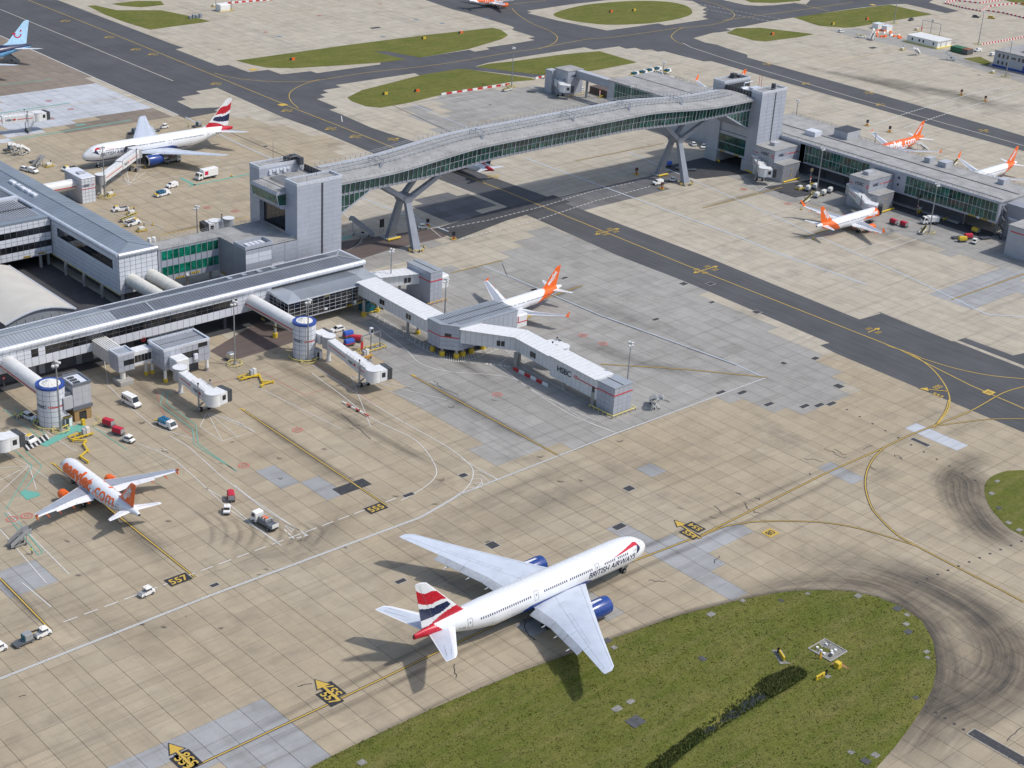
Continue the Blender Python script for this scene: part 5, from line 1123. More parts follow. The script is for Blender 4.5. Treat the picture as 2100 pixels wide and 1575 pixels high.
MB().box(265.35, 271.8, 239.65, 245.6, .3, 7.7).build('wall', 'joint_pale', et); grid(et, (265.3, 239.6, 0), X1, 6.6, .3, [1.23]*6, 4, lambda i, j: ('panel', 'silver'), .07); grid(et, (265.3, 245.6, 0), YM, 6, .3, [1.23]*6, 4, lambda i, j: ('panel', 'silver'), .07)
MB().box(265.1, 272, 239.4, 245.8, 7.7, 7.95).build('roof', 'roof_pale', et); MB().box(268.4, 268.6, 239.6, 245.6, 7.95, 8.05).build('roof_joint', 'plant_dark', et); s = MB(); s.box(265.2, 272, 239.46, 239.53, 5.6, 5.88); s.box(265.16, 265.23, 239.46, 245.6, 5.6, 5.88); s.build('red_stripe', 'red', et)
rail(et, [(264.2, 247, 0), (264.2, 238.6, 0), (272.8, 238.6, 0), (272.8, 243, 0)], .8, .12, 1.8, 'yellow_pale', 'guard_rail', (1.0,))
b2 = thing('gate_tower', 'tall grey lift block with red stripe behind the white jetties', 'building', (277.3, 331, 0))
MB().box(275.1, 279.6, 325.4, 336.4, 0, 9.8).build('wall', 'joint_pale', b2); grid(b2, (275.05, 325.35, 0), X1, 4.6, 0, [1.4]*7, 3, lambda i, j: ('panel', 'silver'), .07); grid(b2, (275.05, 336.4, 0), YM, 11, 0, [1.4]*7, 6, lambda i, j: ('panel', 'silver'), .07)
MB().box(274.9, 279.8, 325.2, 336.6, 9.8, 10.05).build('roof', 'roof_pale', b2); MB().box(277.3, 277.5, 325.6, 336.4, 10.05, 10.15).build('roof_joint', 'plant_dark', b2); s = MB(); s.box(275, 279.7, 325.2, 325.28, 7.0, 7.28); s.box(274.9, 274.98, 325.2, 331, 7.0, 7.28); s.build('red_stripe', 'red', b2)
MB().box(274.9, 275.04, 330.2, 331.6, .1, 2.3).build('door', 'panel_grey', b2); MB().bbox(279.8, 283.4, 326.4, 329.8, 3.5, 7.4, .4).build('boarding_cab', 'jet_white', b2); rail(b2, [(273.6, 324.6, 0), (281, 324.6, 0)], .8, .12, 1.8, 'orange_rail', 'guard_rail', (1.0,))
j2 = thing('fixed_jetty', 'white fixed jetty with red stripe from the pier end to the tall grey lift block', 'jetty', (268, 335, 0))
hull(j2, [(261.0, 334.6), (275.1, 330.6)], -3.9, (8.6, 8.4), (5.2, 4.9), stripe=.42); d = (Vector((275.1, 330.6, 0))-Vector((261, 334.6, 0))).normalized(); winpair(j2, 270.4, 331.92, d, 5.7)
c = MB().cyl((270, 333.5, 0), (270, 333.5, 5), .4, n=10).build('column', 'concrete', j2); MB().cyl((270, 333.5, 0), (270, 333.5, 1.2), .8, n=12).build('guard', 'yellow', c)

# ---------------------------------------------------------------- rotundas with tubes
def rotunda(x, y, r, h, label, logo=True):
    t = thing('rotunda', label, 'rotunda', (x, y, 0), group='white cylindrical jetty rotundas'); n = 40
    ring = lambda z, r: [(x+r*math.cos(2*math.pi*k/n), y+r*math.sin(2*math.pi*k/n), z) for k in range(n)]
    b = MB(); b.loft([ring(0, r-.05), ring(h, r-.05)]); sharp(b.build('wall', 'joint_dark', t))
    for j in range(7):
        for k in range(12):
            a0, a1 = 2*math.pi*k/12, 2*math.pi*(k+1)/12; z0, z1 = .25+j*(h-.5)/7+.04, .25+(j+1)*(h-.5)/7-.04
            p = MB(); m = 5; A = [a0+.012+(a1-a0-.024)*q/m for q in range(m+1)]
            p.loft([[(x+r*math.cos(a), y+r*math.sin(a), z) for a in A] for z in (z0, z1)], closed=False); sharp(p.build('panel', 'panel_white', t))
    b = MB(); b.loft([ring(h-.25, r+.12), ring(h+.35, r+.12), ring(h+.35, r-.7), ring(h-.2, r-.7)], caps=False); sharp(b.build('blue_rim', 'blue', t)); MB().loft([ring(h-.2, r-.7), ring(h-.15, r-.7)]).build('roof', 'plant_dark', t)
    m = 12; b = MB(); rr = r-1.0; base = [(x+rr*math.cos(2*math.pi*k/m), y+rr*math.sin(2*math.pi*k/m), h+.25) for k in range(m)]
    for k in range(m): MB().add([base[k], base[(k+1) % m], (x, y, h+1.25)], [(0, 1, 2)]).build('skylight_pane', 'tube_cream', t)
    for k in range(m): b.bar(base[k], (x, y, h+1.3), .12, .1); b.bar(base[k], base[(k+1) % m], .35, .35)
    b.build('skylight_frame', 'white', t)
    ang = R(225); arc = lambda a0, a1, z0, z1, ro, nm, mm: sharp((lambda q: q.loft([[(x+(r+ro)*math.cos(a0+(a1-a0)*k/10), y+(r+ro)*math.sin(a0+(a1-a0)*k/10), z) for k in range(11)] for z in (z0, z1)], closed=False) or q)(MB()).build(nm, mm, t))
    arc(R(-118), R(-62), h*.53, h*.53+.3, .04, 'red_stripe', 'red')
    tm = MB(); vs, fs, wd = text2d('HSBC', 1.25, .012); a_c = R(198); tm.add([(x+(r+.04)*math.cos(a_c+vx/r), y+(r+.04)*math.sin(a_c+vx/r), h*.52+vy) for vx, vy in vs], fs); tm.build('lettering', 'navy', t)
    a_l = a_c+(wd/2+.95)/r; nn = Vector((math.cos(a_l), math.sin(a_l), 0)); hexlogo(t, Vector((x, y, h*.52+.45))+nn*(r-.02), (-nn.y, nn.x, 0), .52)
    b = MB(); b.box(x+1.2, x+3.2, y-r-.7, y-1.5, 0, 2.6); b.build('door_porch', 'panel_grey', t); piece(t, 'door', (x+1.5, y-r-.7, .1), X1, .7, 2.1, .05, 'glass_dark'); piece(t, 'door', (x+2.3, y-r-.7, .1), X1, .7, 2.1, .05, 'white')
    rail(t, [(x+(r+1.2)*math.cos(R(a)), y+(r+1.2)*math.sin(R(a)), 0) for a in range(150, 341, 15)], .7, .11, 1.4, 'yellow_pale', 'guard_rail', (1.0,))
    return t
ro1 = rotunda(150.2, 317.9, 3.35, 10.4, 'white cylindrical rotunda with blue rim beside the small brick annex'); ro2 = rotunda(222.8, 315.4, 3.1, 10.3, 'white cylindrical rotunda with blue rim feeding the middle jetty')
MB().box(151.7, 154.1, 314.4, 315, 4.4, 7.6).build('louvre', 'panel_grey', ro1); s = MB(); text_on(s, 'STAND 557', (151.9, 313.95, 2.7), X1, Z3, .5, 0, off=.4); b = MB().box(150.9, 153, 313.6, 313.7, 2.55, 3.2).build('sign', 'black', ro1); s.build('lettering', 'yellow', ro1)
def tube_walk(x, y0, y1, z, r, label, m='tube_white', stripe_on=True):
    t = thing('jetty_tube', label, 'jetty', (x, (y0+y1)/2, 0), group='white jetty tubes'); n = 20; k_ = max(2, int(abs(y1-y0)/1.2))
    rg = lambda y, rr: [(x+rr*math.cos(2*math.pi*k/n), y, z+rr*math.sin(2*math.pi*k/n)) for k in range(n)]
    b = MB(); b.loft([rg(y0+(y1-y0)*k/k_, r) for k in range(k_+1)]); sharp(b.build('shell', m, t)); b = MB()
    for k in range(k_): y = y0+(y1-y0)*k/k_; b.loft([rg(y, r+.03), rg(y-.06, r+.03)])
    b.build('ribs', m, t, kind='stuff')
    if stripe_on: MB().bar((x-r-.02, y0, z-.2), (x-r-.02, y1, z-.2), .12, .3).build('red_stripe', 'red', t)
    return t
tw = tube_walk(222.9, 341, 318.2, 7.6, 2.0, 'white tube with red stripe from the front pier to the middle rotunda'); hazard(tw, (220.85, 333, 0), YM, 5.4, w_=1.8); hazard(tw, (220.85, 327, 0), YM, 5.2, w_=1.8)
for y in (331, 320.3): c = MB().cyl((223.9, y, 0), (223.9, y, 6), .4, n=10).build('column', 'concrete', tw); MB().cyl((223.9, y, 0), (223.9, y, 1.3), .75, n=12).build('guard', 'yellow', c)
tube_walk(150.4, 341, 320.8, 7.4, 2.0, 'white tube from the front pier to the left rotunda')
an = thing('brick_annex', 'small grey stair annex on a tan brick base beside the left rotunda', 'building', (156.6, 318, 0))
MB().box(154.6, 159.4, 315.2, 321.2, 3.2, 9.6).build('wall', 'silver', an); b = MB(); b.box(154.75, 159.25, 315.35, 321, 0, 3.2); b.build('brick_base', 'brick', an)
grid(an, (154.6, 315.2, 0), X1, 4.8, 4.2, [1.7, 1.7, 1.7], 2, lambda i, j: ('panel', 'panel_grey'), .06); grid(an, (154.6, 321.2, 0), YM, 6, 4.2, [1.7, 1.7, 1.7], 2, lambda i, j: ('panel', 'panel_grey'), .06)
s = MB()
for a in ((154.4, 159.6, 315.0, 315.4), (154.4, 159.6, 321, 321.4), (154.4, 154.8, 315.4, 321), (159.2, 159.6, 315.4, 321)): s.box(*a, 9.5, 10.1)
s.build('parapet', 'roof_slate', an); MB().box(154.8, 159.2, 315.4, 321, 9.5, 9.7).build('roof', 'panel_white', an); s = MB()
for q in range(3): s.box(155.6, 157.2, 316.2+q*1.5, 316.9+q*1.5, 9.7, 10)
s.build('roof_units', 'plant_dark', an); MB().box(154.4, 159.6, 315.05, 315.2, 3.1, 4.1).build('band', 'roof_slate', an); piece(an, 'door', (156, 315.35, .1), X1, 1.9, 2.3, .06, 'glass_dark')
MB().box(152.6, 154.6, 315.6, 318, 3.4, 8.2).build('link', 'roof_slate', an); piece(an, 'pane', (152.8, 315.6, 4.2), X1, 1.6, 2.6, .04, 'glass_teal'); rail(an, [(155, 315.8, 9.9), (155, 321, 9.9), (159, 321, 9.9)], .9)
rail(an, [(159.8, 314, 0), (159.8, 311, 0), (157, 310.4, 0)], 1.0, .05, 1.2, 'yellow_pale'); MB().box(155.2, 156, 312.4, 313.2, 0, 1.5).build('call_box', 'yellow', an)

# ---------------------------------------------------------------- gate box 555 on legs, with elbow box
bx = thing('gate_box', 'raised grey gate box numbered 555 on white legs', 'building', (190.5, 326, 0))
MB().box(183.9, 197.4, 322.4, 330, 3.4, 8.9).build('wall', 'joint_dark', bx)
def bcell(i, j): return ('pane', 'glass_dark') if j == 1 and 3 <= i <= 5 else ('panel', 'silver')
grid(bx, (183.85, 322.35, 0), X1, 13.6, 3.4, [1.8, 1.8, 1.8], 8, bcell, .08); grid(bx, (183.85, 330, 0), YM, 7.65, 3.4, [1.8, 1.8, 1.8], 4, lambda i, j: ('panel', 'silver'), .08)
s = MB()
for a in ((183.7, 197.6, 322.2, 322.7), (183.7, 197.6, 329.7, 330.2), (183.7, 184.2, 322.7, 329.7), (197.1, 197.6, 322.7, 329.7)): s.box(*a, 8.7, 9.4)
s.build('parapet', 'eave_white', bx); MB().box(184, 197.3, 322.6, 329.8, 8.7, 8.85).build('roof', 'roof_pale', bx); s = MB()
for q in range(2):
    for k in range(22): s.box(185+k*.54, 185.3+k*.54, 323.2+q*3.4, 326+q*3.4, 8.9, 9.05)
s.build('roof_louvres', 'panel_grey', bx, kind='stuff'); rail(bx, [(184, 329.8, 9.3), (197.3, 329.8, 9.3)], .9)
t = MB(); text_on(t, '555', (195.4, 322.3, 7.7), X1, Z3, 1.1, .02, off=.12); MB().box(194.1, 196.7, 322.15, 322.28, 7.55, 8.65).build('number_board', 'black', bx); t.build('lettering', 'yellow', bx)
MB().bbox(192.4, 193.6, 321.6, 322.3, 4.6, 6.1, .1).build('guidance_display', 'panel_white', bx)
for x, y in ((184.3, 322.8), (196.8, 322.8), (184.3, 329.4), (196.8, 329.4)): c = MB().cyl((x, y, 0), (x, y, 3.4), .42, n=12).build('leg', 'white', bx); MB().cyl((x, y, 0), (x, y, 1.0), .62, n=12).build('guard', 'yellow' if x < 190 else 'concrete', c)
MB().box(190, 195.5, 325, 329, .05, 2.5).build('plant_room', 'shadow_wall', bx); MB().bbox(185.2, 189, 318.6, 322.3, 3.6, 7.2, .2).build('jetty_stub', 'jet_white', bx)
eb = thing('elbow_box', 'small grey corner box on a concrete pedestal beside the white corridor', 'building', (175.8, 329.5, 0))
MB().box(173.7, 178.2, 327.6, 332, 3.6, 8.2).build('wall', 'joint_dark', eb); grid(eb, (173.65, 327.55, 0), X1, 4.6, 3.6, [1.5]*3, 3, lambda i, j: ('pane', 'glass_dark') if 0 < i and j == 1 else ('panel', 'silver'), .07); grid(eb, (173.65, 332, 0), YM, 4.45, 3.6, [1.5]*3, 2, lambda i, j: ('panel', 'silver'), .07)
s = MB()
for a in ((173.5, 178.4, 327.4, 327.8), (173.5, 178.4, 331.8, 332.2), (173.5, 173.9, 327.8, 331.8), (178, 178.4, 327.8, 331.8)): s.box(*a, 8.0, 8.6)
s.build('parapet', 'eave_white', eb); MB().box(173.8, 178, 327.7, 332, 8.1, 8.3).build('roof', 'roof_pale', eb); MB().cyl((175.3, 328.6, 0), (175.3, 328.6, 3.6), .75, n=16).build('column', 'tube_cream', eb); MB().bbox(173.3, 177.3, 326.4, 330.6, 0, 1.3, .15).build('pedestal', 'concrete', eb)
cw = thing('corridor', 'cream ribbed corridor running from the front pier to the small corner box', 'walkway', (175.6, 336.5, 0)); MB().box(173.6, 177.8, 332.1, 341, 4.2, 8.0).build('wall', 'tube_cream', cw); s = MB()
for k in range(6): s.box(174+k*.62, 174.25+k*.62, 332.2, 341, 8.0, 8.2)
s.build('roof_ribs', 'tube_white', cw); s = MB()
for k in range(10): s.box(173.5, 173.62, 332.3+k*.86, 332.38+k*.86, 4.2, 8)
s.build('wall_ribs', 'panel_grey', cw, kind='stuff')
cw = thing('corridor', 'short white glazed corridor between the corner box and gate box 555', 'walkway', (181, 330, 0)); MB().box(178.3, 183.8, 328.2, 331.4, 4.0, 7.8).build('wall', 'jet_white', cw)
for k in range(5): piece(cw, 'window', (178.7+k*.98, 328.2, 4.9), X1, .88, 1.9, .06, 'glass_dark')
c = MB().cyl((182.6, 329.6, 0), (182.6, 329.6, 4), .4, n=10).build('column', 'tube_cream', cw); MB().cyl((182.6, 329.6, 0), (182.6, 329.6, .9), .6, n=10).build('guard', 'yellow', c)

# ---------------------------------------------------------------- far pier
p6 = thing('pier_building', 'far glazed pier with flat grey roof right of the bridge', 'building', (495, 310, 0)); FX = 480.2
MB().prism([(FX+.1, 358.9), (FX+.1, 261.2), (504.5, 261.2), (504.5, 338), (510.5, 346), (510.5, 377.9), (481.3, 377.9), (481.3, 358.9)], 5.0, 12.7).build('wall', 'silver', p6)
MB().prism([(FX-.3, 358.9), (FX-.3, 260.8), (504.9, 260.8), (504.9, 338.2), (510.9, 346.2), (510.9, 378), (481.6, 378), (481.6, 358.9)], 12.7, 13.1).build('roof', 'roof_flat', p6)
for y0, y1 in ((346.4, 316.4), (300.0, 261.6)):
    n = round((y0-y1)/1.67); cw_ = (y0-y1)/n
    for i in range(n):
        for j in (0, 1): piece(p6, 'pane', (FX+.06, y0-i*cw_-.05, 5.7+j*3.3), YM, cw_-.1, 3.2, .03, 'glass_teal' if (i*7+j*3) % 5 else 'glass_green')
    s = MB()
    for i in range(n+1): s.bar((FX-.02, y0-i*cw_, 5.5), (FX-.02, y0-i*cw_, 12.4), .07, .08)
    s.bar((FX-.02, y0, 8.97), (FX-.02, y1, 8.97), .12, .12); s.build('mullions', 'eave_white', p6, kind='stuff')
s = MB()
for a in ((FX-.35, FX-.05, 260.8, 358.8),): s.box(*a, 12.4, 13.25)
s.build('roof_edge', 'silver', p6)
s = MB(); s.bar((494, 262, 13.2), (494, 377, 13.2), .5, .1); s.bar((483.5, 262, 13.16), (483.5, 377, 13.16), .25, .08); s.build('roof_channel', 'plant_dark', p6)
s = MB()
for k in range(40): s.bar((484, 263+k*2.4, 13.14), (504, 263+k*2.4, 13.14), .06, .04)
s.build('roof_seams', 'panel_grey', p6, kind='stuff')
rail(p6, [(481, 358, 13.1), (481, 261.5, 13.1)], 1.0, .05, 2.2); rail(p6, [(504.3, 261.5, 13.1), (504.3, 338, 13.1), (510.2, 346, 13.1), (510.2, 377, 13.1)], 1.0, .05, 2.2)
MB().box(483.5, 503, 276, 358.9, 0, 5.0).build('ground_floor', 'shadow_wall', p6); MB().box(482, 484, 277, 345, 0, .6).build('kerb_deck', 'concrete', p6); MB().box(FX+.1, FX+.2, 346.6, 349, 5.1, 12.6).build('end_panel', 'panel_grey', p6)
for y in (341, 337.5, 326.5, 321): MB().box(483.35, 483.52, y, y+2.2, .6, 3.2).build('door', 'plant_dark', p6)
for z in (7.6, 10.2): piece(p6, 'window', (FX+.1, 303.6, z), YM, .9, .9, .05, 'glass_dark')
hazard(p6, (FX+.1, 272.5, 0), YM, 5.02, w_=3); hazard(p6, (FX+.1, 267.4, 0), YM, 5.02, w_=3, flip=True); MB().cyl((FX-.05, 268.4, 5.3), (FX-.15, 268.4, 5.3), .45, n=14).build('road_sign', 'white', p6)
u = MB(); u.box(489.5, 494, 349.5, 354.6, 13.1, 15.0); u.build('roof_hut', 'panel_white', p6); u = MB(); u.box(497.5, 506, 340, 346.5, 13.1, 16.2); u.build('plant_enclosure', 'panel_grey', p6)
s = MB(); s.box(497.4, 506.1, 339.9, 346.6, 16.2, 16.35); s.build('plant_top', 'plant_dark', p6)
for a in ((499, 503, 303, 305.5), (499, 504, 296, 299.5), (499, 503.4, 271.5, 274)): MB().box(*a, 13.1, 15).build('roof_unit', 'panel_grey', p6)
for y in (263, 276): MB().cyl((484, y, 0), (484, y, 5), .4, n=10).build('column', 'steel', p6)
flush(p6)
def node(y0, y1, label, bx_y0):
    t = thing('gate_node', label, 'building', (472, (y0+y1)/2, 0), group='HSBC gate nodes on the far pier' if False else 'bank-branded gate nodes on the far pier'); x0 = 465.2
    MB().box(x0+.05, 480, y0+.05, y1, 0, 11.2).build('wall', 'joint_pale', t); grid(t, (x0, y1, 0), YM, y1-y0, 0, [11.2], 3, lambda i, j: ('panel', 'panel_grey'), .07); grid(t, (x0, y0, 0), X1, 14.8, 6, [1.3]*4, 3, lambda i, j: ('panel', 'silver'), .07)
    MB().box(x0-.15, 480, y0-.15, y1+.1, 11.2, 11.5).build('roof', 'roof_flat', t); MB().bbox(x0+4.5, x0+8, y0+4, y0+6.5, 11.5, 12.8, .1).build('roof_unit', 'panel_grey', t)
    b = MB().box(x0+.3, 475.6, bx_y0, y0, 0, 6.6).build('stair_box', 'joint_pale', t); grid(t, (x0+.3, bx_y0, 0), X1, 10, 0, [1.65]*4, 4, lambda i, j: ('panel', 'silver_dark'), .07); grid(t, (x0+.3, y0, 0), YM, y0-bx_y0, 0, [6.6], 2, lambda i, j: ('panel', 'panel_grey'), .06); MB().box(x0+.1, 475.8, bx_y0-.2, y0, 6.6, 6.85).build('stair_roof', 'roof_flat', t)
    hsbc(t, (x0-.02, (y0+y1)/2-.4, 8.7), YM, 1.7); hsbc(t, (x0+4.3, y0-.05, 8.7), X1, 1.5)
    s = MB(); s.box(x0-.1, x0-.04, y1-1.6, y1-.3, 8.6, 8.95); s.box(x0-.1, x0-.04, y0, y0+1.2, 8.3, 8.65); s.build('red_dash', 'red', t); MB().box(x0+8.5, 479.8, y0-.1, y0-.04, 8.9, 9.2).build('red_stripe', 'red', t)
    MB().cyl((x0+.2, bx_y0-.9, .45), (475.6, bx_y0-.9, .45), .35, n=10).build('guard_rail', 'yellow', t)
    for z in (2, 4.4): MB().box(x0+5.4, x0+5.9, bx_y0-.14, bx_y0-.07, z, z+.5).build('warning_sign', 'yellow', t)
    flush(t); return t
node(349.4, 358.9, 'grey bank-branded gate node against the right bridge tower', 344.8); node(305.5, 314.2, 'grey bank-branded gate node beside the parked orange and white jet', 301.2)
n5 = thing('gate_node', 'grey gate node with red stripe cut by the right edge of the picture', 'building', (472, 250, 0), group='bank-branded gate nodes on the far pier'); MB().box(467, 486, 228, 249, 0, 10.6).build('wall', 'panel_grey', n5); MB().box(466.8, 486.2, 227.8, 249.2, 10.6, 10.9).build('roof', 'roof_flat', n5); MB().box(466.9, 466.98, 229, 248, 8.6, 8.95).build('red_stripe', 'red', n5)
MB().box(484, 489, 252.5, 260.5, 0, 12.2).build('stair_core', 'silver_dark', n5); s = MB()
for k in range(7): s.bar((480.5, 258.3+(k % 2)*1.6, k*1.7), (480.5, 259.9-(k % 2)*1.6, k*1.7+1.7), .9, .12)
for y in (258, 260.2): s.bar((480.5, y, 0), (480.5, y, 12), .15, .15)
s.build('fire_stair', 'steel_dark', n5)
pn = thing('pier_building', 'glass-fronted flat-roofed pier arm behind the bridge', 'building', (500, 430, 0)); NX = 483.6
MB().box(NX+.1, 512, 384.5, 457, 5.4, 12.9).build('wall', 'silver', pn); MB().box(NX-.3, 512.4, 384.3, 457.3, 12.9, 13.3).build('roof', 'roof_flat', pn)
for i in range(14):
    for j in (0, 1): piece(pn, 'pane', (NX+.08, 453.0-i*1.62, 6.0+j*3.3), YM, 1.52, 3.2, .03, 'glass_teal')
s = MB()
for i in range(15): s.bar((NX, 453.05-i*1.62, 5.8), (NX, 453.05-i*1.62, 12.7), .07, .08)
s.bar((NX, 453, 9.25), (NX, 430, 9.25), .12, .12); s.build('mullions', 'eave_white', pn, kind='stuff'); rail(pn, [(NX+.5, 456.5, 13.3), (NX+.5, 385, 13.3)], 1, .05, 2.2); rail(pn, [(511.8, 456.5, 13.3), (511.8, 385, 13.3)], 1, .05, 2.2)
MB().box(NX-.1, NX+3, 453.2, 457.2, 4.2, 12.9).build('corner_pier', 'panel_grey', pn); s = MB(); s.bar((498, 386, 13.36), (498, 456, 13.36), .5, .1); s.build('roof_channel', 'plant_dark', pn); MB().box(488, 500, 420, 426, 9, 13.9).build('roof_unit', 'roof_flat', pn) if False else None
MB().box(480.8, 500, 386, 424, 0, 10.5).build('gate_block', 'panel_grey', pn); MB().box(480.5, 500.2, 385.8, 424.4, 10.5, 10.8).build('gate_block_roof', 'roof_flat', pn); MB().box(487, 492, 416, 420, 10.8, 12.2).build('roof_unit', 'panel_grey', pn); MB().box(490, 510, 386, 455, 0, 5.4).build('ground_floor', 'shadow_wall', pn)
for y in (455, 436): MB().cyl((NX+1, y, 0), (NX+1, y, 5.4), .3, n=8).build('column', 'steel', pn)
n3 = thing('gate_node', 'small grey bank-branded gate node on the far stand behind the bridge', 'building', (489, 484, 0), group='bank-branded gate nodes on the far pier')
MB().box(483.4, 493, 482, 490.2, 0, 11.3).build('wall', 'panel_grey', n3); grid(n3, (483.4, 482, 0), X1, 9.6, 1.5, [1.3]*7, 2, lambda i, j: ('panel', 'silver'), .07); MB().box(483.2, 493.2, 481.8, 490.4, 11.3, 11.6).build('roof', 'roof_flat', n3); hsbc(n3, (487.4, 481.9, 8.6), X1, 1.5); MB().box(481.5, 485.5, 490.2, 494.5, 0, 10.2).build('stair_box', 'panel_grey', n3)
MB().box(488.5, 492, 457.4, 482, 8.0, 11.4).build('link_corridor', 'panel_grey', n3); MB().box(484, 489, 456.8, 462, 5, 13).build('link_box', 'panel_grey', n3) if False else None
MB().box(490, 490.8, 476, 476.8, 0, 8).build('column', 'steel', n3); MB().box(498, 506, 463, 482, 0, 3.2).build('brown_shed', 'road_brown', n3)
rail(n3, [(483, 480.6, 0), (493, 480.6, 0)], .8, .12, 1.8, 'yellow', 'guard_rail', (1.0,))
# ================================================================ AIRCRAFT
def interp(tab, x):
    if x <= tab[0][0]: return tab[0][1]
    for (x0, y0), (x1, y1) in zip(tab, tab[1:]):
        if x <= x1: t = (x-x0)/(x1-x0); return y0+(y1-y0)*t
    return tab[-1][1]
def smooth_tab(tab, n=6):     # monotone-ish densification
    pts = smooth_poly(tab, n, False); return [(p[0], p[1]) for p in pts]
SPEC = {}
def spec(name, **k): SPEC[name] = k
spec('wide', L=62.8, gear=31.8, ngear=5.9,
 top=[(0, 4.8), (.25, 5.35), (.8, 6.0), (1.8, 6.7), (3.0, 7.45), (4.5, 8.05), (6.5, 8.45), (9, 8.62), (12, 8.65), (42, 8.65), (50, 8.6), (55, 8.4), (59, 8.05), (62.8, 7.5)],
 bot=[(0, 4.5), (.25, 4.0), (.8, 3.55), (1.8, 3.1), (3.2, 2.75), (5, 2.55), (8, 2.46), (12, 2.45), (41, 2.45), (45, 2.75), (49, 3.5), (53, 4.5), (57, 5.45), (60, 6.05), (62.8, 6.4)],
 wid=[(0, .1), (.25, .62), (.8, 1.15), (1.8, 1.75), (3.2, 2.35), (5, 2.78), (7.5, 3.04), (10, 3.1), (41, 3.1), (46, 2.98), (50, 2.6), (54, 1.98), (58, 1.2), (61, .6), (62.8, .28)],
 wing=[(2.4, 19.6, 34.3, 3.75, 1.75), (3.2, 20.3, 34.5, 3.85, 1.7), (10.2, 25.6, 35.4, 4.75, 1.05), (20, 32.6, 38.7, 5.85, .62), (29.6, 39.2, 42.3, 7.0, .32), (30.46, 40.6, 42.45, 7.1, .12)],
 stab=[(.6, 53.2, 59.6, 6.6, .6), (10.0, 60.5, 63.5, 7.75, .25), (10.75, 61.5, 63.75, 7.85, .12)],
 fin=((50.6, 60.9, 8.2), (60.65, 62.95, 18.5), .42), eng=dict(y=9.65, x0=20.3, x1=26.6, r=1.98, z=2.75, core=29.2), bogie=3, track=5.5, wr=.66, win=(8.0, 51.5, .55, 6.75, .27, .42), nlen=9.0)
def narrow(L, e, sharklet):
    w_ = 1.6 if e else 0
    spec('n%d' % (320 if e else 319)+('s' if sharklet else ''), L=L, gear=16.1+w_, ngear=5.07,
     top=[(0, 3.1), (.2, 3.5), (.6, 3.95), (1.3, 4.5), (2.1, 5.1), (3.2, 5.6), (4.6, 5.82), (6, 5.87), (L-12, 5.87), (L-7, 5.84), (L-3, 5.7), (L-1, 5.5), (L, 5.25)],
     bot=[(0, 2.9), (.2, 2.55), (.6, 2.25), (1.3, 1.98), (2.2, 1.82), (3.6, 1.74), (5, 1.73), (L-13, 1.73), (L-10, 2.0), (L-7, 2.65), (L-4, 3.5), (L-1.5, 4.25), (L, 4.6)],
     wid=[(0, .08), (.2, .5), (.6, .88), (1.3, 1.28), (2.2, 1.6), (3.6, 1.86), (5.2, 1.975), (L-13, 1.975), (L-9, 1.85), (L-6, 1.45), (L-3, .9), (L-1, .5), (L, .3)],
     wing=[(1.5, 10.9+w_, 18.0+w_, 2.45, 1.05), (2.0, 11.2+w_, 18.0+w_, 2.5, 1.0), (6.4, 13.8+w_, 18.2+w_, 3.05, .58), (12, 17.0+w_, 20.0+w_, 3.85, .36), (16.6, 19.7+w_, 21.35+w_, 4.55, .22), (17.0, 20.1+w_, 21.4+w_, 4.62, .1)],
     stab=[(.4, 28.6+e, 31.5+e, 4.75, .35), (5.9, 31.6+e, 32.7+e, 5.05, .15), (6.22, 31.9+e, 32.75+e, 5.07, .08)],
     fin=((25.6+e, 31.6+e, 5.6), (31.35+e, 33.1+e, 11.76), .28), eng=dict(y=5.75, x0=10.2+w_, x1=14.2+w_, r=1.12, z=1.78, core=15.6+w_), bogie=1, track=3.8, wr=.58, win=(6.4, L-7.2, .53, 4.35, .24, .34), nlen=5.0, shark=sharklet)
narrow(33.84, 0, False); narrow(37.57, 3.73, False); narrow(37.57, 3.73, True)
# ---- liveries: fuselage(x, y, z, zr) and fin(c, s, side) -> material index
def ba_fus(L):
    k = L/62.8
    def f(x, y, z, zr):
        if x > L-(6.0-1.3*max(-.2, zr))*k**.6: return 2
        if zr < -.62-.25*sm((x/L-.62)/.12)-.3*sm((.03-x/L)/.03) and x/L < .74: return 1
        return 0
    return f
def ba_fin(c, s):
    wv = .035*math.sin(2*math.pi*(c+.1))
    if .40+.15*c+wv < s < .655+.2*c+wv and c > .03: return 2
    if .30-.135*c-.05*math.sin(math.pi*c) < s < .335+.095*c+wv*.8 and c > .1: return 3
    if s < .20-.26*c+.06*math.sin(math.pi*c) and s > .10-.62*c: return 2
    return 0
LIV = {
 'ba': (['ac_white', 'ac_blue', 'ac_red', 'ac_navy'], ba_fus, ba_fin),
 'ej_old': (['ac_white', 'ac_orange', 'ac_orange', 'ac_white'], lambda L: (lambda x, y, z, zr: 0), lambda c, s: 1),
 'ej_new': (['ac_white', 'ac_orange'], lambda L: (lambda x, y, z, zr: 1 if (2.4+1.2*(zr > .55) < x < 11.8-7.2*zr and zr > -.42+.018*(x-3)) or (L-10.2+2.4*zr < x < L-2.5) else 0), lambda c, s: 1),
 'ej_orange': (['ac_orange', 'ac_orange', 'ac_white'], lambda L: (lambda x, y, z, zr: 0), lambda c, s: 1),
 'tui': (['ac_navy', 'ac_sky', 'ac_tui', 'ac_white'], lambda L: (lambda x, y, z, zr: 1 if zr < -.05 else 0), lambda c, s: 2)}
AF = [(1, 0), (.85, .26), (.65, .40), (.4, .5), (.2, .45), (.08, .32), (.02, .16), (0, 0), (.02, -.12), (.08, -.22), (.2, -.30), (.4, -.32), (.65, -.22), (.85, -.10)]
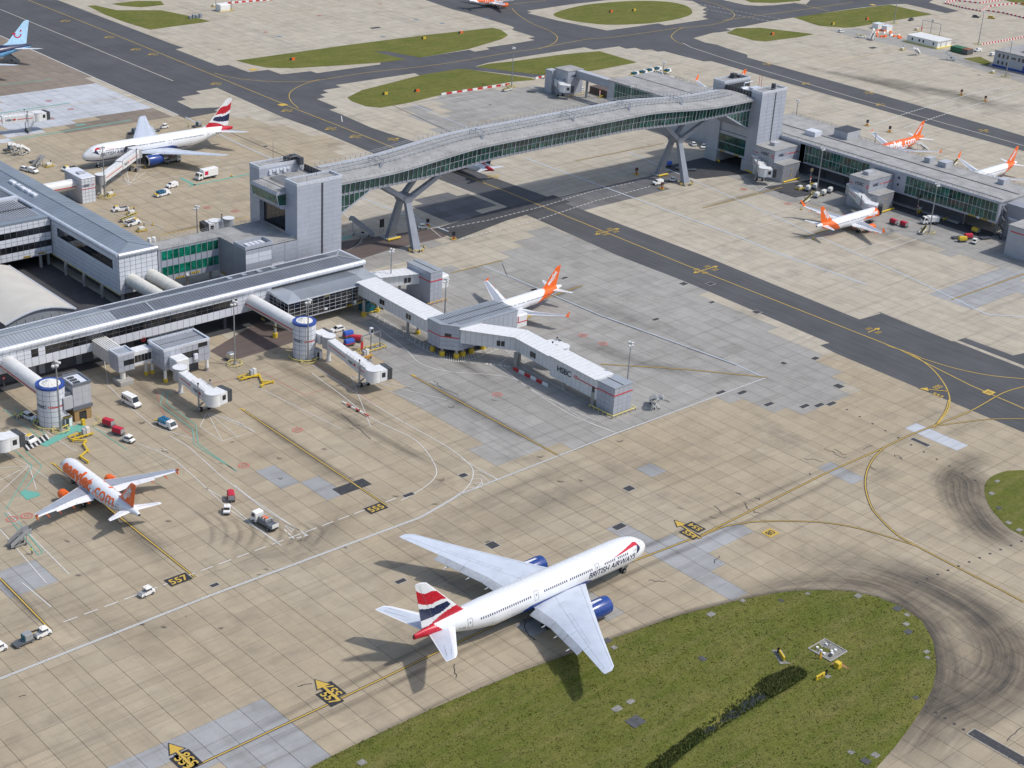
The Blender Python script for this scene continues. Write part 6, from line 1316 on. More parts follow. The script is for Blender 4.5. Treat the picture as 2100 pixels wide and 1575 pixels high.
def airliner(name, label, sp, liv, nose, hd, det=1.0, wingm=('ac_wing', 'ac_wing'), engm='ac_blue', logo=None, gear_doors=True):
    k = SPEC[sp]; L = k['L']; xg = k['gear']; mats, ff, fin_l = LIV[liv]; lf = ff(L)
    h = R(hd); fwd = Vector((math.cos(h), math.sin(h), 0)); base = Vector((nose[0], nose[1], 0))-fwd*xg
    root = thing(name, label, 'airliner', base, h, 'airliners on the apron', world=False)
    T = lambda x, y, z: (xg-x, y, z)
    top, bot, wid = smooth_tab(k['top']), smooth_tab(k['bot']), smooth_tab(k['wid'])
    def sec(x): t, b, w_ = interp(top, x), interp(bot, x), interp(wid, x); return (t+b)/2, (t-b)/2, w_
    def skin(x, a, off=0.0):   # a: angle from the horizontal, side sign by cos
        c, hh, w_ = sec(x); n = Vector((0, math.cos(a)/max(w_, .05), math.sin(a)/max(hh, .05))).normalized()
        return T(x, w_*math.cos(a)+n.y*off, c+hh*math.sin(a)+n.z*off)
    def skin_z(x, side, z, off=.02):
        c, hh, w_ = sec(x); a = math.asin(max(-1, min(1, (z-c)/hh))); return skin(x, a if side > 0 else math.pi-a, off)
    nr = int(72*max(.5, det)); ns = int(L*(3.2 if det >= 1 else 1.6)); st = [L*(i/ns)**1.0 for i in range(ns+1)]
    st = sorted(set([0, .08, .2, .4, .7]+[s for s in st if s > .8]))
    mb = MB(); vs = []; fs = []; mi = []
    for x in st: vs += [skin(x, 2*math.pi*i/nr) for i in range(nr)]
    for q in range(len(st)-1):
        for i in range(nr):
            j = (i+1) % nr; fs.append((q*nr+i, (q+1)*nr+i, (q+1)*nr+j, q*nr+j)); xm = (st[q]+st[q+1])/2; a = 2*math.pi*(i+.5)/nr
            mi.append(lf(xm, math.cos(a), 0, math.sin(a)))
    fs += [tuple(range(nr)), tuple(range(len(st)*nr-1, (len(st)-1)*nr-1, -1))]; mi += [lf(0, 0, 0, 0), len(mats)-1 if liv == 'ba' and False else mi[-1]]
    mb.v, mb.f, mb.m = vs, fs, mi; fo = mb.build('fuselage', mats, root, smooth=True)
    e = MB(); e.cyl(T(L-.02, 0, sec(L)[0]), T(L+.12, 0, sec(L)[0]), min(.28, sec(L)[2]*.9), n=12); e.build('exhaust_port', 'black', fo)
    # cockpit glass
    cg = MB(); s_ = L/37 if sp != 'wide' else 1.55; zc = sec(2.0*s_)[0]
    for sd in (1, -1):
        for a0, a1, x0, x1 in ((.62, 1.02, 1.45, 2.05), (.35, .60, 1.7, 2.45), (.30, .50, 2.5, 2.95)):
            P = [(x0*s_, a0), (x1*s_, a0+.06), (x1*s_+.1, a1+.02), (x0*s_+.25*s_, a1)]
            pts = [skin(x, a if sd > 0 else math.pi-a, .02) for x, a in P]; cg.add(pts, [(0, 1, 2, 3)] if sd < 0 else [(3, 2, 1, 0)])
    cg.build('cockpit_windows', 'glass_car', fo, kind='stuff')
    # cabin windows and doors
    x0, x1, stp, zz, ww, wh = k['win']; wm = MB(); rr = random.Random(3); gaps = (16.5, 33.5, 50.0) if sp == 'wide' else (15.5, 17.0)
    x = x0
    while x < x1:
        if not any(abs(x-g) < (1.6 if sp == 'wide' else .35) for g in gaps) and rr.random() > .04:
            for sd in (1, -1):
                p = [skin_z(xx, sd, z2, .015) for xx, z2 in ((x, zz-wh/2), (x+ww, zz-wh/2), (x+ww, zz+wh/2), (x, zz+wh/2))]; wm.add(p, [(0, 1, 2, 3)] if sd < 0 else [(3, 2, 1, 0)])
        x += stp
    wm.build('cabin_windows', 'ac_navy', fo, kind='stuff')
    drs = [(5.0, 2.6, 1.1, 1.9), (16.5, 2.6, 1.1, 1.9), (33.5, 2.6, 1.1, 1.9), (50.3, 2.6, 1.1, 1.9)] if sp == 'wide' else [(4.0, 1.35, .85, 1.85), (L-7.0, 1.35, .85, 1.85)]
    for dx, dz, dw, dh in drs:
        zb = zz-dh*.62
        for sd in (1, -1):
            b = MB(); ln = .07
            for (xa, za, xb, zb2) in ((dx, zb, dx+ln, zb+dh), (dx+dw-ln, zb, dx+dw, zb+dh), (dx, zb+dh-ln, dx+dw, zb+dh), (dx, zb, dx+dw, zb+ln), (dx+dw*.4, zb+dh*.5, dx+dw*.62, zb+dh*.7)):
                m_ = 5; lo = [skin_z(xa, sd, za+(zb2-za)*q/m_, .025) for q in range(m_+1)]; hi = [skin_z(xb, sd, za+(zb2-za)*q/m_, .025) for q in range(m_+1)]
                for q in range(m_): b.add([lo[q], hi[q], hi[q+1], lo[q+1]], [(0, 1, 2, 3)] if sd < 0 else [(3, 2, 1, 0)])
            b.build('door', 'line_dark', fo)
    # belly fairing
    wg = k['wing']; xa, xb = wg[0][1]-1.5, wg[0][2]+3; bf = MB(); N = 12; rings = []
    for q in range(N+1):
        t = q/N; x = xa+(xb-xa)*t; s = math.sin(math.pi*t)**.5; c, hh, w_ = sec(min(x, L*.8)); rings.append([T(x, (w_*.92+.25*s)*math.cos(a), c-hh*.25+(hh*.78+.14*s)*math.sin(a)) for a in [math.pi+math.pi*i/14 for i in range(15)]])
    bf.loft(rings, closed=False); sharp(bf.build('belly_fairing', 'ac_blue' if liv == 'ba' else ('ac_sky' if liv == 'tui' else 'ac_white'), fo), 60)
    # wings
    def surf(stn, sd, nm, ms, rule=None, parent=root, sub=5):
        fine = []
        for A, B in zip(stn, stn[1:]):
            for q in range(sub): t = q/sub; fine.append(tuple(a+(b-a)*t for a, b in zip(A, B)))
        fine.append(stn[-1]); rings = []
        AFd = []
        for (u0, v0), (u1, v1) in zip(AF, AF[1:]+AF[:1]):
            n_ = max(1, round(abs(u1-u0)/.06)); AFd += [(u0+(u1-u0)*q/n_, v0+(v1-v0)*q/n_) for q in range(n_)]
        for y, xl, xt, z, th in fine: rings.append([T(xl+(xt-xl)*u, sd*y, z+th*v) for u, v in AFd])
        m_ = MB(); n = len(AFd); vs = [p for r in rings for p in r]; fs = []; mi = []
        for a in range(len(rings)-1):
            for i in range(n):
                j = (i+1) % n; q = (a*n+i, a*n+j, (a+1)*n+j, (a+1)*n+i); fs.append(q if sd < 0 else q[::-1])
                u = (AFd[i][0]+AFd[j][0])/2 if i < n-1 else .95; mi.append(rule(u, (a+.5)/(len(rings)-1), AFd[i][1] >= -.01) if rule else 0)
        fs += [tuple(range((len(rings)-1)*n, len(rings)*n))]; mi.append(mi[-1])
        m_.v, m_.f, m_.m = vs, fs, mi; return sharp(m_.build(nm, list(ms), parent), 50)
    def wpt(sd, y, u, dz=0.0, drop=0.0):
        for A, B in zip(wg, wg[1:]):
            if y <= B[0]: break
        t = (y-A[0])/(B[0]-A[0]); yy, xl, xt, z, th = (a+(b-a)*t for a, b in zip(A, B)); return T(xl+(xt-xl)*u, sd*y, z+th*(.25 if u < .8 else .1)+dz)
    ej = liv.startswith('ej')
    for sd in (1, -1):
        W = surf(wg, sd, 'wing', wingm, (lambda u, s, up: 1 if .13 < u < .72 and .1 < s < .93 and up else 0) if ej else (lambda u, s, up: 1 if u > .74 and s < .82 else 0))
        # flaps, ailerons and lines
        tip = wg[-1][0]; kink = wg[2][0]
        segs = [(wg[1][0]+.3, kink-.05), (kink+.05, tip*.505), (tip*.51, tip*.70)]
        for y0, y1 in segs:
            f = MB(); w_f = (.16 if sp == 'wide' else .12); N = 6; up = []; dn = []
            ext = 1.7 if sp == 'wide' else .5; dr = .9 if sp == 'wide' else .12
            for q in range(N+1):
                y = y0+(y1-y0)*q/N; a = Vector(wpt(sd, y, 1-w_f*.45, -.06)); b = Vector(wpt(sd, y, 1.0, -.1)); d = (b-a); e_ = b+Vector((-ext*(1-.35*y/tip), 0, -dr*(1-.35*y/tip))); up += [tuple(a+Vector((0, 0, -.02))), tuple(b+Vector((0, 0, .0))), tuple(e_)]; dn += [tuple(a+Vector((0, 0, -.16))), tuple(b+Vector((0, 0, -.28))), tuple(e_+Vector((0, 0, -.04)))]
            rings = [[up[3*q], up[3*q+1], up[3*q+2], dn[3*q+2], dn[3*q+1], dn[3*q]] for q in range(N+1)]
            if sd > 0: rings = rings[::-1]
            f.loft(rings); sharp(f.build('flap', 'ac_flap' if sp == 'wide' else 'ac_white', W), 30)
        ln = MB()
        def line(y0, u0, y1, u1, wd=.05):
            N = 10
            for q in range(N):
                ya, yb = y0+(y1-y0)*q/N, y0+(y1-y0)*(q+1)/N; ua, ub = u0+(u1-u0)*q/N, u0+(u1-u0)*(q+1)/N
                def top_(y, u):
                    for A, B in zip(wg, wg[1:]):
                        if y <= B[0]: break
                    t = (y-A[0])/(B[0]-A[0]); yy, xl, xt, z, th = (a+(b-a)*t for a, b in zip(A, B)); tab = sorted((p[0], p[1]) for p in AF[:8]); return Vector(T(xl+(xt-xl)*u, sd*y, z+th*interp(tab, u)+.012))
                a, b = top_(ya, ua), top_(yb, ub); d = (b-a).normalized(); n_ = Vector((-d.y, d.x, 0))*wd/2; ln.add([tuple(a-n_), tuple(b-n_), tuple(b+n_), tuple(a+n_)], [(0, 1, 2, 3)])
        if det >= 1:
            line(wg[1][0]+.3, .12, tip*.97, .14); line(wg[1][0]+.3, .62, kink, .70); line(kink, .70, tip*.72, .74); line(tip*.72, .74, tip*.95, .72); line(tip*.71, .72, tip*.71, .98); line(tip*.95, .72, tip*.95, .98); line(kink*.6, .5, kink*.6, .7); line(tip*.52, .72, tip*.52, .97)
            for q in range(5): y = kink+(tip*.7-kink)*q/5; line(y, .60, y, .73, .04)
            line(kink, .60, tip*.7, .62, .04)
            ln.build('panel_lines', 'line_dark', W, kind='stuff')
        for y in ((.28, .43, .60) if sp == 'wide' else (.22, .44, .66, .84)):    # flap track fairings
            y = y*tip; dz_ = -.95 if sp == 'wide' else -.3; p = Vector(wpt(sd, y, .72, dz_)); q = Vector(wpt(sd, y, 1.0, dz_-.1)); d = (1.9 if sp == 'wide' else .75); b = MB(); n = 8
            ax = [(p, .08), (p.lerp(q, .35), .34 if sp == 'wide' else .2), (q, .3 if sp == 'wide' else .18), (q+Vector((-d-.5, 0, -.15)), .04)]
            b.loft([[(c.x, c.y+r_*.7*math.cos(2*math.pi*i/n), c.z+r_*math.sin(2*math.pi*i/n)) for i in range(n)] for c, r_ in ax]); sharp(b.build('track_fairing', 'ac_orange' if ej else 'ac_wing', W), 60)
        if sp != 'wide':
            tp = wg[-1]; b = MB()
            if k['shark']: P = [(tp[1]-.2, 0, 0), (tp[2], 0, 0), (tp[2]+.75, .5, 1.0), (tp[2]+1.5, .75, 2.35), (tp[2]+.95, .75, 2.4), (tp[1]+.7, .45, .9)]
            else: P = [(tp[1]+.1, 0, -.1), (tp[2]+.05, 0, -.75), (tp[2]+.5, 0, -.6), (tp[2]+.15, .02, 0), (tp[2]+.75, .05, .85), (tp[2]+.3, .05, .85)]
            vs = [T(x, sd*(tp[0]+y+o), tp[3]+z) for o in (-.05, .05) for x, y, z in P]; n = len(P); b.add(vs, [tuple(range(n)), tuple(range(2*n-1, n-1, -1))]+[(i, (i+1) % n, n+(i+1) % n, n+i) for i in range(n)]); b.build('wingtip', 'ac_orange' if ej or liv == 'ba' and False else 'ac_white', W)
        # engine
        g = k['eng']; ey = sd*g['y']; r = g['r']; ln_ = g['x1']-g['x0']; n = 28; pro = [(0, .80), (.015, .88), (.06, .955), (.2, 1.0), (.45, 1.0), (.7, .95), (1.0, .80)]
        rg = lambda x, rr_: [T(x, ey+rr_*math.cos(2*math.pi*i/n), g['z']+rr_*math.sin(2*math.pi*i/n)) for i in range(n)]
        en = MB(); en.loft([rg(g['x0']+ln_*t, r*q) for t, q in pro[2:]], caps=False); E_ = sharp(en.build('engine', engm, root), 60)
        b = MB(); b.loft([rg(g['x0']+ln_*t, r*q) for t, q in ((.08, .78), (.0, .80), (.015, .88), (.06, .955))], caps=False); sharp(b.build('intake_lip', 'ac_metal' if not ej else 'ac_orange', E_), 60)
        b = MB(); b.loft([rg(g['x0']+ln_*.2, r*.78), rg(g['x0']+ln_*.08, r*.78)], caps=False); b.loft([rg(g['x0']+ln_*.2, r*.78), rg(g['x0']+ln_*.21, r*.2), rg(g['x0']+ln_*.12, r*.04)]); b.build('fan', 'plant_dark', E_)
        b = MB(); b.loft([rg(g['x1'], r*.79), rg(g['x1']+.02, r*.56), rg(g['x1']+(g['core']-g['x1'])*.6, r*.42), rg(g['core'], r*.12)]); sharp(b.build('exhaust_cone', 'ac_metal', E_), 60)
        b = MB(); py = .22 if sp == 'wide' else .14; lx = wpt(sd, g['y'], .05); zt = lx[2]; xw = xg-lx[0]
        b.loft([[T(x, ey+s2*py*tt, z) for x, z in ((g['x0']+ln_*.32, g['z']+r*.99), (xw+1.0, zt-.0), (xw+ln_*.5, zt-.35), (g['x1']+.6, g['z']+r*.6))] for s2, tt in ((-1, 1), (1, 1))]); b.build('pylon', engm if ej else 'ac_white', E_)
        S_ = surf(k['stab'], sd, 'tailplane', ('ac_white', 'ac_wing'), (lambda u, s, up: 1 if up and .3 < u < .95 and s < .9 and not ej else 0))
        b = MB()
        if det >= 1:
            A, B = k['stab'][0], k['stab'][1]
            for u in (.32, .68):
                pa = Vector(T(A[1]+(A[2]-A[1])*u, sd*1.6, A[3]+.25)); pb = Vector(T(B[1]+(B[2]-B[1])*u, sd*B[0]*.95, B[3]+.12)); b.bar(pa, pb, .05, .02)
            b.build('panel_lines', 'jet_grey', S_, kind='stuff')
    # fin
    (xl0, xt0, z0), (xl1, xt1, z1), th = k['fin']; NC, NZ = (44, 56) if det >= 1 else (20, 24); vs = []; fs = []; mi = []
    def finp(c, s, sd, off=0.0):
        sw = max(0, .14-s)/.14; xl = xl0+(xl1-xl0)*s-(sw**2)*(2.6 if sp == 'wide' else 1.3); xt = xt0+(xt1-xt0)*s; z = z0+(z1-z0)*s
        if s > .96: xl += (s-.96)/.04*(xt-xl)*.35
        t = th*(1-.6*s)*(2.6*math.sqrt(max(c, 0))*(1-c)**.9) if True else 0
        return T(xl+(xt-xl)*c, sd*(t*.5+.01+off), z)
    for sd in (1, -1):
        o = len(vs); cs = [(i/NC)**1.3 for i in range(NC+1)]
        vs += [finp(c, j/NZ, sd) for j in range(NZ+1) for c in cs]
        for j in range(NZ):
            for i in range(NC):
                q = (o+j*(NC+1)+i, o+j*(NC+1)+i+1, o+(j+1)*(NC+1)+i+1, o+(j+1)*(NC+1)+i); fs.append(q if sd < 0 else q[::-1]); mi.append(fin_l((cs[i]+cs[i+1])/2, (j+.5)/NZ))
    n1 = NC+1; o2 = n1*(NZ+1)
    for i in range(NC): fs.append((NZ*n1+i, NZ*n1+i+1, o2+NZ*n1+i+1, o2+NZ*n1+i)); mi.append(0 if liv == 'ba' else mi[-1])
    for j in range(NZ): a = j*n1+NC; fs.append((a, o2+a, o2+a+n1, a+n1)); mi.append(mi[-1])
    m_ = MB(); m_.v, m_.f, m_.m = vs, fs, mi; F_ = sharp(m_.build('fin', mats, root), 50)
    if det >= 1:
        b = MB()
        for sd in (1, -1):
            for q in range(12): s0, s1 = .06+.9*q/12, .06+.9*(q+1)/12; p = [Vector(finp(.70, s, sd, .012)) for s in (s0, s1)]; b.bar(p[0], p[1], .05, .02)
        b.build('rudder_line', 'jet_grey', F_, kind='stuff')
    # undercarriage
    def wheels(par, x, y, r, wd): b = MB(); b.wheel(T(x, y, r), r, wd, n=18); wo = b.build('wheel', 'rubber', par); c = MB(); c.wheel(T(x, y, r), r*.5, wd+.04, n=12); c.build('hub', 'ac_metal', wo)
    wr = k['wr']; b = MB(); b.cyl(T(k['ngear'], 0, wr), T(k['ngear']+.2, 0, interp(bot, k['ngear'])+.3), .13 if sp != 'wide' else .2, n=8); b.bar(T(k['ngear'], 0, wr+.5), T(k['ngear']+1.6, 0, interp(bot, k['ngear'])+.2), .1, .1); ng = b.build('nose_gear', 'white', root)
    for sd in (1, -1): wheels(ng, k['ngear'], sd*(.42 if sp == 'wide' else .28), wr*.85, .34 if sp == 'wide' else .22)
    for sd in (1, -1):
        y = sd*k['track']; b = MB(); zt = wpt(sd, k['track'], .6)[2]; b.cyl(T(xg, y, wr), T(xg-.1, y, zt), .22 if sp == 'wide' else .15, n=8); b.bar(T(xg, y, wr+.8), T(xg, y*.5, zt-.2), .16, .16)
        if sp == 'wide': b.bar(T(xg-1.6, y, wr), T(xg+1.6, y, wr), .3, .3)
        b.box(*sorted((xg-(xg-.9), xg-(xg+.9))), *sorted((y+sd*.5, y+sd*.55)), wr+.9, zt) if gear_doors else None
        mg = b.build('main_gear', 'white', root)
        for ax in ((-1.45, 0, 1.45) if sp == 'wide' else (0,)):
            for o in (-1, 1): wheels(mg, xg+ax, y+o*(.62 if sp == 'wide' else .42), wr, .5 if sp == 'wide' else .38)
    root['_skin'] = 0
    # lettering
    def ftext(body, xs, side, ang, size, m, bold=.02, shear=0.0, spacing=1.0, parent=fo):   # xs: x of text centre, ang: waterline angle of the baseline
        v2, f2, wd = text2d(body, size, bold, shear, spacing); bm = bmesh.new(); bv = [bm.verts.new((a, b_, 0)) for a, b_ in v2]
        for f in f2:
            try: bm.faces.new([bv[i] for i in f])
            except ValueError: pass
        for q in range(1, 14): bmesh.ops.bisect_plane(bm, geom=bm.verts[:]+bm.edges[:]+bm.faces[:], plane_co=(0, -size*.25+q*size*.1, 0), plane_no=(0, 1, 0))
        bm.verts.ensure_lookup_table(); bm.verts.index_update(); c, hh, w_ = sec(xs); rad = (hh+w_)/2; vs = []
        for v in bm.verts:
            a = ang+v.co.y/rad; x = xs+(v.co.x if side > 0 else -v.co.x); vs.append(skin(x, a if side > 0 else math.pi-a, .035))
        b = MB(); b.add(vs, [tuple(v.index for v in f.verts) for f in bm.faces]); bm.free(); return b.build('lettering', m, parent)
    def fintext(body, m, size, c0, s0, c1, s1, bold=.02, both_sides=True):  # along the fin from (c0,s0) to (c1,s1)
        for sd in (1, -1):
            v2, f2, wd = text2d(body, 1.0, bold); A, B = Vector(finp(c0, s0, sd)), Vector(finp(c1, s1, sd)); d = B-A; Ln = d.length; d.normalize(); up = Vector((-d.z, 0, d.x)) if sd < 0 else Vector((d.z, 0, -d.x))
            if up.z < 0 and False: up = -up
            sc = Ln/wd; yo = sd*(th*.32+.06); b = MB(); vs = []
            for a, e in v2:
                p = A+d*(a*sc+Ln/2)+up*(e*sc*size-.35*sc*size); vs.append((p.x, yo, p.z))
            b.add(vs, f2 if sd < 0 else [f[::-1] for f in f2]); b.build('lettering', m, F_)
    def decal(polys, side, m, nm='ribbon'):
        b = MB()
        for P in polys:
            n = len(P); bm = bmesh.new(); bm.faces.new([bm.verts.new((x, z, 0)) for x, z in P]); bmesh.ops.triangulate(bm, faces=bm.faces[:])
            for q in range(1, 40): bmesh.ops.bisect_plane(bm, geom=bm.verts[:]+bm.edges[:]+bm.faces[:], plane_co=(0, 2+q*.18, 0), plane_no=(0, 1, 0))
            for q in range(1, 30): bmesh.ops.bisect_plane(bm, geom=bm.verts[:]+bm.edges[:]+bm.faces[:], plane_co=(q*.6, 0, 0), plane_no=(1, 0, 0))
            bm.verts.index_update(); b.add([skin_z(v.co.x, side, v.co.y, .03) for v in bm.verts], [tuple(v.index for v in f.verts) for f in bm.faces]); bm.free()
        b.build(nm, m, fo)
    if liv == 'ba' and sp == 'wide':
        for sd in (1, -1):
            ftext('BRITISH AIRWAYS', 12.6, sd, -.17, 1.75, 'ac_navy', .012, .25, .98)
            red = [(12.4, 7.05), (9.8, 7.5), (7.4, 7.85), (5.4, 7.92), (4.5, 7.65), (4.15, 7.2), (4.6, 7.15), (5.3, 7.35), (7.4, 7.38), (9.8, 7.22)]
            blue = [(4.15, 7.2), (3.8, 6.7), (3.95, 6.2), (4.7, 5.8), (5.3, 5.75), (4.65, 6.2), (4.4, 6.65), (4.6, 7.15)]
            decal([red], sd, 'ac_red'); decal([blue], sd, 'ac_navy')
            ftext('G-VIIR', 52.6, sd, -.30, .55, 'ac_navy', 0)
    if liv == 'ej_old':
        for sd in (1, -1):
            for body, xc, bl in (('easyJet', 10.1, .075), ('.com', 21.6, .02)): ftext(body, xc if sd > 0 else 33-xc, sd, -.12, (12.6 if body == 'easyJet' else 8.6)/text2d(body, 1.0, bl*.62)[2], 'ac_orange', bl*.62, 0, .98 if body == 'easyJet' else 1.0)
    if liv == 'ej_new':
        for sd in (1, -1): ftext('easyJet', 7.4 if sd > 0 else 7.4, sd, .12, 2.0, 'ac_white', .045)
    if liv == 'ej_orange':
        for sd in (1, -1):
            for body, xc, bl in (('easyJet', 10.1, .075), ('.com', 21.6, .02)): ftext(body, xc if sd > 0 else 33-xc, sd, -.12, (12.6 if body == 'easyJet' else 8.6)/text2d(body, 1.0, bl*.62)[2], 'ac_white', bl*.62)
    if ej:   # white lettering up the fin
        for sd in (1, -1):
            v2, f2, wd = text2d('easyJet', 1.0, .035); Lf = 4.9; sc = Lf/wd; sl = Vector((xl1-xl0, 0, z1-z0)).normalized()
            A = Vector((xl0+(xl1-xl0)*.13+1.75, 0, z0+(z1-z0)*.13)); b = MB(); vs = []
            for a, e in v2:
                t = a*sc+Lf/2; e = e*sc*1.15
                # on the left side reading runs up the fin with letter tops towards the leading edge; mirrored on the right side
                if sd > 0: P = A+sl*t+Vector((-sl.z, 0, sl.x))*(e-.25)
                else: P = A+sl*(Lf-t)+Vector((sl.z, 0, -sl.x))*(e-.95)
                vs.append(T(P.x, sd*(th*.50+.03), P.z))
            b.add(vs, f2 if sd < 0 else f2); b.build('lettering', 'ac_white', F_)
    if liv == 'tui':
        for sd in (1, -1):
            b = MB(); cx, cz, rr_ = xl0+(xl1-xl0)*.42+2.2, z0+(z1-z0)*.46, 1.35
            for q in range(14):
                a0, a1 = math.pi*(1.0+q/14*.95), math.pi*(1.0+(q+1)/14*.95); p = [(cx+r_*math.cos(a), cz+r_*math.sin(a)) for r_, a in ((rr_, a0), (rr_+.5, a0), (rr_+.5, a1), (rr_, a1))]
                b.add([T(x, sd*(th*.5+.05), z) for x, z in p], [(0, 1, 2, 3)])
            b.add([T(cx+x, sd*(th*.5+.05), cz+z) for x, z in ((-2.4, .0), (-.9, 0), (-.9, .5), (-2.4, .5))], [(0, 1, 2, 3)])
            b.add([T(cx+1.6+.45*math.cos(q*.785), sd*(th*.5+.05), cz+1.3+.45*math.sin(q*.785)) for q in range(8)], [tuple(range(8))]); b.build('logo', 'ac_tuired', F_)
    if '_skin' in root: del root['_skin']
    return root
EJW = ('ac_white', 'ac_wing_grey')
airliner('airliner', 'white wide-body jet with red and blue tail ribbon taxiing in the foreground', 'wide', 'ba', (218.68, 185.15), -.38)
airliner('airliner', 'white jet with giant orange lettering and orange tail on stand 557', 'n319', 'ej_old', (139.83, 292.78), 90.5, 1.0, EJW, 'ac_orange')
airliner('airliner', 'orange and white jet nosed in to the middle gate node of the far pier', 'n320s', 'ej_new', (460.18, 295.58), -.3, 1.0, EJW, 'ac_orange')
airliner('airliner', 'orange and white jet half hidden behind the grey gate block', 'n320', 'ej_new', (272.0, 303.81), 182.0, 1.0, EJW, 'ac_orange')
airliner('airliner', 'white wide-body jet docked at the left bank-branded gate block', 'wide', 'ba', (253.42, 496.02), 179.2)
airliner('airliner', 'all-orange jet parked behind the far pier roof', 'n319', 'ej_orange', (523.7, 343.7), 180, .6, EJW, 'ac_orange')
airliner('airliner', 'orange and white jet behind the right end of the far pier', 'n320s', 'ej_new', (520.7, 299.9), 180, .6, EJW, 'ac_orange')
airliner('airliner', 'jet showing only an orange fin tip and winglet behind the right tower', 'n320s', 'ej_new', (523.7, 443.1), 180, .5, EJW, 'ac_orange')
airliner('airliner', 'jet with red tail cone passing under the glazed bridge', 'n320', 'ba', (370.2, 441.8), 90, .6)
airliner('airliner', 'white jet with orange lettering taxiing at the top edge', 'n319', 'ej_old', (603.3, 649.0), 0, .6, EJW, 'ac_orange')
airliner('airliner', 'blue jet with pale blue fin and red smile logo at the left edge', 'wide', 'tui', (249.3, 653.5), 180, .6, engm='ac_sky')
# ================================================================ VEHICLES AND GROUND EQUIPMENT (built round their own origin, facing +x)
def side(mb, pts, w_, mi=0, tuck=0.0, zt=None):   # side profile (x,z) extruded across y, upper points tucked in
    zs = [p[1] for p in pts]; z0, z1 = min(zs), max(zs); f = lambda z: w_/2-tuck*max(0, (z-(zt if zt else (z0+z1)/2))/max(.01, z1-(zt if zt else (z0+z1)/2)))
    n = len(pts); vs = [(x, -f(z), z) for x, z in pts]+[(x, f(z), z) for x, z in pts]
    ar = sum(pts[i][0]*pts[(i+1) % n][1]-pts[(i+1) % n][0]*pts[i][1] for i in range(n))
    F = [tuple(range(n)), tuple(range(2*n-1, n-1, -1))]+[(i+n, (i+1) % n+n, (i+1) % n, i) for i in range(n)]
    if ar < 0: F = [f_[::-1] for f_ in F]
    mb.add(vs, F, mi)
def wheelset(t, xs, w_, r=.34, wd=.22):
    for x in xs:
        for s in (-1, 1):
            o = MB().wheel((x, s*(w_/2-.08), r), r, wd, n=12).build('wheel', 'rubber', t); MB().wheel((x, s*(w_/2-.06), r), r*.5, wd+.02, n=8).build('hub', 'grey', o)
def veh(label, cat, name): return thing(name, label, cat, (0, 0, -50), 0, world=False)
def mk_van(label, m='white', name='van', L=5.2, W=2.0, H=2.4, minibus=False):
    t = veh(label, 'van', name); b = MB(); hl = L/2
    side(b, [(-hl, .35), (-hl, H-.12), (-hl+.15, H), (hl-1.9, H), (hl-1.55, H-.08), (hl-.95, 1.25), (hl-.15, 1.0), (hl, .75), (hl, .35)], W, 0, .12, 1.1); b.build('body', m, t)
    g = MB(); g.add([(hl-1.52, -W/2+.18, H-.14), (hl-.98, -W/2+.1, 1.3), (hl-.98, W/2-.1, 1.3), (hl-1.52, W/2-.18, H-.14)], [(0, 1, 2, 3)]); o = g.build('windscreen', 'glass_car', t); o.location = (.03, 0, .03)
    for s in (-1, 1):
        for x0, x1 in ([(hl-2.5, hl-1.45)]+([(-hl+.2, -hl+1.0), (-hl+1.1, -hl+1.9), (-hl+2.0, hl-2.6)] if minibus else [])):
            q = MB(); y = s*(W/2-.02); y2 = s*(W/2-.105); v = [(x0, y, 1.25), (x1+.2*(x1 > hl-2), y, 1.25), (x1, y2, H-.32), (x0, y2, H-.32)]; q.add(v, [(0, 1, 2, 3)] if s < 0 else [(3, 2, 1, 0)]); q.build('side_window', 'glass_car', t)
    MB().box(hl-.12, hl+.06, -W/2+.05, W/2-.05, .35, .6).build('bumper', 'grey_dark', t); wheelset(t, (-hl+.95, hl-.95), W)
    for s in (-1, 1): MB().box(hl-.1, hl+.01, s*W*.36-.15, s*W*.36+.15, .72, .92).build('headlight', 'ac_metal', t)
    MB().box(-hl-.03, -hl+.02, -W/2+.3, W/2-.3, 1.3, H-.4).build('rear_window', 'glass_car', t); MB().cyl((hl-2, 0, H-.02), (hl-2, 0, H+.15), .1, n=8).build('beacon', 'amber', t); return t
def mk_car(label, m='white', name='car', L=4.2, W=1.75, H=1.5):
    t = veh(label, 'car', name); b = MB(); hl = L/2
    side(b, [(-hl, .3), (-hl, .85), (-hl+.1, .95), (hl-1.1, .95), (hl-.1, .78), (hl, .6), (hl, .3)], W); b.build('body', m, t); c = MB(); side(c, [(-hl+.15, .94), (-hl+.55, H-.03), (-hl+.9, H), (hl-1.9, H), (hl-1.05, .94)], W-.08, 0, .2, .95); c.build('cabin', m, t)
    for s in (-1, 1): q = MB(); y, y2 = s*(W/2-.03), s*(W/2-.2); v = [(-hl+.4, y, 1.0), (hl-1.2, y, 1.0), (hl-1.85, y2, H-.08), (-hl+.65, y2, H-.08)]; q.add(v, [(0, 1, 2, 3)] if s < 0 else [(3, 2, 1, 0)]); q.build('side_window', 'glass_car', t)
    g = MB(); g.add([(hl-1.84, -W/2+.28, H-.04), (hl-1.05, -W/2+.12, .98), (hl-1.05, W/2-.12, .98), (hl-1.84, W/2-.28, H-.04)], [(0, 1, 2, 3)]); g.build('windscreen', 'glass_car', t).location = (.03, 0, .03)
    g = MB(); g.add([(-hl+.15, -W/2+.15, 1.0), (-hl+.55, -W/2+.3, H-.06), (-hl+.55, W/2-.3, H-.06), (-hl+.15, W/2-.15, 1.0)], [(0, 1, 2, 3)]); g.build('rear_window', 'glass_car', t).location = (-.03, 0, .02)
    wheelset(t, (-hl+.75, hl-.8), W, .31, .2); return t
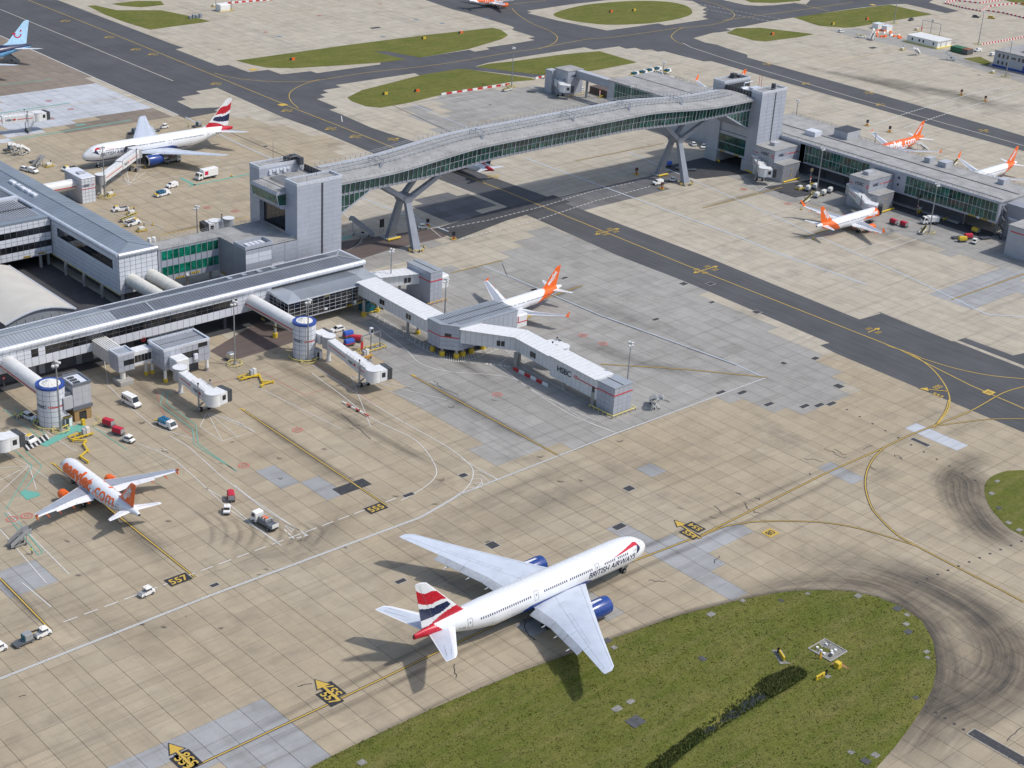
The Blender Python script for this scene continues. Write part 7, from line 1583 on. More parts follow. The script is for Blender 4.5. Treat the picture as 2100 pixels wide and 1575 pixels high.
def mk_tug(label, m='white', name='baggage_tug'):
    t = veh(label, 'tug', name); b = MB(); side(b, [(-1.6, .35), (-1.6, .95), (-.2, 1.0), (1.0, 1.0), (1.6, .9), (1.65, .35)], 1.4); b.build('chassis', m, t)
    MB().bbox(-.5, .95, -.68, .68, 1.62, 1.85, .08).build('cab_roof', 'white', t); p = MB()
    for x in (-.45, .85):
        for y in (-.6, .6): p.bar((x, y, .95), (x, y, 1.65), .09, .09)
    p.build('cab_posts', 'grey_dark', t); MB().add([(.92, -.58, 1.02), (.92, .58, 1.02), (.88, .58, 1.6), (.88, -.58, 1.6)], [(0, 1, 2, 3)]).build('windscreen', 'glass_car', t); MB().box(-.3, .4, -.5, .5, 1.0, 1.15).build('seat', 'grey_dark', t)
    MB().box(-1.55, -.55, -.6, .6, 1.0, 1.06).build('deck_plate', 'grey', t); MB().box(1.6, 1.72, -.65, .65, .35, .6).build('bumper', 'black', t); MB().cyl((-.1, 0, 1.85), (-.1, 0, 2.02), .09, n=8).build('beacon', 'amber', t); wheelset(t, (-1.0, 1.0), 1.4, .32, .22); return t
def mk_cart(label, m='red_canvas', name='baggage_cart', m2=None):
    t = veh(label, 'cart', name); b = MB(); prof = [(-.78, .75), (-.8, 1.6), (-.62, 1.95), (0, 2.05), (.62, 1.95), (.8, 1.6), (.78, .75)]
    b.loft([[(x, y, z) for y, z in prof] for x in (-1.35, -1.3, 1.3, 1.35)]); sharp(b.build('canopy', m, t), 40)
    if m2: MB().box(-1.4, 1.4, -.83, .83, .72, 1.0).build('skirt', m2, t)
    MB().box(-1.5, 1.5, -.8, .8, .45, .72).build('frame', 'grey_dark', t); MB().box(1.36, 1.42, -.7, .7, .75, 1.8).build('end_panel', 'grey', t); MB().bar((1.5, 0, .5), (2.3, 0, .45), .1, .1).build('drawbar', 'steel', t); wheelset(t, (-.95, .95), 1.5, .26, .18); return t
def mk_dolly(label, name='container_dolly', box=True):
    t = veh(label, 'dolly', name); MB().box(-2.0, 2.0, -.95, .95, .4, .6).build('frame', 'grey_dark', t); r = MB()
    for k in range(9): r.cyl((-1.8+k*.45, -.85, .64), (-1.8+k*.45, .85, .64), .06, n=6)
    r.build('rollers', 'steel', t, kind='stuff')
    if box: b = MB(); b.bbox(.05, 1.75, -.8, .8, .7, 2.0, .12); b.build('container', 'grey', t); MB().box(.0, .06, -.7, .7, .8, 1.9).build('container_door', 'teal', t)
    MB().bar((2.0, 0, .5), (2.8, 0, .45), .1, .1).build('drawbar', 'steel', t); wheelset(t, (-1.4, 1.4), 1.8, .26, .18); return t
def mk_box(label, name='catering_truck', L=7.6, bh=3.5, boxm='white', cabm='white', logo=None, raised=0.0):
    t = veh(label, 'truck', name); hl = L/2; MB().box(-hl, hl-.4, -.6, .6, .55, .85).build('chassis', 'grey_dark', t); MB().bbox(-hl, hl-2.1, -1.2, 1.2, 1.05+raised, bh+raised, .08).build('cargo_box', boxm, t)
    b = MB(); side(b, [(hl-1.95, .5), (hl-1.95, 2.55), (hl-1.75, 2.7), (hl-.55, 2.7), (hl-.1, 1.6), (hl, 1.4), (hl, .5)], 2.3, 0, .12, 1.5); b.build('cab', cabm, t)
    MB().add([(hl-.5, -.95, 2.6), (hl-.08, -1.02, 1.62), (hl-.08, 1.02, 1.62), (hl-.5, .95, 2.6)], [(0, 1, 2, 3)]).build('windscreen', 'glass_car', t).location = (.03, 0, .02)
    for s in (-1, 1): q = MB(); v = [(hl-1.6, s*1.13, 1.65), (hl-.45, s*1.13, 1.65), (hl-.72, s*1.07, 2.45), (hl-1.6, s*1.07, 2.45)]; q.add(v, [(0, 1, 2, 3)] if s < 0 else [(3, 2, 1, 0)]); q.build('side_window', 'glass_car', t)
    if logo:
        for s in (-1, 1): MB().box(hl-4.2, hl-2.7, s*1.205-.01, s*1.205+.01, 1.7, 3.1).build('logo', logo, t)
    if raised:
        q = MB()
        for s in (-1, 1): q.bar((-hl+.4, s*.7, .9), (hl-2.6, s*.7, 1.05+raised), .14, .14); q.bar((-hl+.4, s*.7, 1.05+raised), (hl-2.6, s*.7, .9), .14, .14)
        q.build('scissor_lift', 'steel', t)
    wheelset(t, (-hl+1.6, hl-1.1), 2.3, .46, .32); return t
def mk_fuel(label, m='grey', body='roof_slate', name='fuel_truck'):
    t = veh(label, 'truck', name); MB().box(-3.6, 3.4, -.7, .7, .5, .85).build('chassis', 'black', t); b = MB(); side(b, [(1.7, .5), (1.7, 2.6), (1.9, 2.75), (3.1, 2.75), (3.5, 1.6), (3.6, .5)], 2.3, 0, .1, 1.5); b.build('cab', 'white', t)
    MB().add([(3.12, -.95, 2.65), (3.5, -1.0, 1.65), (3.5, 1.0, 1.65), (3.12, .95, 2.65)], [(0, 1, 2, 3)]).build('windscreen', 'glass_car', t).location = (.03, 0, .02)
    for s in (-1, 1): q = MB(); v = [(2.1, s*1.14, 1.6), (3.2, s*1.14, 1.6), (3.0, s*1.07, 2.45), (2.1, s*1.07, 2.45)]; q.add(v, [(0, 1, 2, 3)] if s < 0 else [(3, 2, 1, 0)]); q.build('side_window', 'glass_car', t)
    MB().bbox(-1.6, 1.3, -1.05, 1.05, .9, 1.9, .1).build('pump_cabinet', body, t); MB().bbox(-3.5, -1.8, -1.1, 1.1, .8, 1.5, .1).build('hose_cabinet', body, t); r = MB()
    for x in (-1.2, -.2, .8): r.cyl((x, -.9, 2.1), (x, .9, 2.1), .28, n=10)
    r.build('hose_reels', m, t); q = MB()
    for x in (-3.4, -1.9):
        for y in (-.95, .95): q.bar((x, y, 1.5), (x, y, 2.7), .07, .07)
    for y in (-.95, .95): q.bar((-3.4, y, 2.7), (-1.9, y, 2.7), .07, .07); q.bar((-3.4, y, 2.1), (-1.9, y, 2.1), .07, .07)
    q.build('platform_rail', 'steel', t); MB().box(-3.62, -3.5, -.9, .9, 1.0, 1.9).build('tail_board', 'offwhite', t); MB().box(-1.0, .4, -.4, .4, 1.9, 2.35).build('filter_vessel', 'orange', t); wheelset(t, (-2.3, 2.5), 2.2, .46, .32); return t
def mk_steps(label, m='white', name='passenger_steps', rise=3.4):
    t = veh(label, 'steps', name); L = rise*1.35; b = MB(); n = 14
    for s in (-1, 1): b.loft([[(-L/2, s*.8-.05, .5), (-L/2, s*.8+.05, .5), (-L/2, s*.8+.05, 1.5), (-L/2, s*.8-.05, 1.5)], [(L/2, s*.8-.05, rise), (L/2, s*.8+.05, rise), (L/2, s*.8+.05, rise+1.05), (L/2, s*.8-.05, rise+1.05)]])
    b.build('side_panels', m, t)
    for i in range(n): x = -L/2+L*i/n; MB().box(x, x+L/n+.02, -.74, .74, .55+(rise-.6)*i/n, .62+(rise-.6)*i/n).build('step', 'grey_dark', t)
    MB().box(L/2, L/2+1.3, -.85, .85, rise-.1, rise).build('platform', 'grey', t); p = MB()
    for s in (-1, 1): p.box(L/2, L/2+1.3, s*.82-.04, s*.82+.04, rise, rise+1.05)
    p.build('platform_sides', m, t); q = MB()
    for s in (-1, 1): q.bar((L/2-.1, s*.6, .5), (L/2+.2, s*.6, rise-.1), .14, .14); q.bar((-L*.1, s*.6, .5), (L/2-.1, s*.6, rise-.2), .1, .1)
    q.bar((-L/2, -.6, .5), (L/2+.3, -.6, .5), .14, .14); q.bar((-L/2, .6, .5), (L/2+.3, .6, .5), .14, .14); q.build('frame', m, t); wheelset(t, (-L*.25, L*.45), 1.6, .26, .18); MB().box(-.6, .6, .86, .88, 1.3, 1.8).build('logo_plate', 'navy', t); return t
def mk_belt(label, m='white', name='belt_loader'):
    t = veh(label, 'loader', name); b = MB(); side(b, [(-2.6, .35), (-2.6, .8), (1.2, .8), (2.4, .75), (2.4, .35)], 1.7); b.build('chassis', m, t); MB().bar((-3.2, -.3, .95), (3.4, -.3, 1.7), .9, .2).build('belt', 'black', t); q = MB()
    for y in (-.82, .2): q.bar((-3.2, y, 1.05), (3.4, y, 1.8), .08, .22)
    q.build('belt_sides', 'yellow_pale', t); MB().bbox(.4, 1.4, .3, .85, .8, 1.7, .08).build('seat_cab', 'grey', t); wheelset(t, (-1.7, 1.6), 1.7, .33, .22); return t
def mk_push(label, name='pushback_tug', m2='yellow'):
    t = veh(label, 'tug', name); b = MB(); side(b, [(-2.7, .3), (-2.7, 1.05), (.3, 1.1), (2.4, 1.05), (2.8, .8), (2.8, .3)], 2.3); b.build('chassis', 'white', t); b = MB(); side(b, [(.6, 1.05), (.75, 1.85), (1.9, 1.85), (2.3, 1.05)], 1.9, 0, .1); b.build('cab', 'white', t)
    MB().add([(1.93, -.8, 1.78), (2.29, -.85, 1.15), (2.29, .85, 1.15), (1.93, .8, 1.78)], [(0, 1, 2, 3)]).build('windscreen', 'glass_car', t).location = (.02, 0, .01); MB().box(.8, 1.8, -.7, .7, 1.85, 1.93).build('cab_roof', m2, t); q = MB()
    for k in range(4): q.box(-2.4+k*.7, -1.95+k*.7, -.8, .8, 1.1, 1.2)
    q.build('engine_grilles', 'black', t); wheelset(t, (-1.7, 1.7), 2.3, .5, .34); MB().bar((-2.7, 0, .6), (-5.6, 0, .5), .14, .14).build('tow_bar', 'yellow', t); return t
def mk_loader(label, name='seat_truck', m='white', seats='teal_seat'):
    t = veh(label, 'truck', name); b = MB(); side(b, [(-3, .4), (-3, .95), (2.4, .95), (3.0, .8), (3, .4)], 2.2); b.build('chassis', m, t); b = MB(); side(b, [(1.0, .95), (1.0, 2.0), (2.3, 2.0), (2.8, .95)], 2.0, 0, .12); b.build('cab', m, t)
    MB().add([(2.33, -.82, 1.93), (2.8, -.9, 1.0), (2.8, .9, 1.0), (2.33, .82, 1.93)], [(0, 1, 2, 3)]).build('windscreen', 'glass_car', t).location = (.02, 0, .01)
    for k in range(3):
        for y in (-.55, .55): MB().box(-1.9+k*.95, -1.45+k*.95, y-.42, y+.42, .95, 1.95).build('side_panel', seats, t)
    MB().box(-3.05, -2.2, -1.05, 1.05, .95, 1.15).build('tail_deck', 'yellow', t); q = MB()
    for y in (-1.02, 1.02): q.bar((-2.2, y, 1.7), (1.0, y, 1.7), .06, .06); q.bar((-2.2, y, .95), (-2.2, y, 1.7), .06, .06)
    q.build('hand_rails', 'steel', t); MB().cyl((1.6, 0, 2.0), (1.6, 0, 2.18), .1, n=8).build('beacon', 'amber', t); wheelset(t, (-1.9, 1.8), 2.2, .4, .28); return t
def mk_gpu(label, name='ground_power_unit', cat='generator'):
    t = veh(label, cat, name); MB().bbox(-1.0, 1.0, -.6, .6, .45, 1.5, .1).build('body', 'offwhite', t); q = MB()
    for x in (-1.5, 1.5): q.bar((x, -.9, .35), (x, .9, .35), .16, .16)
    for y in (-.9, .9): q.bar((-1.5, y, .35), (1.5, y, .35), .16, .16); q.bar((-1.5, y, .8), (1.5, y, .8), .12, .12)
    for x in (-1.5, 1.5):
        for y in (-.9, .9): q.bar((x, y, 0), (x, y, .85), .14, .14)
    q.build('guard_frame', 'yellow', t); MB().cyl((1.2, .3, .4), (1.2, .3, 2.3), .14, n=8).build('stack', 'black', t); return t
def mk_signal(label, name='traffic_signal'):
    t = veh(label, 'signal', name); q = MB()
    for a in range(8): p0 = (1.1*math.cos(a*.785), .9*math.sin(a*.785), .4); p1 = (1.1*math.cos((a+1)*.785), .9*math.sin((a+1)*.785), .4); q.bar(p0, p1, .2, .2); q.bar((p0[0], p0[1], 0), p0, .12, .12)
    q.build('guard_frame', 'yellow', t); MB().bbox(-.3, .3, -.25, .25, 0, .9, .06).build('base', 'red', t); MB().cyl((0, 0, .9), (0, 0, 1.5), .07, n=8).build('post', 'steel_dark', t); MB().box(-.15, .15, -.55, .55, 1.4, 2.7).build('backing_board', 'black', t)
    for z in (1.75, 2.3): MB().cyl((.15, 0, z), (.22, 0, z), .16, n=12).build('lamp', 'red' if z > 2 else 'amber', t)
    return t
def mk_mast(label, h=18.0, heads=4, ring_=True, name='light_mast'):
    t = veh(label, 'light mast', name); MB().cyl((0, 0, 0), (0, 0, h), .26, .13, n=10).build('pole', 'steel', t); q = MB(); q.bar((-1.3, 0, h-.2), (1.3, 0, h-.2), .12, .12); q.bar((0, -1.0, h-.2), (0, 1.0, h-.2), .12, .12); q.build('crossarm', 'steel', t)
    for x, y in ((-1.3, .3), (1.3, .3), (-.8, -.5), (.8, -.5))[:heads]: MB().bbox(x-.42, x+.42, y-.32, y+.32, h-.45, h-.05, .08).build('lamp_head', 'offwhite', t)
    MB().cyl((0, 0, 0), (0, 0, .5), .55, n=12).build('base', 'concrete', t)
    if ring_:
        q = MB()
        for a in range(12):
            p0 = (2.0*math.cos(a*math.pi/6), 2.0*math.sin(a*math.pi/6), .65); p1 = (2.0*math.cos((a+1)*math.pi/6), 2.0*math.sin((a+1)*math.pi/6), .65); q.bar(p0, p1, .16, .16); q.cyl((p0[0], p0[1], 0), p0, .07, n=6)
        q.build('guard_ring', 'yellow_pale', t)
    return t
def put(t, px, hd, z=0.0):
    p = G(*px) if len(px) == 2 else Vector(px); t.location = (p.x, p.y, z); t.rotation_euler = (0, 0, R(hd)); return t
PROTO = {}
def item(mk, key, label, px, hd, group=None, scale=None, **kw):
    k = (mk.__name__, key)
    if k not in PROTO: t = mk(label, **kw); PROTO[k] = t
    else: t = copy_tree(PROTO[k]); t['label'] = label
    if group: t['group'] = group
    return put(t, px, hd)
# ---- vans and cars
VG = 'service vans'; CG = 'cars on the apron'; TG = 'baggage tugs'; BG = 'covered baggage carts'; SG = 'passenger steps'; MG = 'apron light masts'; LG = 'belt loaders'; DG = 'flat dollies'; KG = 'airside trucks'; QG = 'taxiway crossing signals'; UG = 'ground power units'
item(mk_van, 'mini', 'white minibus parked between gate box 555 and the red-edged lane', (270, 830), -82, VG, minibus=True, H=2.7, L=5.8)
item(mk_van, 'small', 'small white van behind the blue-panelled truck at the left stand', (353, 384), -172, VG, L=4.3, W=1.8, H=1.85); item(mk_van, 'small', 'small white van waiting beside the right bridge support', (1349, 378), 175, VG)
item(mk_van, 'small', 'white van parked along the blue terminal roof', (68, 354), -75, VG); item(mk_van, 'small', 'white van beside the far works skips', (2005, 106), 170, VG); item(mk_van, 'small', 'white van at the corner of the far office', (2036, 114), 0, VG)
item(mk_car, 'w', 'white patrol car beside the left rotunda', (60, 858), -78, CG); item(mk_car, 'w', 'white hatchback beside the middle rotunda', (692, 679), 178, CG); item(mk_car, 'w', 'white car parked behind the right bridge support', (1421, 298), 60, CG); item(mk_car, 'w', 'white car under the right bridge tower', (1443, 303), -150, CG)
item(mk_car, 'w', 'white car parked against the terminal roof edge', (52, 350), -75, CG); item(mk_car, 'w', 'white pickup on the far small gate stand', (1190, 187), -165, CG); item(mk_car, 'w', 'white car on the road by the far grass island', (1725, 66), 0, CG)
item(mk_car, 'k', 'dark car beside the far light mast', (1868, 42), 190, CG, m='grey_dark'); item(mk_car, 'k', 'dark car on the far right stand', (2001, 36), -60, CG); item(mk_car, 'y', 'yellow car on the far right stand', (2033, 38), -60, CG, m='yellow')
# ---- tugs and carts
item(mk_tug, 'a', 'white tug pulling two red carts near the left rotunda', (263, 906), -70, TG); item(mk_tug, 'a', 'white tug towing one red cart across stand 557', (466, 1050), -128, TG); item(mk_tug, 'a', 'lone white tug crossing the dashed white line', (301, 1220), 6, TG)
item(mk_tug, 'a', 'white tug passing the stand number 558', (88, 1304), 6, TG); item(mk_tug, 'a', 'white tug cut by the left edge', (-3, 1336), 6, TG); item(mk_tug, 'a', 'white tug under the left bridge support', (867, 469), 150, TG); item(mk_tug, 'a', 'white tug beside the right bridge support foot', (1381, 372), 150, TG)
item(mk_tug, 'a', 'white tug behind the docked wide-body jet', (337, 263), 10, TG); item(mk_tug, 'a', 'white tug beside the yellow carts at the right edge', (1998, 499), -160, TG)
for px, hd, lb, m, m2 in (((243, 891), -70, 'red cart directly behind the tug near the left rotunda', 'red_canvas', None), ((223, 874), -70, 'last red cart of the pair near the left rotunda', 'red_canvas', None), ((474, 1025), -118, 'red cart towed on stand 557', 'red_canvas', None), ((1832, 460), -100, 'left of two red carts beside the far jet wing', 'red_canvas', None), ((1853, 465), -100, 'right of two red carts beside the far jet wing', 'red_canvas', None), ((731, 701), -50, 'red cart beside two blue-topped carts', 'red_canvas', None),
   ((714, 692), -5, 'upper of two blue-topped red carts', 'blue_canvas', 'red'), ((716, 709), -5, 'lower of two blue-topped red carts', 'blue_canvas', 'red'), ((1370, 341), 170, 'blue covered cart between the right bridge support legs', 'blue_canvas', None), ((2000, 478), -100, 'yellow cart under the far pier overhang', 'yellow', None), ((1973, 496), -30, 'yellow cart in the row at the right edge', 'yellow', None), ((1985, 490), -30, 'red cart in the row at the right edge', 'red_canvas', None),
   ((1656, 391), 20, 'front white cart by the far pier mast', 'offwhite', None), ((1671, 387), 20, 'rear white cart by the far pier mast', 'offwhite', None), ((1674, 405), 20, 'left of three white carts in a row', 'offwhite', None), ((1688, 400), 20, 'middle of three white carts in a row', 'offwhite', None), ((1701, 395), 20, 'right of three white carts in a row', 'offwhite', None), ((1376, 165), 20, 'white cart near the far mast behind the bridge', 'offwhite', None)):
    item(mk_cart, m+str(m2), lb, px, hd, BG, m=m, m2=m2)
item(mk_dolly, 'b', 'dark dolly with grey container behind the tug at stand 558', (48, 1320), 6, DG); item(mk_dolly, 'b', 'dolly with container beyond the docked wide-body wing', (272, 274), 6, DG); item(mk_dolly, 'b', 'dolly with container below the docked jet tail', (404, 260), 10, DG); item(mk_dolly, 'b', 'container dolly left of the parked white steps', (18, 308), 10, DG)
for px, hd, lb in (((1395, 346), 170, 'flat dolly beside the blue cart'), ((1418, 350), 150, 'flat dolly near the right bridge tower'), ((318, 270), 5, 'flat dolly beyond the docked wide-body'), ((1962, 489), -20, 'flat dolly at the start of the row at the right edge'), ((2020, 490), -20, 'flat dolly behind the white tug at the right edge'), ((1090, 189), -40, 'flat dolly on the far small stand'), ((1395, 168), -20, 'flat dolly near the far mast behind the bridge'), ((72, 333), 5, 'flat dolly above the grey belt loader')): item(mk_dolly, 'f', lb, px, hd, DG, box=False)
item(mk_push, 'a', 'white pushback tug with yellow bar left of the left rotunda', (52, 903), -72, TG); item(mk_push, 'a', 'white and yellow pushback tug in front of the docked wide-body', (143, 349), 185, TG); item(mk_push, 'a', 'white pushback tug above the yellow frames by the terminal', (247, 432), 170, TG); item(mk_push, 'a', 'white pushback tug behind the yellow frames by the terminal', (272, 461), 10, TG)
# ---- trucks, loaders, steps
item(mk_box, 'a', 'white box truck with magenta logo square on the left stand', (424, 366), 184, KG, logo='ac_tuired', L=8.6, bh=3.7); item(mk_fuel, 'a', 'white-cabbed blue fuel dispenser truck on stand 555', (543, 1078), 96, KG); item(mk_fuel, 'g', 'grey fuel dispenser under the docked wide-body wing', (353, 333), 5, KG, body='grey')
item(mk_loader, 'a', 'white flat truck with teal panels on the red-edged lane', (341, 874), -80, KG); item(mk_loader, 'y', 'flat truck with blue panels beside the white van', (333, 401), 8, KG); item(mk_box, 'w', 'white tanker truck by the far pier mast', (1906, 459), 150, KG, L=6.2, bh=2.9)
ct = [((1301, 156), 10), ((1318, 153), 10), ((1332, 149), 10), ((1347, 146), 10), ((1311, 163), 190), ((1328, 160), 190), ((1352, 157), 20), ((1368, 150), 20)]
for q, (px, hd) in enumerate(ct): item(mk_loader, 'c', ['first', 'second', 'third', 'fourth', 'fifth', 'sixth', 'seventh', 'eighth'][q]+' truck from the left in the teal cluster behind the bridge', px, hd, KG, seats='teal')
for px, hd, lb, r_ in (((1342, 832), -118, 'white steps parked beside the grey end tower', 3.4), ((34, 312), -150, 'left of two white steps beside the terminal roof', 3.4), ((51, 316), -150, 'right of two white steps beside the terminal roof', 3.4), ((1892, 310), 160, 'white steps at the tail of the all-orange jet', 3.4), ((1788, 82), 20, 'white steps on the far right stand by the compound', 3.4), ((1950, 124), 120, 'white steps beyond the far stand line', 3.4), ((1880, 113), 190, 'white steps left of the far stand lines', 3.4)): item(mk_steps, 'w', lb, px, hd, SG)
item(mk_steps, 'g', 'long grey steps under the left end of the bridge', (745, 484), 128, SG, m='panel_grey', rise=5.2); item(mk_steps, 'd', 'grey steps at the rear door of the blue jet', (26, 130), 130, SG, m='grey', rise=4.4); item(mk_steps, 'h', 'grey platform steps beside the flat dolly near the terminal', (78, 342), 20, SG, m='grey', rise=2.8); item(mk_steps, 'p', 'grey lift platform pushed by a worker at the left edge', (36, 1120), 0, SG, m='grey', rise=2.6)
for px, hd, lb in (((1652, 414), 15, 'white belt loader below the white carts'), ((1891, 477), 20, 'yellow-edged belt loader at the far pier mast'), ((1956, 338), 15, 'belt loader between the two jets behind the far pier'), ((262, 452), 10, 'belt loader among the yellow frames by the terminal'), ((1766, 77), 170, 'belt loader on the far road'), ((1040, 186), 5, 'belt loader on the far stand below the grass')): item(mk_belt, 'a', lb, px, hd, LG)
for px, hd, lb in (((290, 474), 0, 'power unit with black stack near the terminal corner'), ((100, 342), 10, 'power unit beside the grey platform steps'), ((270, 440), 5, 'power unit in the middle of the yellow frames'), ((226, 402), 10, 'power unit under the left docking jetty'), ((1000, 0), 0, '')[:0] or ((1888, 432), 0, 'power unit below the far pier sign'), ((2035, 150), 10, 'power unit at the base of the far office mast'), ((1850, 103), 10, 'power unit on the far road edge'), ((1640, 388), 0, 'power unit in the white cart bay'), ((1080, 650), 20, 'power unit hidden beyond the gate block')[:3], ((440, 14), 5, 'power unit at the very top by the white kiosk'), ((1880, 62), 5, 'power unit under the far gantry')):
    item(mk_gpu, 'a', lb, px, hd, UG)
for px, hd, lb in (((877, 464), 60, 'signal beside the left bridge support at the near kerb'), ((930, 491), 60, 'signal on the brown road crossing'), ((1305, 358), 240, 'signal at the far side of the crossing left of the support'), ((1357, 388), 240, 'signal beside the white van at the right support'), ((1778, 258), 60, 'signal above the far pier roof on the left'), ((1824, 271), 60, 'signal above the far pier roof on the right'), ((1971, 195), 240, 'signal at the far crossing on the left'), ((2020, 208), 240, 'signal at the far crossing on the right')): item(mk_signal, 'a', lb, px, hd, QG)
# ---- masts (top of the mast located in the photograph when its foot is hidden)
for px, foot, lb in (((482, 612), (482, 748), 'tall mast with yellow ring beside gate box 555'), ((121, 735), (125, 884), 'tall mast in front of the left rotunda'), ((632, 613), (632, 743), 'tall mast in front of the middle rotunda'), ((213, 303), (216, 406), 'tall mast beside the docked wide-body jetty'), ((1049, 104), (1049, 178), 'tall mast at the far grass edge behind the bridge'), ((1674, 306), (1674, 400), 'tall mast beside the white carts at the far pier'), ((1905, 378), (1905, 478), 'tall mast beside the far pier belt loader'), ((2006, 23), (2006, 91), 'tall mast on the far right stand'), ((2062, 83), (2062, 158), 'tall mast in front of the far office'), ((1833, 10), (1833, 48), 'tall mast beside the far grass island')):
    item(mk_mast, 'a', lb, foot, 45, MG)
for px, lb in (((403, 424), 'mast behind the green glass link'), ((803, 512), 'mast behind the glazed hall roof'), ((915, 573), 'mast behind the grey gate block'), ((1294, 704), 'mast behind the cranked white jetty'), ((1362, 127), 'mast beside the teal truck cluster'), ((1637, 206), 'mast behind the right tower'), ((1797, 273), 'mast behind the far pier roof by the orange jet'), ((1296, 176), 'mast in front of the pier arm glass behind the bridge')):
    p = G(px[0], px[1], 16.0); item(mk_mast, 'b', lb, (p.x, p.y, 0), 45, MG, h=16.0, ring_=False)
# ---------------------------------------------------------------- apron-drive jet bridges
def jetbridge(label, A, B, zA, zB, cab_dir, logo=True, stairs=True, column=True, rot=True, two=True, cabm='jet_white'):
    A, B = Vector((*A, 0)), Vector((*B, 0)); d = (B-A).normalized(); L = (B-A).length; hd = math.atan2(d.y, d.x)
    t = thing('jet_bridge', label, 'jet bridge', A, hd, 'apron-drive jet bridges', world=False); f = lambda x: zA+(zB-zA)*x/L
    if rot: b = MB(); b.cyl((0, 0, zA-.3), (0, 0, zA+3.0), 1.75, n=20); sharp(b.build('rotunda', 'jet_grey', t), 50); MB().cyl((0, 0, zA+3.0), (0, 0, zA+3.15), 1.9, n=20).build('rotunda_roof', 'jet_white', t)
    if column: MB().cyl((0, 0, 0), (0, 0, zA-.2), .55, n=12).build('column', 'jet_white', t); MB().cyl((0, 0, 0), (0, 0, .25), .95, n=14).build('column_base', 'concrete', t)
    mid = L*.52
    def tun(x0, x1, w_, h, nm):
        b = MB(); r = lambda x: [(x, -w_/2, f(x)), (x, w_/2, f(x)), (x, w_/2, f(x)+h-.15), (x, w_/2-.15, f(x)+h), (x, -w_/2+.15, f(x)+h), (x, -w_/2, f(x)+h-.15)]
        b.loft([r(x0), r(x1)]); o = b.build(nm, 'jet_white', t); q = MB(); n = max(2, round((x1-x0)/1.3))
        for k in range(n+1): x = x0+(x1-x0)*k/n; q.box(x-.03, x+.03, -w_/2-.03, w_/2+.03, f(x)+.02, f(x)+h+.03)
        q.build('tunnel_ribs', 'offwhite', o, kind='stuff'); return o
    tun(1.4, mid+1.0, 2.5, 2.55, 'inner_tunnel'); ot = tun(mid-.5, L-1.2, 3.0, 2.95, 'outer_tunnel')
    for s in (-1, 1):
        for x0, x1, w_ in ((2, mid-.8, 2.5), (mid+5.2, L-2, 3.0)):
            if x1 > x0: MB().bar((x0, s*(w_/2+.04), f(x0)+1.35), (x1, s*(w_/2+.04), f(x1)+1.35), .05, .22).build('red_stripe', 'red', t)
        if logo and L > 14:
            tm = MB(); xc = mid+2.0; ux = Vector((1, 0, (zB-zA)/L)).normalized()*(1 if s < 0 else -1); wd = text_on(tm, 'HSBC', (xc, s*1.52, f(xc)+1.0), ux, Z3, 1.1, .01, off=.05); tm.build('lettering', 'navy', ot)
            q = MB(); c = Vector((xc+(wd/2+.7)*(1 if s < 0 else -1), s*1.58, f(xc)+1.4)); q.add([tuple(c+Vector((a*.5, 0, e*.5))) for a, e in ((-1.2, 0), (-.6, -.7), (.6, -.7), (1.2, 0), (.6, .7), (-.6, .7))], [tuple(range(6))]); q.build('logo', 'red', ot)
        q = MB(); n = 6
        for k in range(n+1): x = mid+(L-1.5-mid)*k/n; q.bar((x, s*1.35, f(x)+2.95), (x, s*1.35, f(x)+3.55), .05, .05)
        q.bar((mid, s*1.35, f(mid)+3.5), (L-1.5, s*1.35, f(L-1.5)+3.5), .05, .05); q.build('roof_rail', 'steel', ot)
    b = MB(); b.cyl((L, 0, zB-.25), (L, 0, zB+3.0), 2.0, n=20); cb = sharp(b.build('cab_rotunda', cabm, t), 50); MB().cyl((L, 0, zB+3.0), (L, 0, zB+3.12), 2.1, n=20).build('cab_roof', 'jet_white', cb)
    ca = R(cab_dir)-hd; M = Matrix.Translation((L, 0, 0)) @ Matrix.Rotation(ca, 4, 'Z')
    MB(M).box(.9, 3.1, -1.85, 1.85, zB-.2, zB+2.9).build('cab', 'jet_white', t); q = MB(M); n = 5
    for k in range(n): x = 3.1+k*.32; q.box(x, x+.2, -1.9-.05*(k % 2), 1.9+.05*(k % 2), zB-.2, zB+3.1-.04*k)
    q.build('bellows', 'grey_dark', t); MB(M).box(3.05, 4.6, -1.7, 1.7, zB-.1, zB+2.7).build('bellows_core', 'black', t)
    for s in (-1, 1): MB(M).box(1.4, 2.5, s*1.87-.02, s*1.87+.02, zB+.9, zB+2.2).build('cab_window', 'glass_dark', t)
    xb = L-4.2 if L > 10 else L-2.2; q = MB()
    for s in (-1, 1): q.bar((xb, s*1.7, .7), (xb, s*1.7, f(xb)+3.9), .32, .32)
    q.bar((xb, -1.9, .75), (xb, 1.9, .75), .5, .4); dr = q.build('drive_column', 'jet_grey', t)
    for s in (-1, 1): MB().wheel((xb, s*1.1, .6), .6, .5, 'y', 16).build('wheel', 'rubber', dr)
    for s in (-1, 1): MB().cyl((xb, s*1.7, f(xb)+3.9), (xb, s*1.7, f(xb)+4.2), .24, n=10).build('column_cap', 'black', dr)
    if stairs:
        q = MB(); n = 10; x0 = L-.8
        for s in (-.35, .35): q.bar((x0-1.0, -1.75-s, zB+.1), (x0-4.0, -2.6-s, .15), .08, .16); q.bar((x0-1.0, -1.75-s, zB+1.1), (x0-4.0, -2.6-s, 1.15), .05, .05)
        for k in range(n): tt = k/n; q.bar((x0-1.0-3.0*tt, -1.4-.85*tt, zB-(zB-.2)*tt), (x0-1.0-3.0*tt, -2.1-.85*tt, zB-(zB-.2)*tt), .22, .05)
        q.build('service_stair', 'steel', t)
    return t
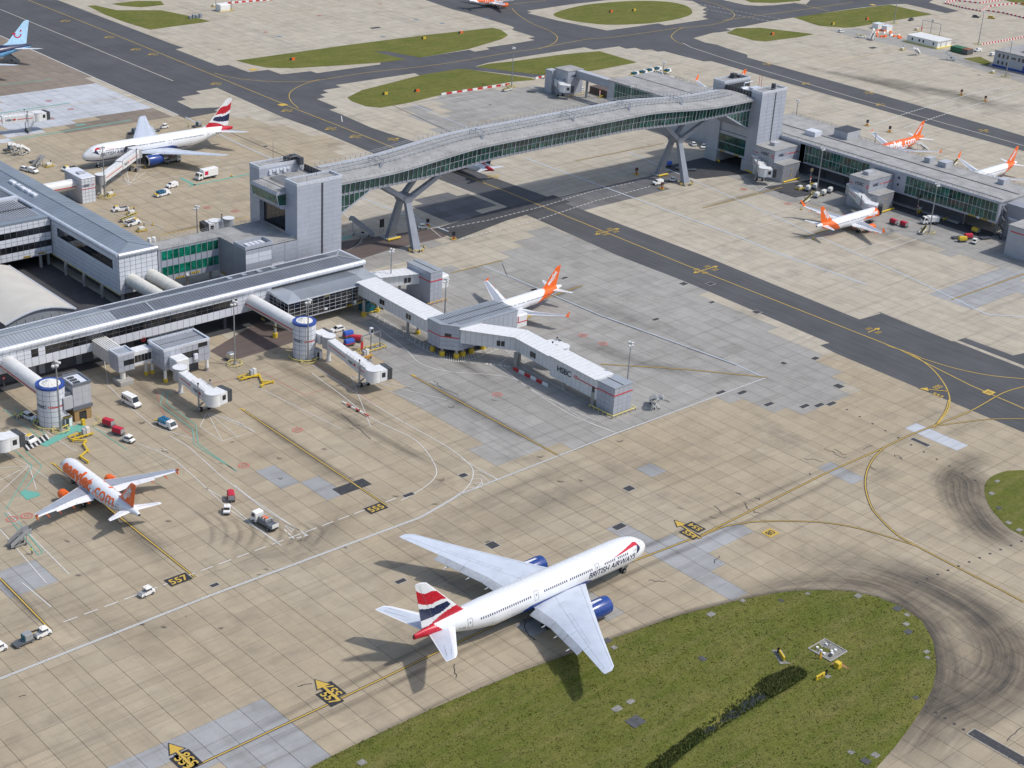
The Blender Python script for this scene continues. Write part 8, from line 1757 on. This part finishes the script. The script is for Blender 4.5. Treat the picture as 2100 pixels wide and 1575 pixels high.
g2 = lambda x, y, z=0: tuple(G(x, y, z).xy)
jetbridge('jet bridge with black bellows reaching right from the middle rotunda', g2(674, 740), g2(766, 768, 5.0), 4.4, 3.6, -5)
MB().box(225.2, 228.6, 311.6, 314.8, 4.3, 7.1).build('stub_corridor', 'jet_white', ro2); MB().box(228.5, 229.1, 311.3, 315.0, 4.2, 7.3).build('stub_collar', 'grey_dark', ro2)
jetbridge('jet bridge with black bellows below gate box 555', g2(371, 806), g2(437, 815, 5.2), 4.2, 3.6, 10)
jetbridge('jet bridge docked at the front door of the left wide-body', g2(208, 400), g2(280, 312, 6.0), 4.4, 4.4, 92, cabm='jet_grey')
jetbridge('jet bridge standing alone over pale paving at the left edge', g2(-70, 285), g2(76, 240, 5.5), 4.6, 4.4, 5)
jetbridge('short jet bridge at the gate node beside the right tower', g2(1547, 347, 2), g2(1566, 352, 5.0), 4.3, 3.6, -40, logo=False, stairs=False)
jetbridge('jet bridge docked on the far parked jet at the middle gate node', g2(1740, 418), g2(1783, 424, 5.2), 4.3, 3.6, -60, logo=False, stairs=False)
jetbridge('jet bridge cut by the right edge of the picture', g2(2070, 490), g2(2108, 480, 5.0), 4.4, 3.8, -80, logo=False, stairs=False)
jetbridge('small jet bridge at the far gate node behind the bridge', g2(1129, 182), g2(1156, 182, 4.5), 4.4, 3.4, -45, logo=False, stairs=False)
jetbridge('jet bridge head parked behind the green glass link', g2(470, 492), g2(441, 462, 5.0), 4.4, 3.6, 175, logo=False, stairs=False)
jetbridge('jet bridge head showing at the left edge beside the pushback tug', g2(-70, 925), g2(6, 908, 5.0), 4.2, 3.6, 5, logo=False, stairs=False)
jetbridge('white jet bridge head behind the cranked jetty', g2(1130, 752), g2(1152, 722, 5.0), 4.2, 3.8, 80, logo=False, stairs=False)
# ---------------------------------------------------------------- left gate block and its tube
lb = thing('gate_block', 'white tiled gate block with bank lettering beside the docked wide-body', 'building', (238, 466, 0))
MB().box(235.2, 240.2, 462.2, 474, 0, 8.7).build('wall', 'joint_dark', lb); grid(lb, (235.2, 462.2, 0), X1, 5.0, 0, [1.24]*7, 4, lambda i, j: ('panel', 'panel_white'), .09); grid(lb, (235.2, 474, 0), YM, 11.8, 0, [1.24]*7, 8, lambda i, j: ('panel', 'panel_white'), .09)
MB().bbox(235.0, 240.4, 462.0, 474.2, 8.7, 9.0, .15).build('roof', 'panel_white', lb); MB().box(236.6, 238.6, 466, 468.4, 9.0, 9.5).build('roof_hatch', 'panel_grey', lb); hsbc(lb, (237.0, 462.1, 5.8), X1, 1.25); MB().box(235.1, 240.3, 462.05, 462.12, 4.9, 5.1).build('red_stripe', 'red', lb); flush(lb)
tq = thing('jetty_tube', 'white tube with red stripe from the terminal to the left gate block', 'jetty', (224, 468, 0), group='white jetty tubes'); n = 18; rg = lambda x: [(x, 467.5+1.9*math.cos(2*math.pi*k/n), 5.6+1.9*math.sin(2*math.pi*k/n)) for k in range(n)]
b = MB(); b.loft([rg(212.6+k*1.9) for k in range(13)]); sharp(b.build('shell', 'tube_white', tq)); MB().bar((213, 465.62, 5.3), (235, 465.62, 5.3), .1, .28).build('red_stripe', 'red', tq)
# ---------------------------------------------------------------- people
def person(label, px, hd, top='hivis', legs='navy', arms=0.25, reach=None, name='person'):
    """one continuous skinned body, then head details, hair and clothing zones by material"""
    t = thing(name, label, 'person', (0, 0, 0), 0, 'apron staff in hi-vis', world=False); J = {
     'pel': (0, 0, .95), 'chest': (0, 0, 1.28), 'neck': (0, 0, 1.47), 'head': (.02, 0, 1.62), 'crown': (.02, 0, 1.72), 'shl': (0, .19, 1.40), 'shr': (0, -.19, 1.40), 'ell': (.03, .26, 1.14), 'elr': (.03, -.26, 1.14), 'wl': (.12, .25, .92), 'wr': (.12, -.25, .92), 'hl': (.15, .24, .84), 'hr': (.15, -.24, .84),
     'hpl': (0, .10, .92), 'hpr': (0, -.10, .92), 'kl': (.03, .11, .50), 'kr': (-.02, -.11, .50), 'al': (0, .12, .09), 'ar': (-.05, -.12, .09), 'tl': (.16, .13, .05), 'tr': (.11, -.13, .05)}
    if reach: J['elr'] = (.22, -.22, 1.22); J['wr'] = (.45, -.15, 1.12); J['hr'] = (.54, -.13, 1.1); J['ell'] = (.22, .22, 1.22); J['wl'] = (.45, .15, 1.12); J['hl'] = (.54, .13, 1.1)
    rad = {'pel': .15, 'chest': .17, 'neck': .065, 'head': .105, 'crown': .07, 'shl': .085, 'shr': .085, 'ell': .06, 'elr': .06, 'wl': .042, 'wr': .042, 'hl': .045, 'hr': .045, 'hpl': .11, 'hpr': .11, 'kl': .075, 'kr': .075, 'al': .05, 'ar': .05, 'tl': .045, 'tr': .045}
    E_ = [('pel', 'chest'), ('chest', 'neck'), ('neck', 'head'), ('head', 'crown'), ('chest', 'shl'), ('chest', 'shr'), ('shl', 'ell'), ('ell', 'wl'), ('wl', 'hl'), ('shr', 'elr'), ('elr', 'wr'), ('wr', 'hr'), ('pel', 'hpl'), ('pel', 'hpr'), ('hpl', 'kl'), ('kl', 'al'), ('al', 'tl'), ('hpr', 'kr'), ('kr', 'ar'), ('ar', 'tr')]
    ks = list(J); me = bpy.data.meshes.new('body'); me.from_pydata([J[k] for k in ks], [(ks.index(a), ks.index(b)) for a, b in E_], []); o = bpy.data.objects.new('body', me); COL.objects.link(o)
    md = o.modifiers.new('s', 'SKIN'); o.modifiers.new('u', 'SUBSURF').levels = 1
    for i, k in enumerate(ks): sv = me.skin_vertices[0].data[i]; sv.radius = (rad[k], rad[k]); sv.use_root = (k == 'pel')
    bpy.context.view_layer.update(); ev = o.evaluated_get(bpy.context.evaluated_depsgraph_get()); m2 = bpy.data.meshes.new_from_object(ev); bpy.data.objects.remove(o)
    for m in (top, legs, 'skin', 'black'): m2.materials.append(MATS[m])
    for p in m2.polygons:
        c = p.center; p.use_smooth = True; p.material_index = 2 if c.z > 1.5 or (abs(c.y) > .2 and c.z < .9) or c.x > .5 else (3 if c.z < .11 else (1 if c.z < .95 else 0))
    bd = mkobj('body', m2, t); b = MB(); n = 10
    b.loft([[(.0+r_*1.05*math.cos(2*math.pi*i/n)-.012, r_*math.sin(2*math.pi*i/n), z) for i in range(n)] for z, r_ in ((1.60, .10), (1.66, .118), (1.73, .10), (1.78, .04))]); sharp(b.build('hair', 'wood' if hash(label) % 2 == 0 and False else 'black', t), 60)
    f = MB(); f.box(.115, .14, -.012, .012, 1.60, 1.645); f.build('nose', 'skin', t); f = MB()
    for y in (-.04, .04): f.box(.10, .118, y-.014, y+.014, 1.64, 1.658)
    f.build('eyes', 'black', t); f = MB()
    for s in (-1, 1): f.box(-.02, .03, s*.10-.015, s*.10+.015, 1.60, 1.66)
    f.build('ears', 'skin', t)
    hv = MB()
    for z in (1.05, 1.22): hv.loft([[(.175*math.cos(2*math.pi*i/12), .2*math.sin(2*math.pi*i/12), z+e) for i in range(12)] for e in (0, .05)], caps=False)
    hv.build('reflective_bands', 'offwhite', t)
    for s, k in ((1, 'hl'), (-1, 'hr')):
        hx, hy, hz = J[k]; fg = MB(); dn = -1 if not reach else 0
        for q in range(4): fg.cyl((hx+.02*q-.03, hy, hz-.03), (hx+.02*q-.02+(.06 if reach else 0), hy, hz-.03+dn*(.07+.01*(q in (1, 2)))), .009, n=5)
        fg.cyl((hx+.03, hy-s*.02, hz), (hx+.06, hy-s*.03, hz-.05), .01, n=5); fg.build('fingers', 'skin', t)
    p = G(*px); t.location = (p.x, p.y, 0); t.rotation_euler = (0, 0, R(hd)); return t
for px, hd, lb, rc_ in (((31, 858), -40, 'person in yellow vest at the left of the group by the white car', None), ((38, 861), 160, 'person in yellow vest second from the left in the group by the white car', None), ((43, 858), 200, 'person in yellow vest third from the left in the group by the white car', None), ((47, 856), -160, 'person in yellow vest nearest the white car bonnet', None), ((72, 871), 30, 'person in yellow vest left of the pair below the white car', None), ((79, 873), 150, 'person in yellow vest right of the pair below the white car', None), ((66, 1137), 140, 'person in lime shirt and dark shorts pushing the lift platform', True), ((386, 262), 0, 'person in yellow vest behind the docked wide-body tail', None), ((2010, 36), 90, 'person in yellow vest between two far parked cars', None)):
    person(lb, px, hd, reach=rc_)
# ---------------------------------------------------------------- yellow ground service arms, frames, signs
def arm(label, pts, boxpx, zig=.55, m='yellow'):
    p0 = G(*boxpx); t = thing('service_arm', label, 'service arm', (p0.x, p0.y, 0), group='yellow ground service arms'); q = MB(); P = [G(*p) for p in pts]
    for a, b in zip(P, P[1:]): q.bar((a.x, a.y, zig), (b.x, b.y, zig), .35, .3)
    for p in P: q.cyl((p.x, p.y, .1), (p.x, p.y, zig+.25), .3, n=10)
    q.build('arm', m, t); q = MB()
    for dx in (-2.6, -1.3, 0, 1.3, 2.6): q.bar((p0.x+dx, p0.y-.9, .4), (p0.x+dx, p0.y+.9, .4), .2, .3)
    for dy in (-.9, .9): q.bar((p0.x-2.9, p0.y+dy, .75), (p0.x+2.9, p0.y+dy, .75), .26, .26)
    q.build('guard_frame', m, t); MB().bbox(p0.x+.4, p0.x+1.2, p0.y-.5, p0.y+.5, .6, 2.1, .08).build('cabinet', 'panel_grey', t); MB().bbox(p0.x+1.3, p0.x+2.2, p0.y-.5, p0.y+.5, .6, 2.3, .08).build('cabinet', 'offwhite', t)
arm('yellow zigzag service arm beside the green walkway', [(150, 906), (176, 908), (172, 915), (180, 927), (165, 940), (180, 950)], (166, 897)); arm('folded yellow service arm in front of gate box 555', [(500, 778), (532, 774), (538, 786), (560, 786), (540, 791), (536, 795)], (510, 775))
arm('yellow service arm under the middle jet bridge', [(735, 728), (745, 735), (757, 738)], (742, 735), m='orange_rail')
def frame_sign(label, a, b, h=5.0, z0=0):
    A, B = G(*a), G(*b); t = thing('sign_gantry', label, 'gantry', A.lerp(B, .5)*1, group='guidance gantries'); q = MB()
    for p in (A, B, A.lerp(B, .5)): q.bar((p.x, p.y, 0), (p.x, p.y, h), .25, .25)
    q.bar((A.x, A.y, h), (B.x, B.y, h), .25, .25); q.build('frame', 'steel', t); c = A.lerp(B, .5); MB().bbox(c.x-.5, c.x+.5, c.y-.4, c.y+.4, h, h+1.8, .08).build('display', 'panel_white', t); MB().box(c.x-.35, c.x+.35, c.y-.44, c.y-.41, h+.3, h+1.5).build('screen', 'black', t)
    MB().box(A.x-.35, A.x+.35, A.y-.15, A.y+.15, 1.2, 3.4).build('stop_board', 'red', t); rail(t, [(A.x-1.5, A.y-1.2, 0), (B.x+1.2, B.y-1.2, 0), (B.x+1.2, B.y+1.2, 0), (A.x-1.5, A.y+1.2, 0), (A.x-1.5, A.y-1.2, 0)], .7, .13, 1.8, 'yellow', 'guard_rail', (1.0,))
frame_sign('grey guidance gantry with yellow guards beside the blue-topped carts', (742, 724), (779, 713)); frame_sign('guidance gantry behind the far white cabin', (1889, 67), (1926, 76), 7)
for px, hgt_, lb in (((1880, 436), 5.5, 'red and white stand board on the far pier apron by the jet nose'), ((1660, 380), 5.5, 'red and white stand board in the white cart bay'), ((1229, 200), 6.0, 'red and white stand board beside the pier arm glass'), ((2033, 460), 4.2, 'red and white board under the far pier overhang')):
    p = G(*px); t = thing('stand_board', lb, 'sign', p, group='stand entry boards'); MB().cyl((p.x, p.y, 0), (p.x, p.y, hgt_), .15, n=8).build('post', 'steel', t)
    for k in range(4): MB().box(p.x-.3, p.x+.3, p.y-.2, p.y-.12, 1.2+k*.6, 1.75+k*.6).build('board', 'red' if k % 2 else 'white', t)
    MB().box(p.x-.9, p.x+.9, p.y-.2, p.y+.2, hgt_, hgt_+1.2).build('display', 'grey_dark', t); q = MB(); text_on(q, '102', (p.x, p.y-.22, hgt_+.3), X1, Z3, .9, .01); q.build('lettering', 'yellow', t); rail(t, [(p.x-1.2, p.y-1, 0), (p.x+1.4, p.y-1, 0), (p.x+1.4, p.y+1, 0)], .9, .14, 1.2, 'yellow', 'guard_rail', (1.0,))
t = thing('info_board', 'black notice board beside the left bridge support', 'sign', G(783, 474)); p = G(783, 474); MB().box(p.x-.9, p.x+.9, p.y-.1, p.y+.1, 1.4, 4.2).build('panel', 'black', t); q = MB(); q.bar((p.x-.8, p.y, 0), (p.x-.8, p.y, 4.6), .14, .14); q.bar((p.x+.8, p.y, 0), (p.x+.8, p.y, 4.6), .14, .14); q.build('posts', 'steel', t)
p = G(300*0+9, 795); t = thing('no_entry_sign', 'small red and white sign on a post at the left edge', 'sign', p); MB().cyl((p.x, p.y, 0), (p.x, p.y, 2.6), .06, n=6).build('post', 'steel', t); MB().cyl((p.x, p.y-.06, 2.7), (p.x, p.y-.12, 2.7), .42, n=16).build('disc', 'red', t); MB().box(p.x-.28, p.x+.28, p.y-.15, p.y-.13, 2.6, 2.8).build('bar', 'white', t)
p = G(474, 738); t = thing('utility_cabinet', 'silver utility cabinet beside the tall mast by gate box 555', 'cabinet', p); MB().bbox(p.x-1.0, p.x+1.0, p.y-.9, p.y+.9, .35, 2.1, .12).build('body', 'ac_metal', t); wheelset(tag(thing('x', 'x', 'x', world=False)) if False else t, (), 1) ; MB().box(p.x-.9, p.x+.9, p.y-.8, p.y+.8, 0, .35).build('base', 'grey_dark', t)
for y0, nm in ((363.8, 0), (378.2, 1)):
    for sx, lbx in ((301.2, 'left'), (432.0, 'right')):
        t = thing('bollard_ring', 'yellow bollard guard round the %s foot of the %s bridge support' % ('near' if nm == 0 else 'rear', lbx), 'guard rail', (sx, y0, 0), group='guards round the bridge feet'); 
        if nm: MB().cyl((sx-2.6, y0-2.6, .5), (sx+2.6, y0-2.6, .5), .38, n=12).build('guard_tube', 'yellow', t)
        else:
            for k in range(14): a = 2*math.pi*k/14; MB().cyl((sx+2.9*math.cos(a), y0+2.3*math.sin(a), .0), (sx+2.9*math.cos(a), y0+2.3*math.sin(a), 1.05), .16, n=8).build('bollard', 'yellow' if k % 2 else 'steel_dark', t)
            rail(t, [(sx+2.9*math.cos(a), y0+2.3*math.sin(a), .0) for a in [2*math.pi*k/14 for k in range(15)]], .85, .1, 9, 'yellow', 'guard_ring', (1.0,))
for a, b, lb in (((1455, 322), (1475, 333), 'yellow guard tube along the rear tower plinth'), ((1543, 357), (1524, 349), 'yellow guard tube along the right tower plinth'), ((1935, 452), (1968, 440), 'yellow guard tube under the far pier overhang')):
    A, B = G(*a), G(*b); t = thing('guard_tube', lb, 'guard rail', A.lerp(B, .5), group='yellow guard tubes'); MB().cyl((A.x, A.y, .5), (B.x, B.y, .5), .35, n=10).build('tube', 'yellow', t); MB().cyl((A.x, A.y, 0), (A.x, A.y, .5), .15, n=8).build('leg', 'yellow', t); MB().cyl((B.x, B.y, 0), (B.x, B.y, .5), .15, n=8).build('leg', 'yellow', t)
for px, lb in (((313, 462), 'traffic cone beside the terminal equipment bay'), ((475, 362), 'traffic cone behind the box truck'), ((1643, 430), 'traffic cone by the far jet wing'), ((1668, 491), 'traffic cone at the far jet tail'), ((298, 345), 'traffic cone under the docked wide-body engine')):
    p = G(*px); t = thing('traffic_cone', lb, 'cone', p, group='traffic cones'); MB().cyl((p.x, p.y, .06), (p.x, p.y, 1.1), .3, .06, n=12).build('cone', 'yellow', t); MB().box(p.x-.4, p.x+.4, p.y-.4, p.y+.4, 0, .06).build('base', 'black', t)
A, B = G(702, 826), G(756, 856); t = thing('tow_bar', 'red and white tow bar lying across the lane below the middle jet bridge', 'tow bar', A.lerp(B, .5))
for k in range(6): MB().bar(A.lerp(B, k/6)+Z3*.4, A.lerp(B, (k+1)/6)+Z3*.4, .25, .22).build('segment', 'red' if k % 2 else 'white', t)
for k in (.3, .6): p = A.lerp(B, k); MB().wheel((p.x, p.y, .25), .25, 1.0, 'x', 10).build('wheel', 'rubber', t)
# ---------------------------------------------------------------- foreground grass furniture
for px, lb, hd in (((1601, 1348), 'yellow and black guidance sign left of the gravel bed', 60), ((1684, 1391), 'yellow and black guidance sign below the yellow box', 0)):
    p = G(*px); t = thing('taxiway_sign', lb, 'sign', p, R(hd), world=False, group='grass guidance signs'); MB().box(-1.7, 1.7, -.15, .15, .25, 1.15).build('board', 'yellow', t); MB().box(.9, 1.7, -.17, .17, .25, 1.15).build('black_panel', 'black', t); q = MB(); text_on(q, 'N-08', (-.5, -.17, .45), X1, Z3, .75, .01); q.build('lettering', 'black', t); MB().box(-2.4, 2.4, -1.0, 1.0, 0, .16).build('pad', 'stone', t)
    for x in (-1.3, 1.3): MB().box(x-.08, x+.08, -.08, .08, 0, .3).build('leg', 'grey', t)
p = G(1717, 1370); t = thing('marker_box', 'yellow equipment box on a soil patch in the near grass', 'box', p); MB().bbox(p.x-.6, p.x+.6, p.y-.6, p.y+.6, .1, 1.4, .1).build('body', 'yellow', t); MB().box(p.x-1.6, p.x+1.8, p.y-1.5, p.y+1.5, 0, .14).build('soil_pad', 'wood', t)
p = G(1682, 1352); t = thing('marker_post', 'leaning orange marker post beside the gravel bed', 'post', p); MB().bar((p.x, p.y, 0), (p.x-.1, p.y, 1.9), .5, .2).build('post', 'orange_rail', t); MB().cyl((p.x-.1, p.y, 1.8), (p.x-.1, p.y, 2.3), .25, n=10).build('cap', 'white', t)
p = G(1697, 1335); t = thing('gravel_bed', 'square gravel bed with white valve caps in the near grass', 'gravel bed', p); MB().box(p.x-2.6, p.x+2.6, p.y-2.6, p.y+2.6, 0, .2).build('bed', 'stone', t); fr = MB(); rr_ = random.Random(4)
for s in (-1, 1): fr.box(p.x-2.8, p.x+2.8, p.y+s*2.7-.1, p.y+s*2.7+.1, 0, .35); fr.box(p.x+s*2.7-.1, p.x+s*2.7+.1, p.y-2.6, p.y+2.6, 0, .35)
fr.build('frame', 'concrete', t)
for k in range(9): a, b_ = p.x+rr_.uniform(-2, 2), p.y+rr_.uniform(-2, 2); MB().cyl((a, b_, .2), (a, b_, .55), .3, n=8).build('valve_cap', 'white' if k % 3 else 'grey_dark', t)
PADS = [(1303,1481),(1265,1455),(1293,1440),(1440,1352),(742,1565),(1259,1329),(1245,1315),(1458,1261),(1523,1233),(1602,1233),(1656,1219),(1760,1223),(1840,1249),(1860,1262),(1858,1281),(1862,1297),(1900,1338),(1902,1350),(1878,1432),(1745,1544),(1795,1550),(1775,1562),(2045,988),(2033,1013),(2048,1043),(2068,1073),(2090,1088)]
ORD = 'first second third fourth fifth sixth seventh eighth ninth tenth eleventh twelfth thirteenth fourteenth fifteenth sixteenth seventeenth eighteenth nineteenth twentieth'.split(); ORD += ['twenty-'+o_ for o_ in ORD[:9]]
NEAR = sorted(p for p in PADS[1:] if p[0] < 2000); FARP = sorted((p for p in PADS if p[0] >= 2000), key=lambda p: p[1])
for q, px in enumerate(PADS):
    p = G(*px); s_ = 1.5 if q == 0 else rc.uniform(.5, .85); hx, hy = s_*rc.uniform(.8, 1.3), s_*rc.uniform(.7, 1.0); o = MB().bbox(p.x-hx, p.x+hx, p.y-hy, p.y+hy, -.1, .22, .06).build('ground_pad', 'stone' if q % 3 else 'asphalt')
    tag(o, 'large paved double pad in the near grass' if q == 0 else (ORD[NEAR.index(px)]+' small pad from the left in the near grass island' if px in NEAR else ORD[FARP.index(px)]+' small pad from the top on the right edge island'), 'pad', 'concrete pads in the grass')
# ---------------------------------------------------------------- far compound at the top right
wc = thing('site_cabin', 'white flat-roofed modular cabin in the far works compound', 'cabin', (740, 463, 0)); MB().box(734.2, 747, 453.4, 473, .6, 3.6).build('wall', 'white', wc)
for k in range(5):
    MB().box(733.8, 747.4, 453+k*4.06, 456.9+k*4.06, 3.6, 3.95).build('roof_module', 'tube_white', wc)
for y in (470, 465.5, 463, 456.5): piece(wc, 'window', (734.2, y, 1.6), YM, 1.0, 1.3, .06, 'glass_dark')
for x in (737, 742): piece(wc, 'door', (x, 453.4, .7), X1, 1.0, 2.2, .05, 'panel_grey')
MB().box(733, 748, 452.6, 473.8, 0, .6).build('deck', 'yellow_pale', wc)
of = thing('office_building', 'two-storey grey office with blue base cut by the right edge', 'building', (735, 400, 0)); MB().box(726.4, 760, 360, 414.3, 1.0, 8.0).build('wall', 'panel_grey', of); MB().box(726.2, 760, 359.9, 414.5, 0, 1.0).build('plinth', 'blue', of); MB().box(726.1, 760, 360, 414.6, 8.0, 8.4).build('roof', 'roof_flat', of); MB().box(735, 755, 380, 403, 8.4, 11.2).build('plant_room', 'panel_grey', of)
for y in (412, 409.6, 407, 400.5, 398.3, 396, 393.5): piece(of, 'window', (726.4, y, 5.0), YM, 1.1, 1.9, .05, 'glass_dark')
for y in (412, 409.6, 407): piece(of, 'window', (726.4, y, 1.7), YM, 1.1, 1.7, .05, 'glass_dark')
piece(of, 'window', (726.4, 404.4, 5.5), YM, 2.6, .9, .05, 'glass_dark'); piece(of, 'door', (726.4, 397.2, .2), YM, 2.6, 3.2, .08, 'blue')
for k, (px, m) in enumerate((((1960, 105), 'green_box'), ((1971, 108), 'green_box'), ((1983, 111), 'rust'))):
    p = G(*px); t = thing('waste_skip', ['left green waste skip in the works compound', 'right green waste skip in the works compound', 'rust-topped dark container beside the green skips'][k], 'skip', p, group='waste containers'); MB().bbox(p.x-3, p.x+3, p.y-1.8, p.y+1.8, .2, 2.7, .1).build('body', 'green_box' if m != 'rust' else 'grey_dark', t); MB().box(p.x-2.8, p.x+2.8, p.y-1.6, p.y+1.6, 2.7, 2.85).build('lid', 'rust' if m == 'rust' else 'green_box', t)
for k, bxp in enumerate(sorted((1787+rc.uniform(0, 60), 64+rc.uniform(-4, 10)) for k in range(24))):
    p = G(bxp[0], bxp[1]+(bxp[0]-1787)*.12); o = MB(); w_ = rc.uniform(.8, 1.3); o.loft([[(p.x-w_, p.y-.4, 0), (p.x+w_, p.y-.4, 0), (p.x+w_, p.y+.4, 0), (p.x-w_, p.y+.4, 0)], [(p.x-w_*.9, p.y-.15, 1.0), (p.x+w_*.9, p.y-.15, 1.0), (p.x+w_*.9, p.y+.15, 1.0), (p.x-w_*.9, p.y+.15, 1.0)]]); tag(o.build('plastic_barrier', 'orange' if k % 4 else 'white'), ORD[k]+' plastic barrier from the left in the works compound heap', 'barrier', 'barriers heaped in the compound')
for k, (px, s_) in enumerate((((1800, 58), 1.0), ((1818, 63), .9))):
    p = G(*px); t = thing('storage_unit', ['left white storage unit behind the orange barriers', 'right white storage unit behind the orange barriers'][k], 'container', p, group='storage units'); MB().bbox(p.x-3*s_, p.x+3*s_, p.y-2*s_, p.y+2*s_, 0, 2.8, .1).build('body', 'white', t); MB().box(p.x-3.1*s_, p.x+3.1*s_, p.y-2.1*s_, p.y+2.1*s_, 2.8, 2.95).build('roof', 'panel_white', t)
def barrier_line(label, pts, n, group='red and white works barriers'):
    P = [G(*p) for p in pts]; t = thing('works_barrier', label, 'barrier', P[0], group=group); Ls = [(b-a).length for a, b in zip(P, P[1:])]; tot = sum(Ls); k = 0
    for a, b, L_ in zip(P, P[1:], Ls):
        m = max(1, round(n*L_/tot))
        for q in range(m): MB().bar(a.lerp(b, q/m)+Z3*.4, a.lerp(b, (q+.92)/m)+Z3*.4, .5, .8).build('segment', 'red' if k % 2 else 'white', t); k += 1
barrier_line('red and white barrier line at the top right corner', [(1937, 6), (1960, 2), (2008, 7), (2060, 0)], 34); barrier_line('red and white barrier line on the left of the works area', [(1935, 7), (1975, 17), (2012, 24)], 24); barrier_line('red and white barrier line along the right edge works', [(2012, 24), (2025, 14), (2080, 8), (2100, 9)], 26); barrier_line('tall red and white barrier wall at the top right', [(2020, 22), (2060, 28), (2110, 40)], 20); barrier_line('thin red and white barrier across the far right stand', [(2012, 92), (2060, 84), (2100, 77)], 30)
barrier_line('red and white barrier blocks along the grass edge behind the bridge', [(905, 195), (990, 182), (1045, 174)], 14); barrier_line('red and white barrier blocks at the top edge', [(460, 8), (560, 0)], 14); barrier_line('red and white barrier blocks beside the small far jetty', [(1098, 162), (1122, 157)], 4)
wk_ = thing('equipment_kiosk', 'white equipment kiosk with yellow guards at the top edge', 'kiosk', G(457, 22)); p = G(457, 22); MB().bbox(p.x-3, p.x+3, p.y-2.5, p.y+2.5, 0, 3.6, .1).build('body', 'white', wk_); rail(wk_, [(p.x-4.5, p.y-3.5, 0), (p.x+4.5, p.y-3.5, 0), (p.x+4.5, p.y+3, 0)], .7, .16, 2, 'yellow', 'guard_rail', (1.0,))
for dx in (-4.2, 5.5): MB().cyl((p.x+dx, p.y, 0), (p.x+dx, p.y, 12), .18, n=8).build('pole', 'steel', wk_)
cab_ = thing('equipment_cabinet', 'grey cabinets on the far left grass island', 'cabinet', G(398, 38)); p = G(398, 38)
for k in range(4): MB().bbox(p.x-3+k*2.0, p.x-1.6+k*2.0, p.y-.6, p.y+.6, 0, 1.6+(k % 2)*.5, .05).build('cabinet', 'roof_blue', cab_)
for px, lb, m in (((869, 81), 'black and yellow sign on the long far grass island', 'yellow'), ((790, 195), 'small black and yellow sign on the round-ended far island', 'yellow'), ((855, 189), 'orange marker board on the round-ended far island', 'orange'), ((945, 69), 'orange pallet marker on the long far grass island', 'orange'), ((1253, 26), 'orange marker on the oval far island', 'orange'), ((1300, 23), 'black and yellow sign on the oval far island', 'yellow'), ((1584, 72), 'orange marker on the small pointed island', 'orange'), ((1708, 51), 'yellow marker on the far compound island', 'yellow'), ((600, 124), 'orange debris marker on the long far island', 'orange'), ((1778, 41), 'orange and white marker on the far compound island', 'orange')):
    p = G(*px); t = thing('island_marker', lb, 'marker', p, group='markers on the far islands'); MB().box(p.x-1.3, p.x+1.3, p.y-.2, p.y+.2, .2, 1.3).build('board', m, t); MB().box(p.x-1.35, p.x-.5, p.y-.24, p.y+.24, .2, 1.3).build('black_panel', 'black', t); MB().box(p.x-1.5, p.x+1.5, p.y-.4, p.y+.4, 0, .2).build('foot', 'stone', t)
for o in bpy.data.objects:
    if '_world' in o: del o['_world']
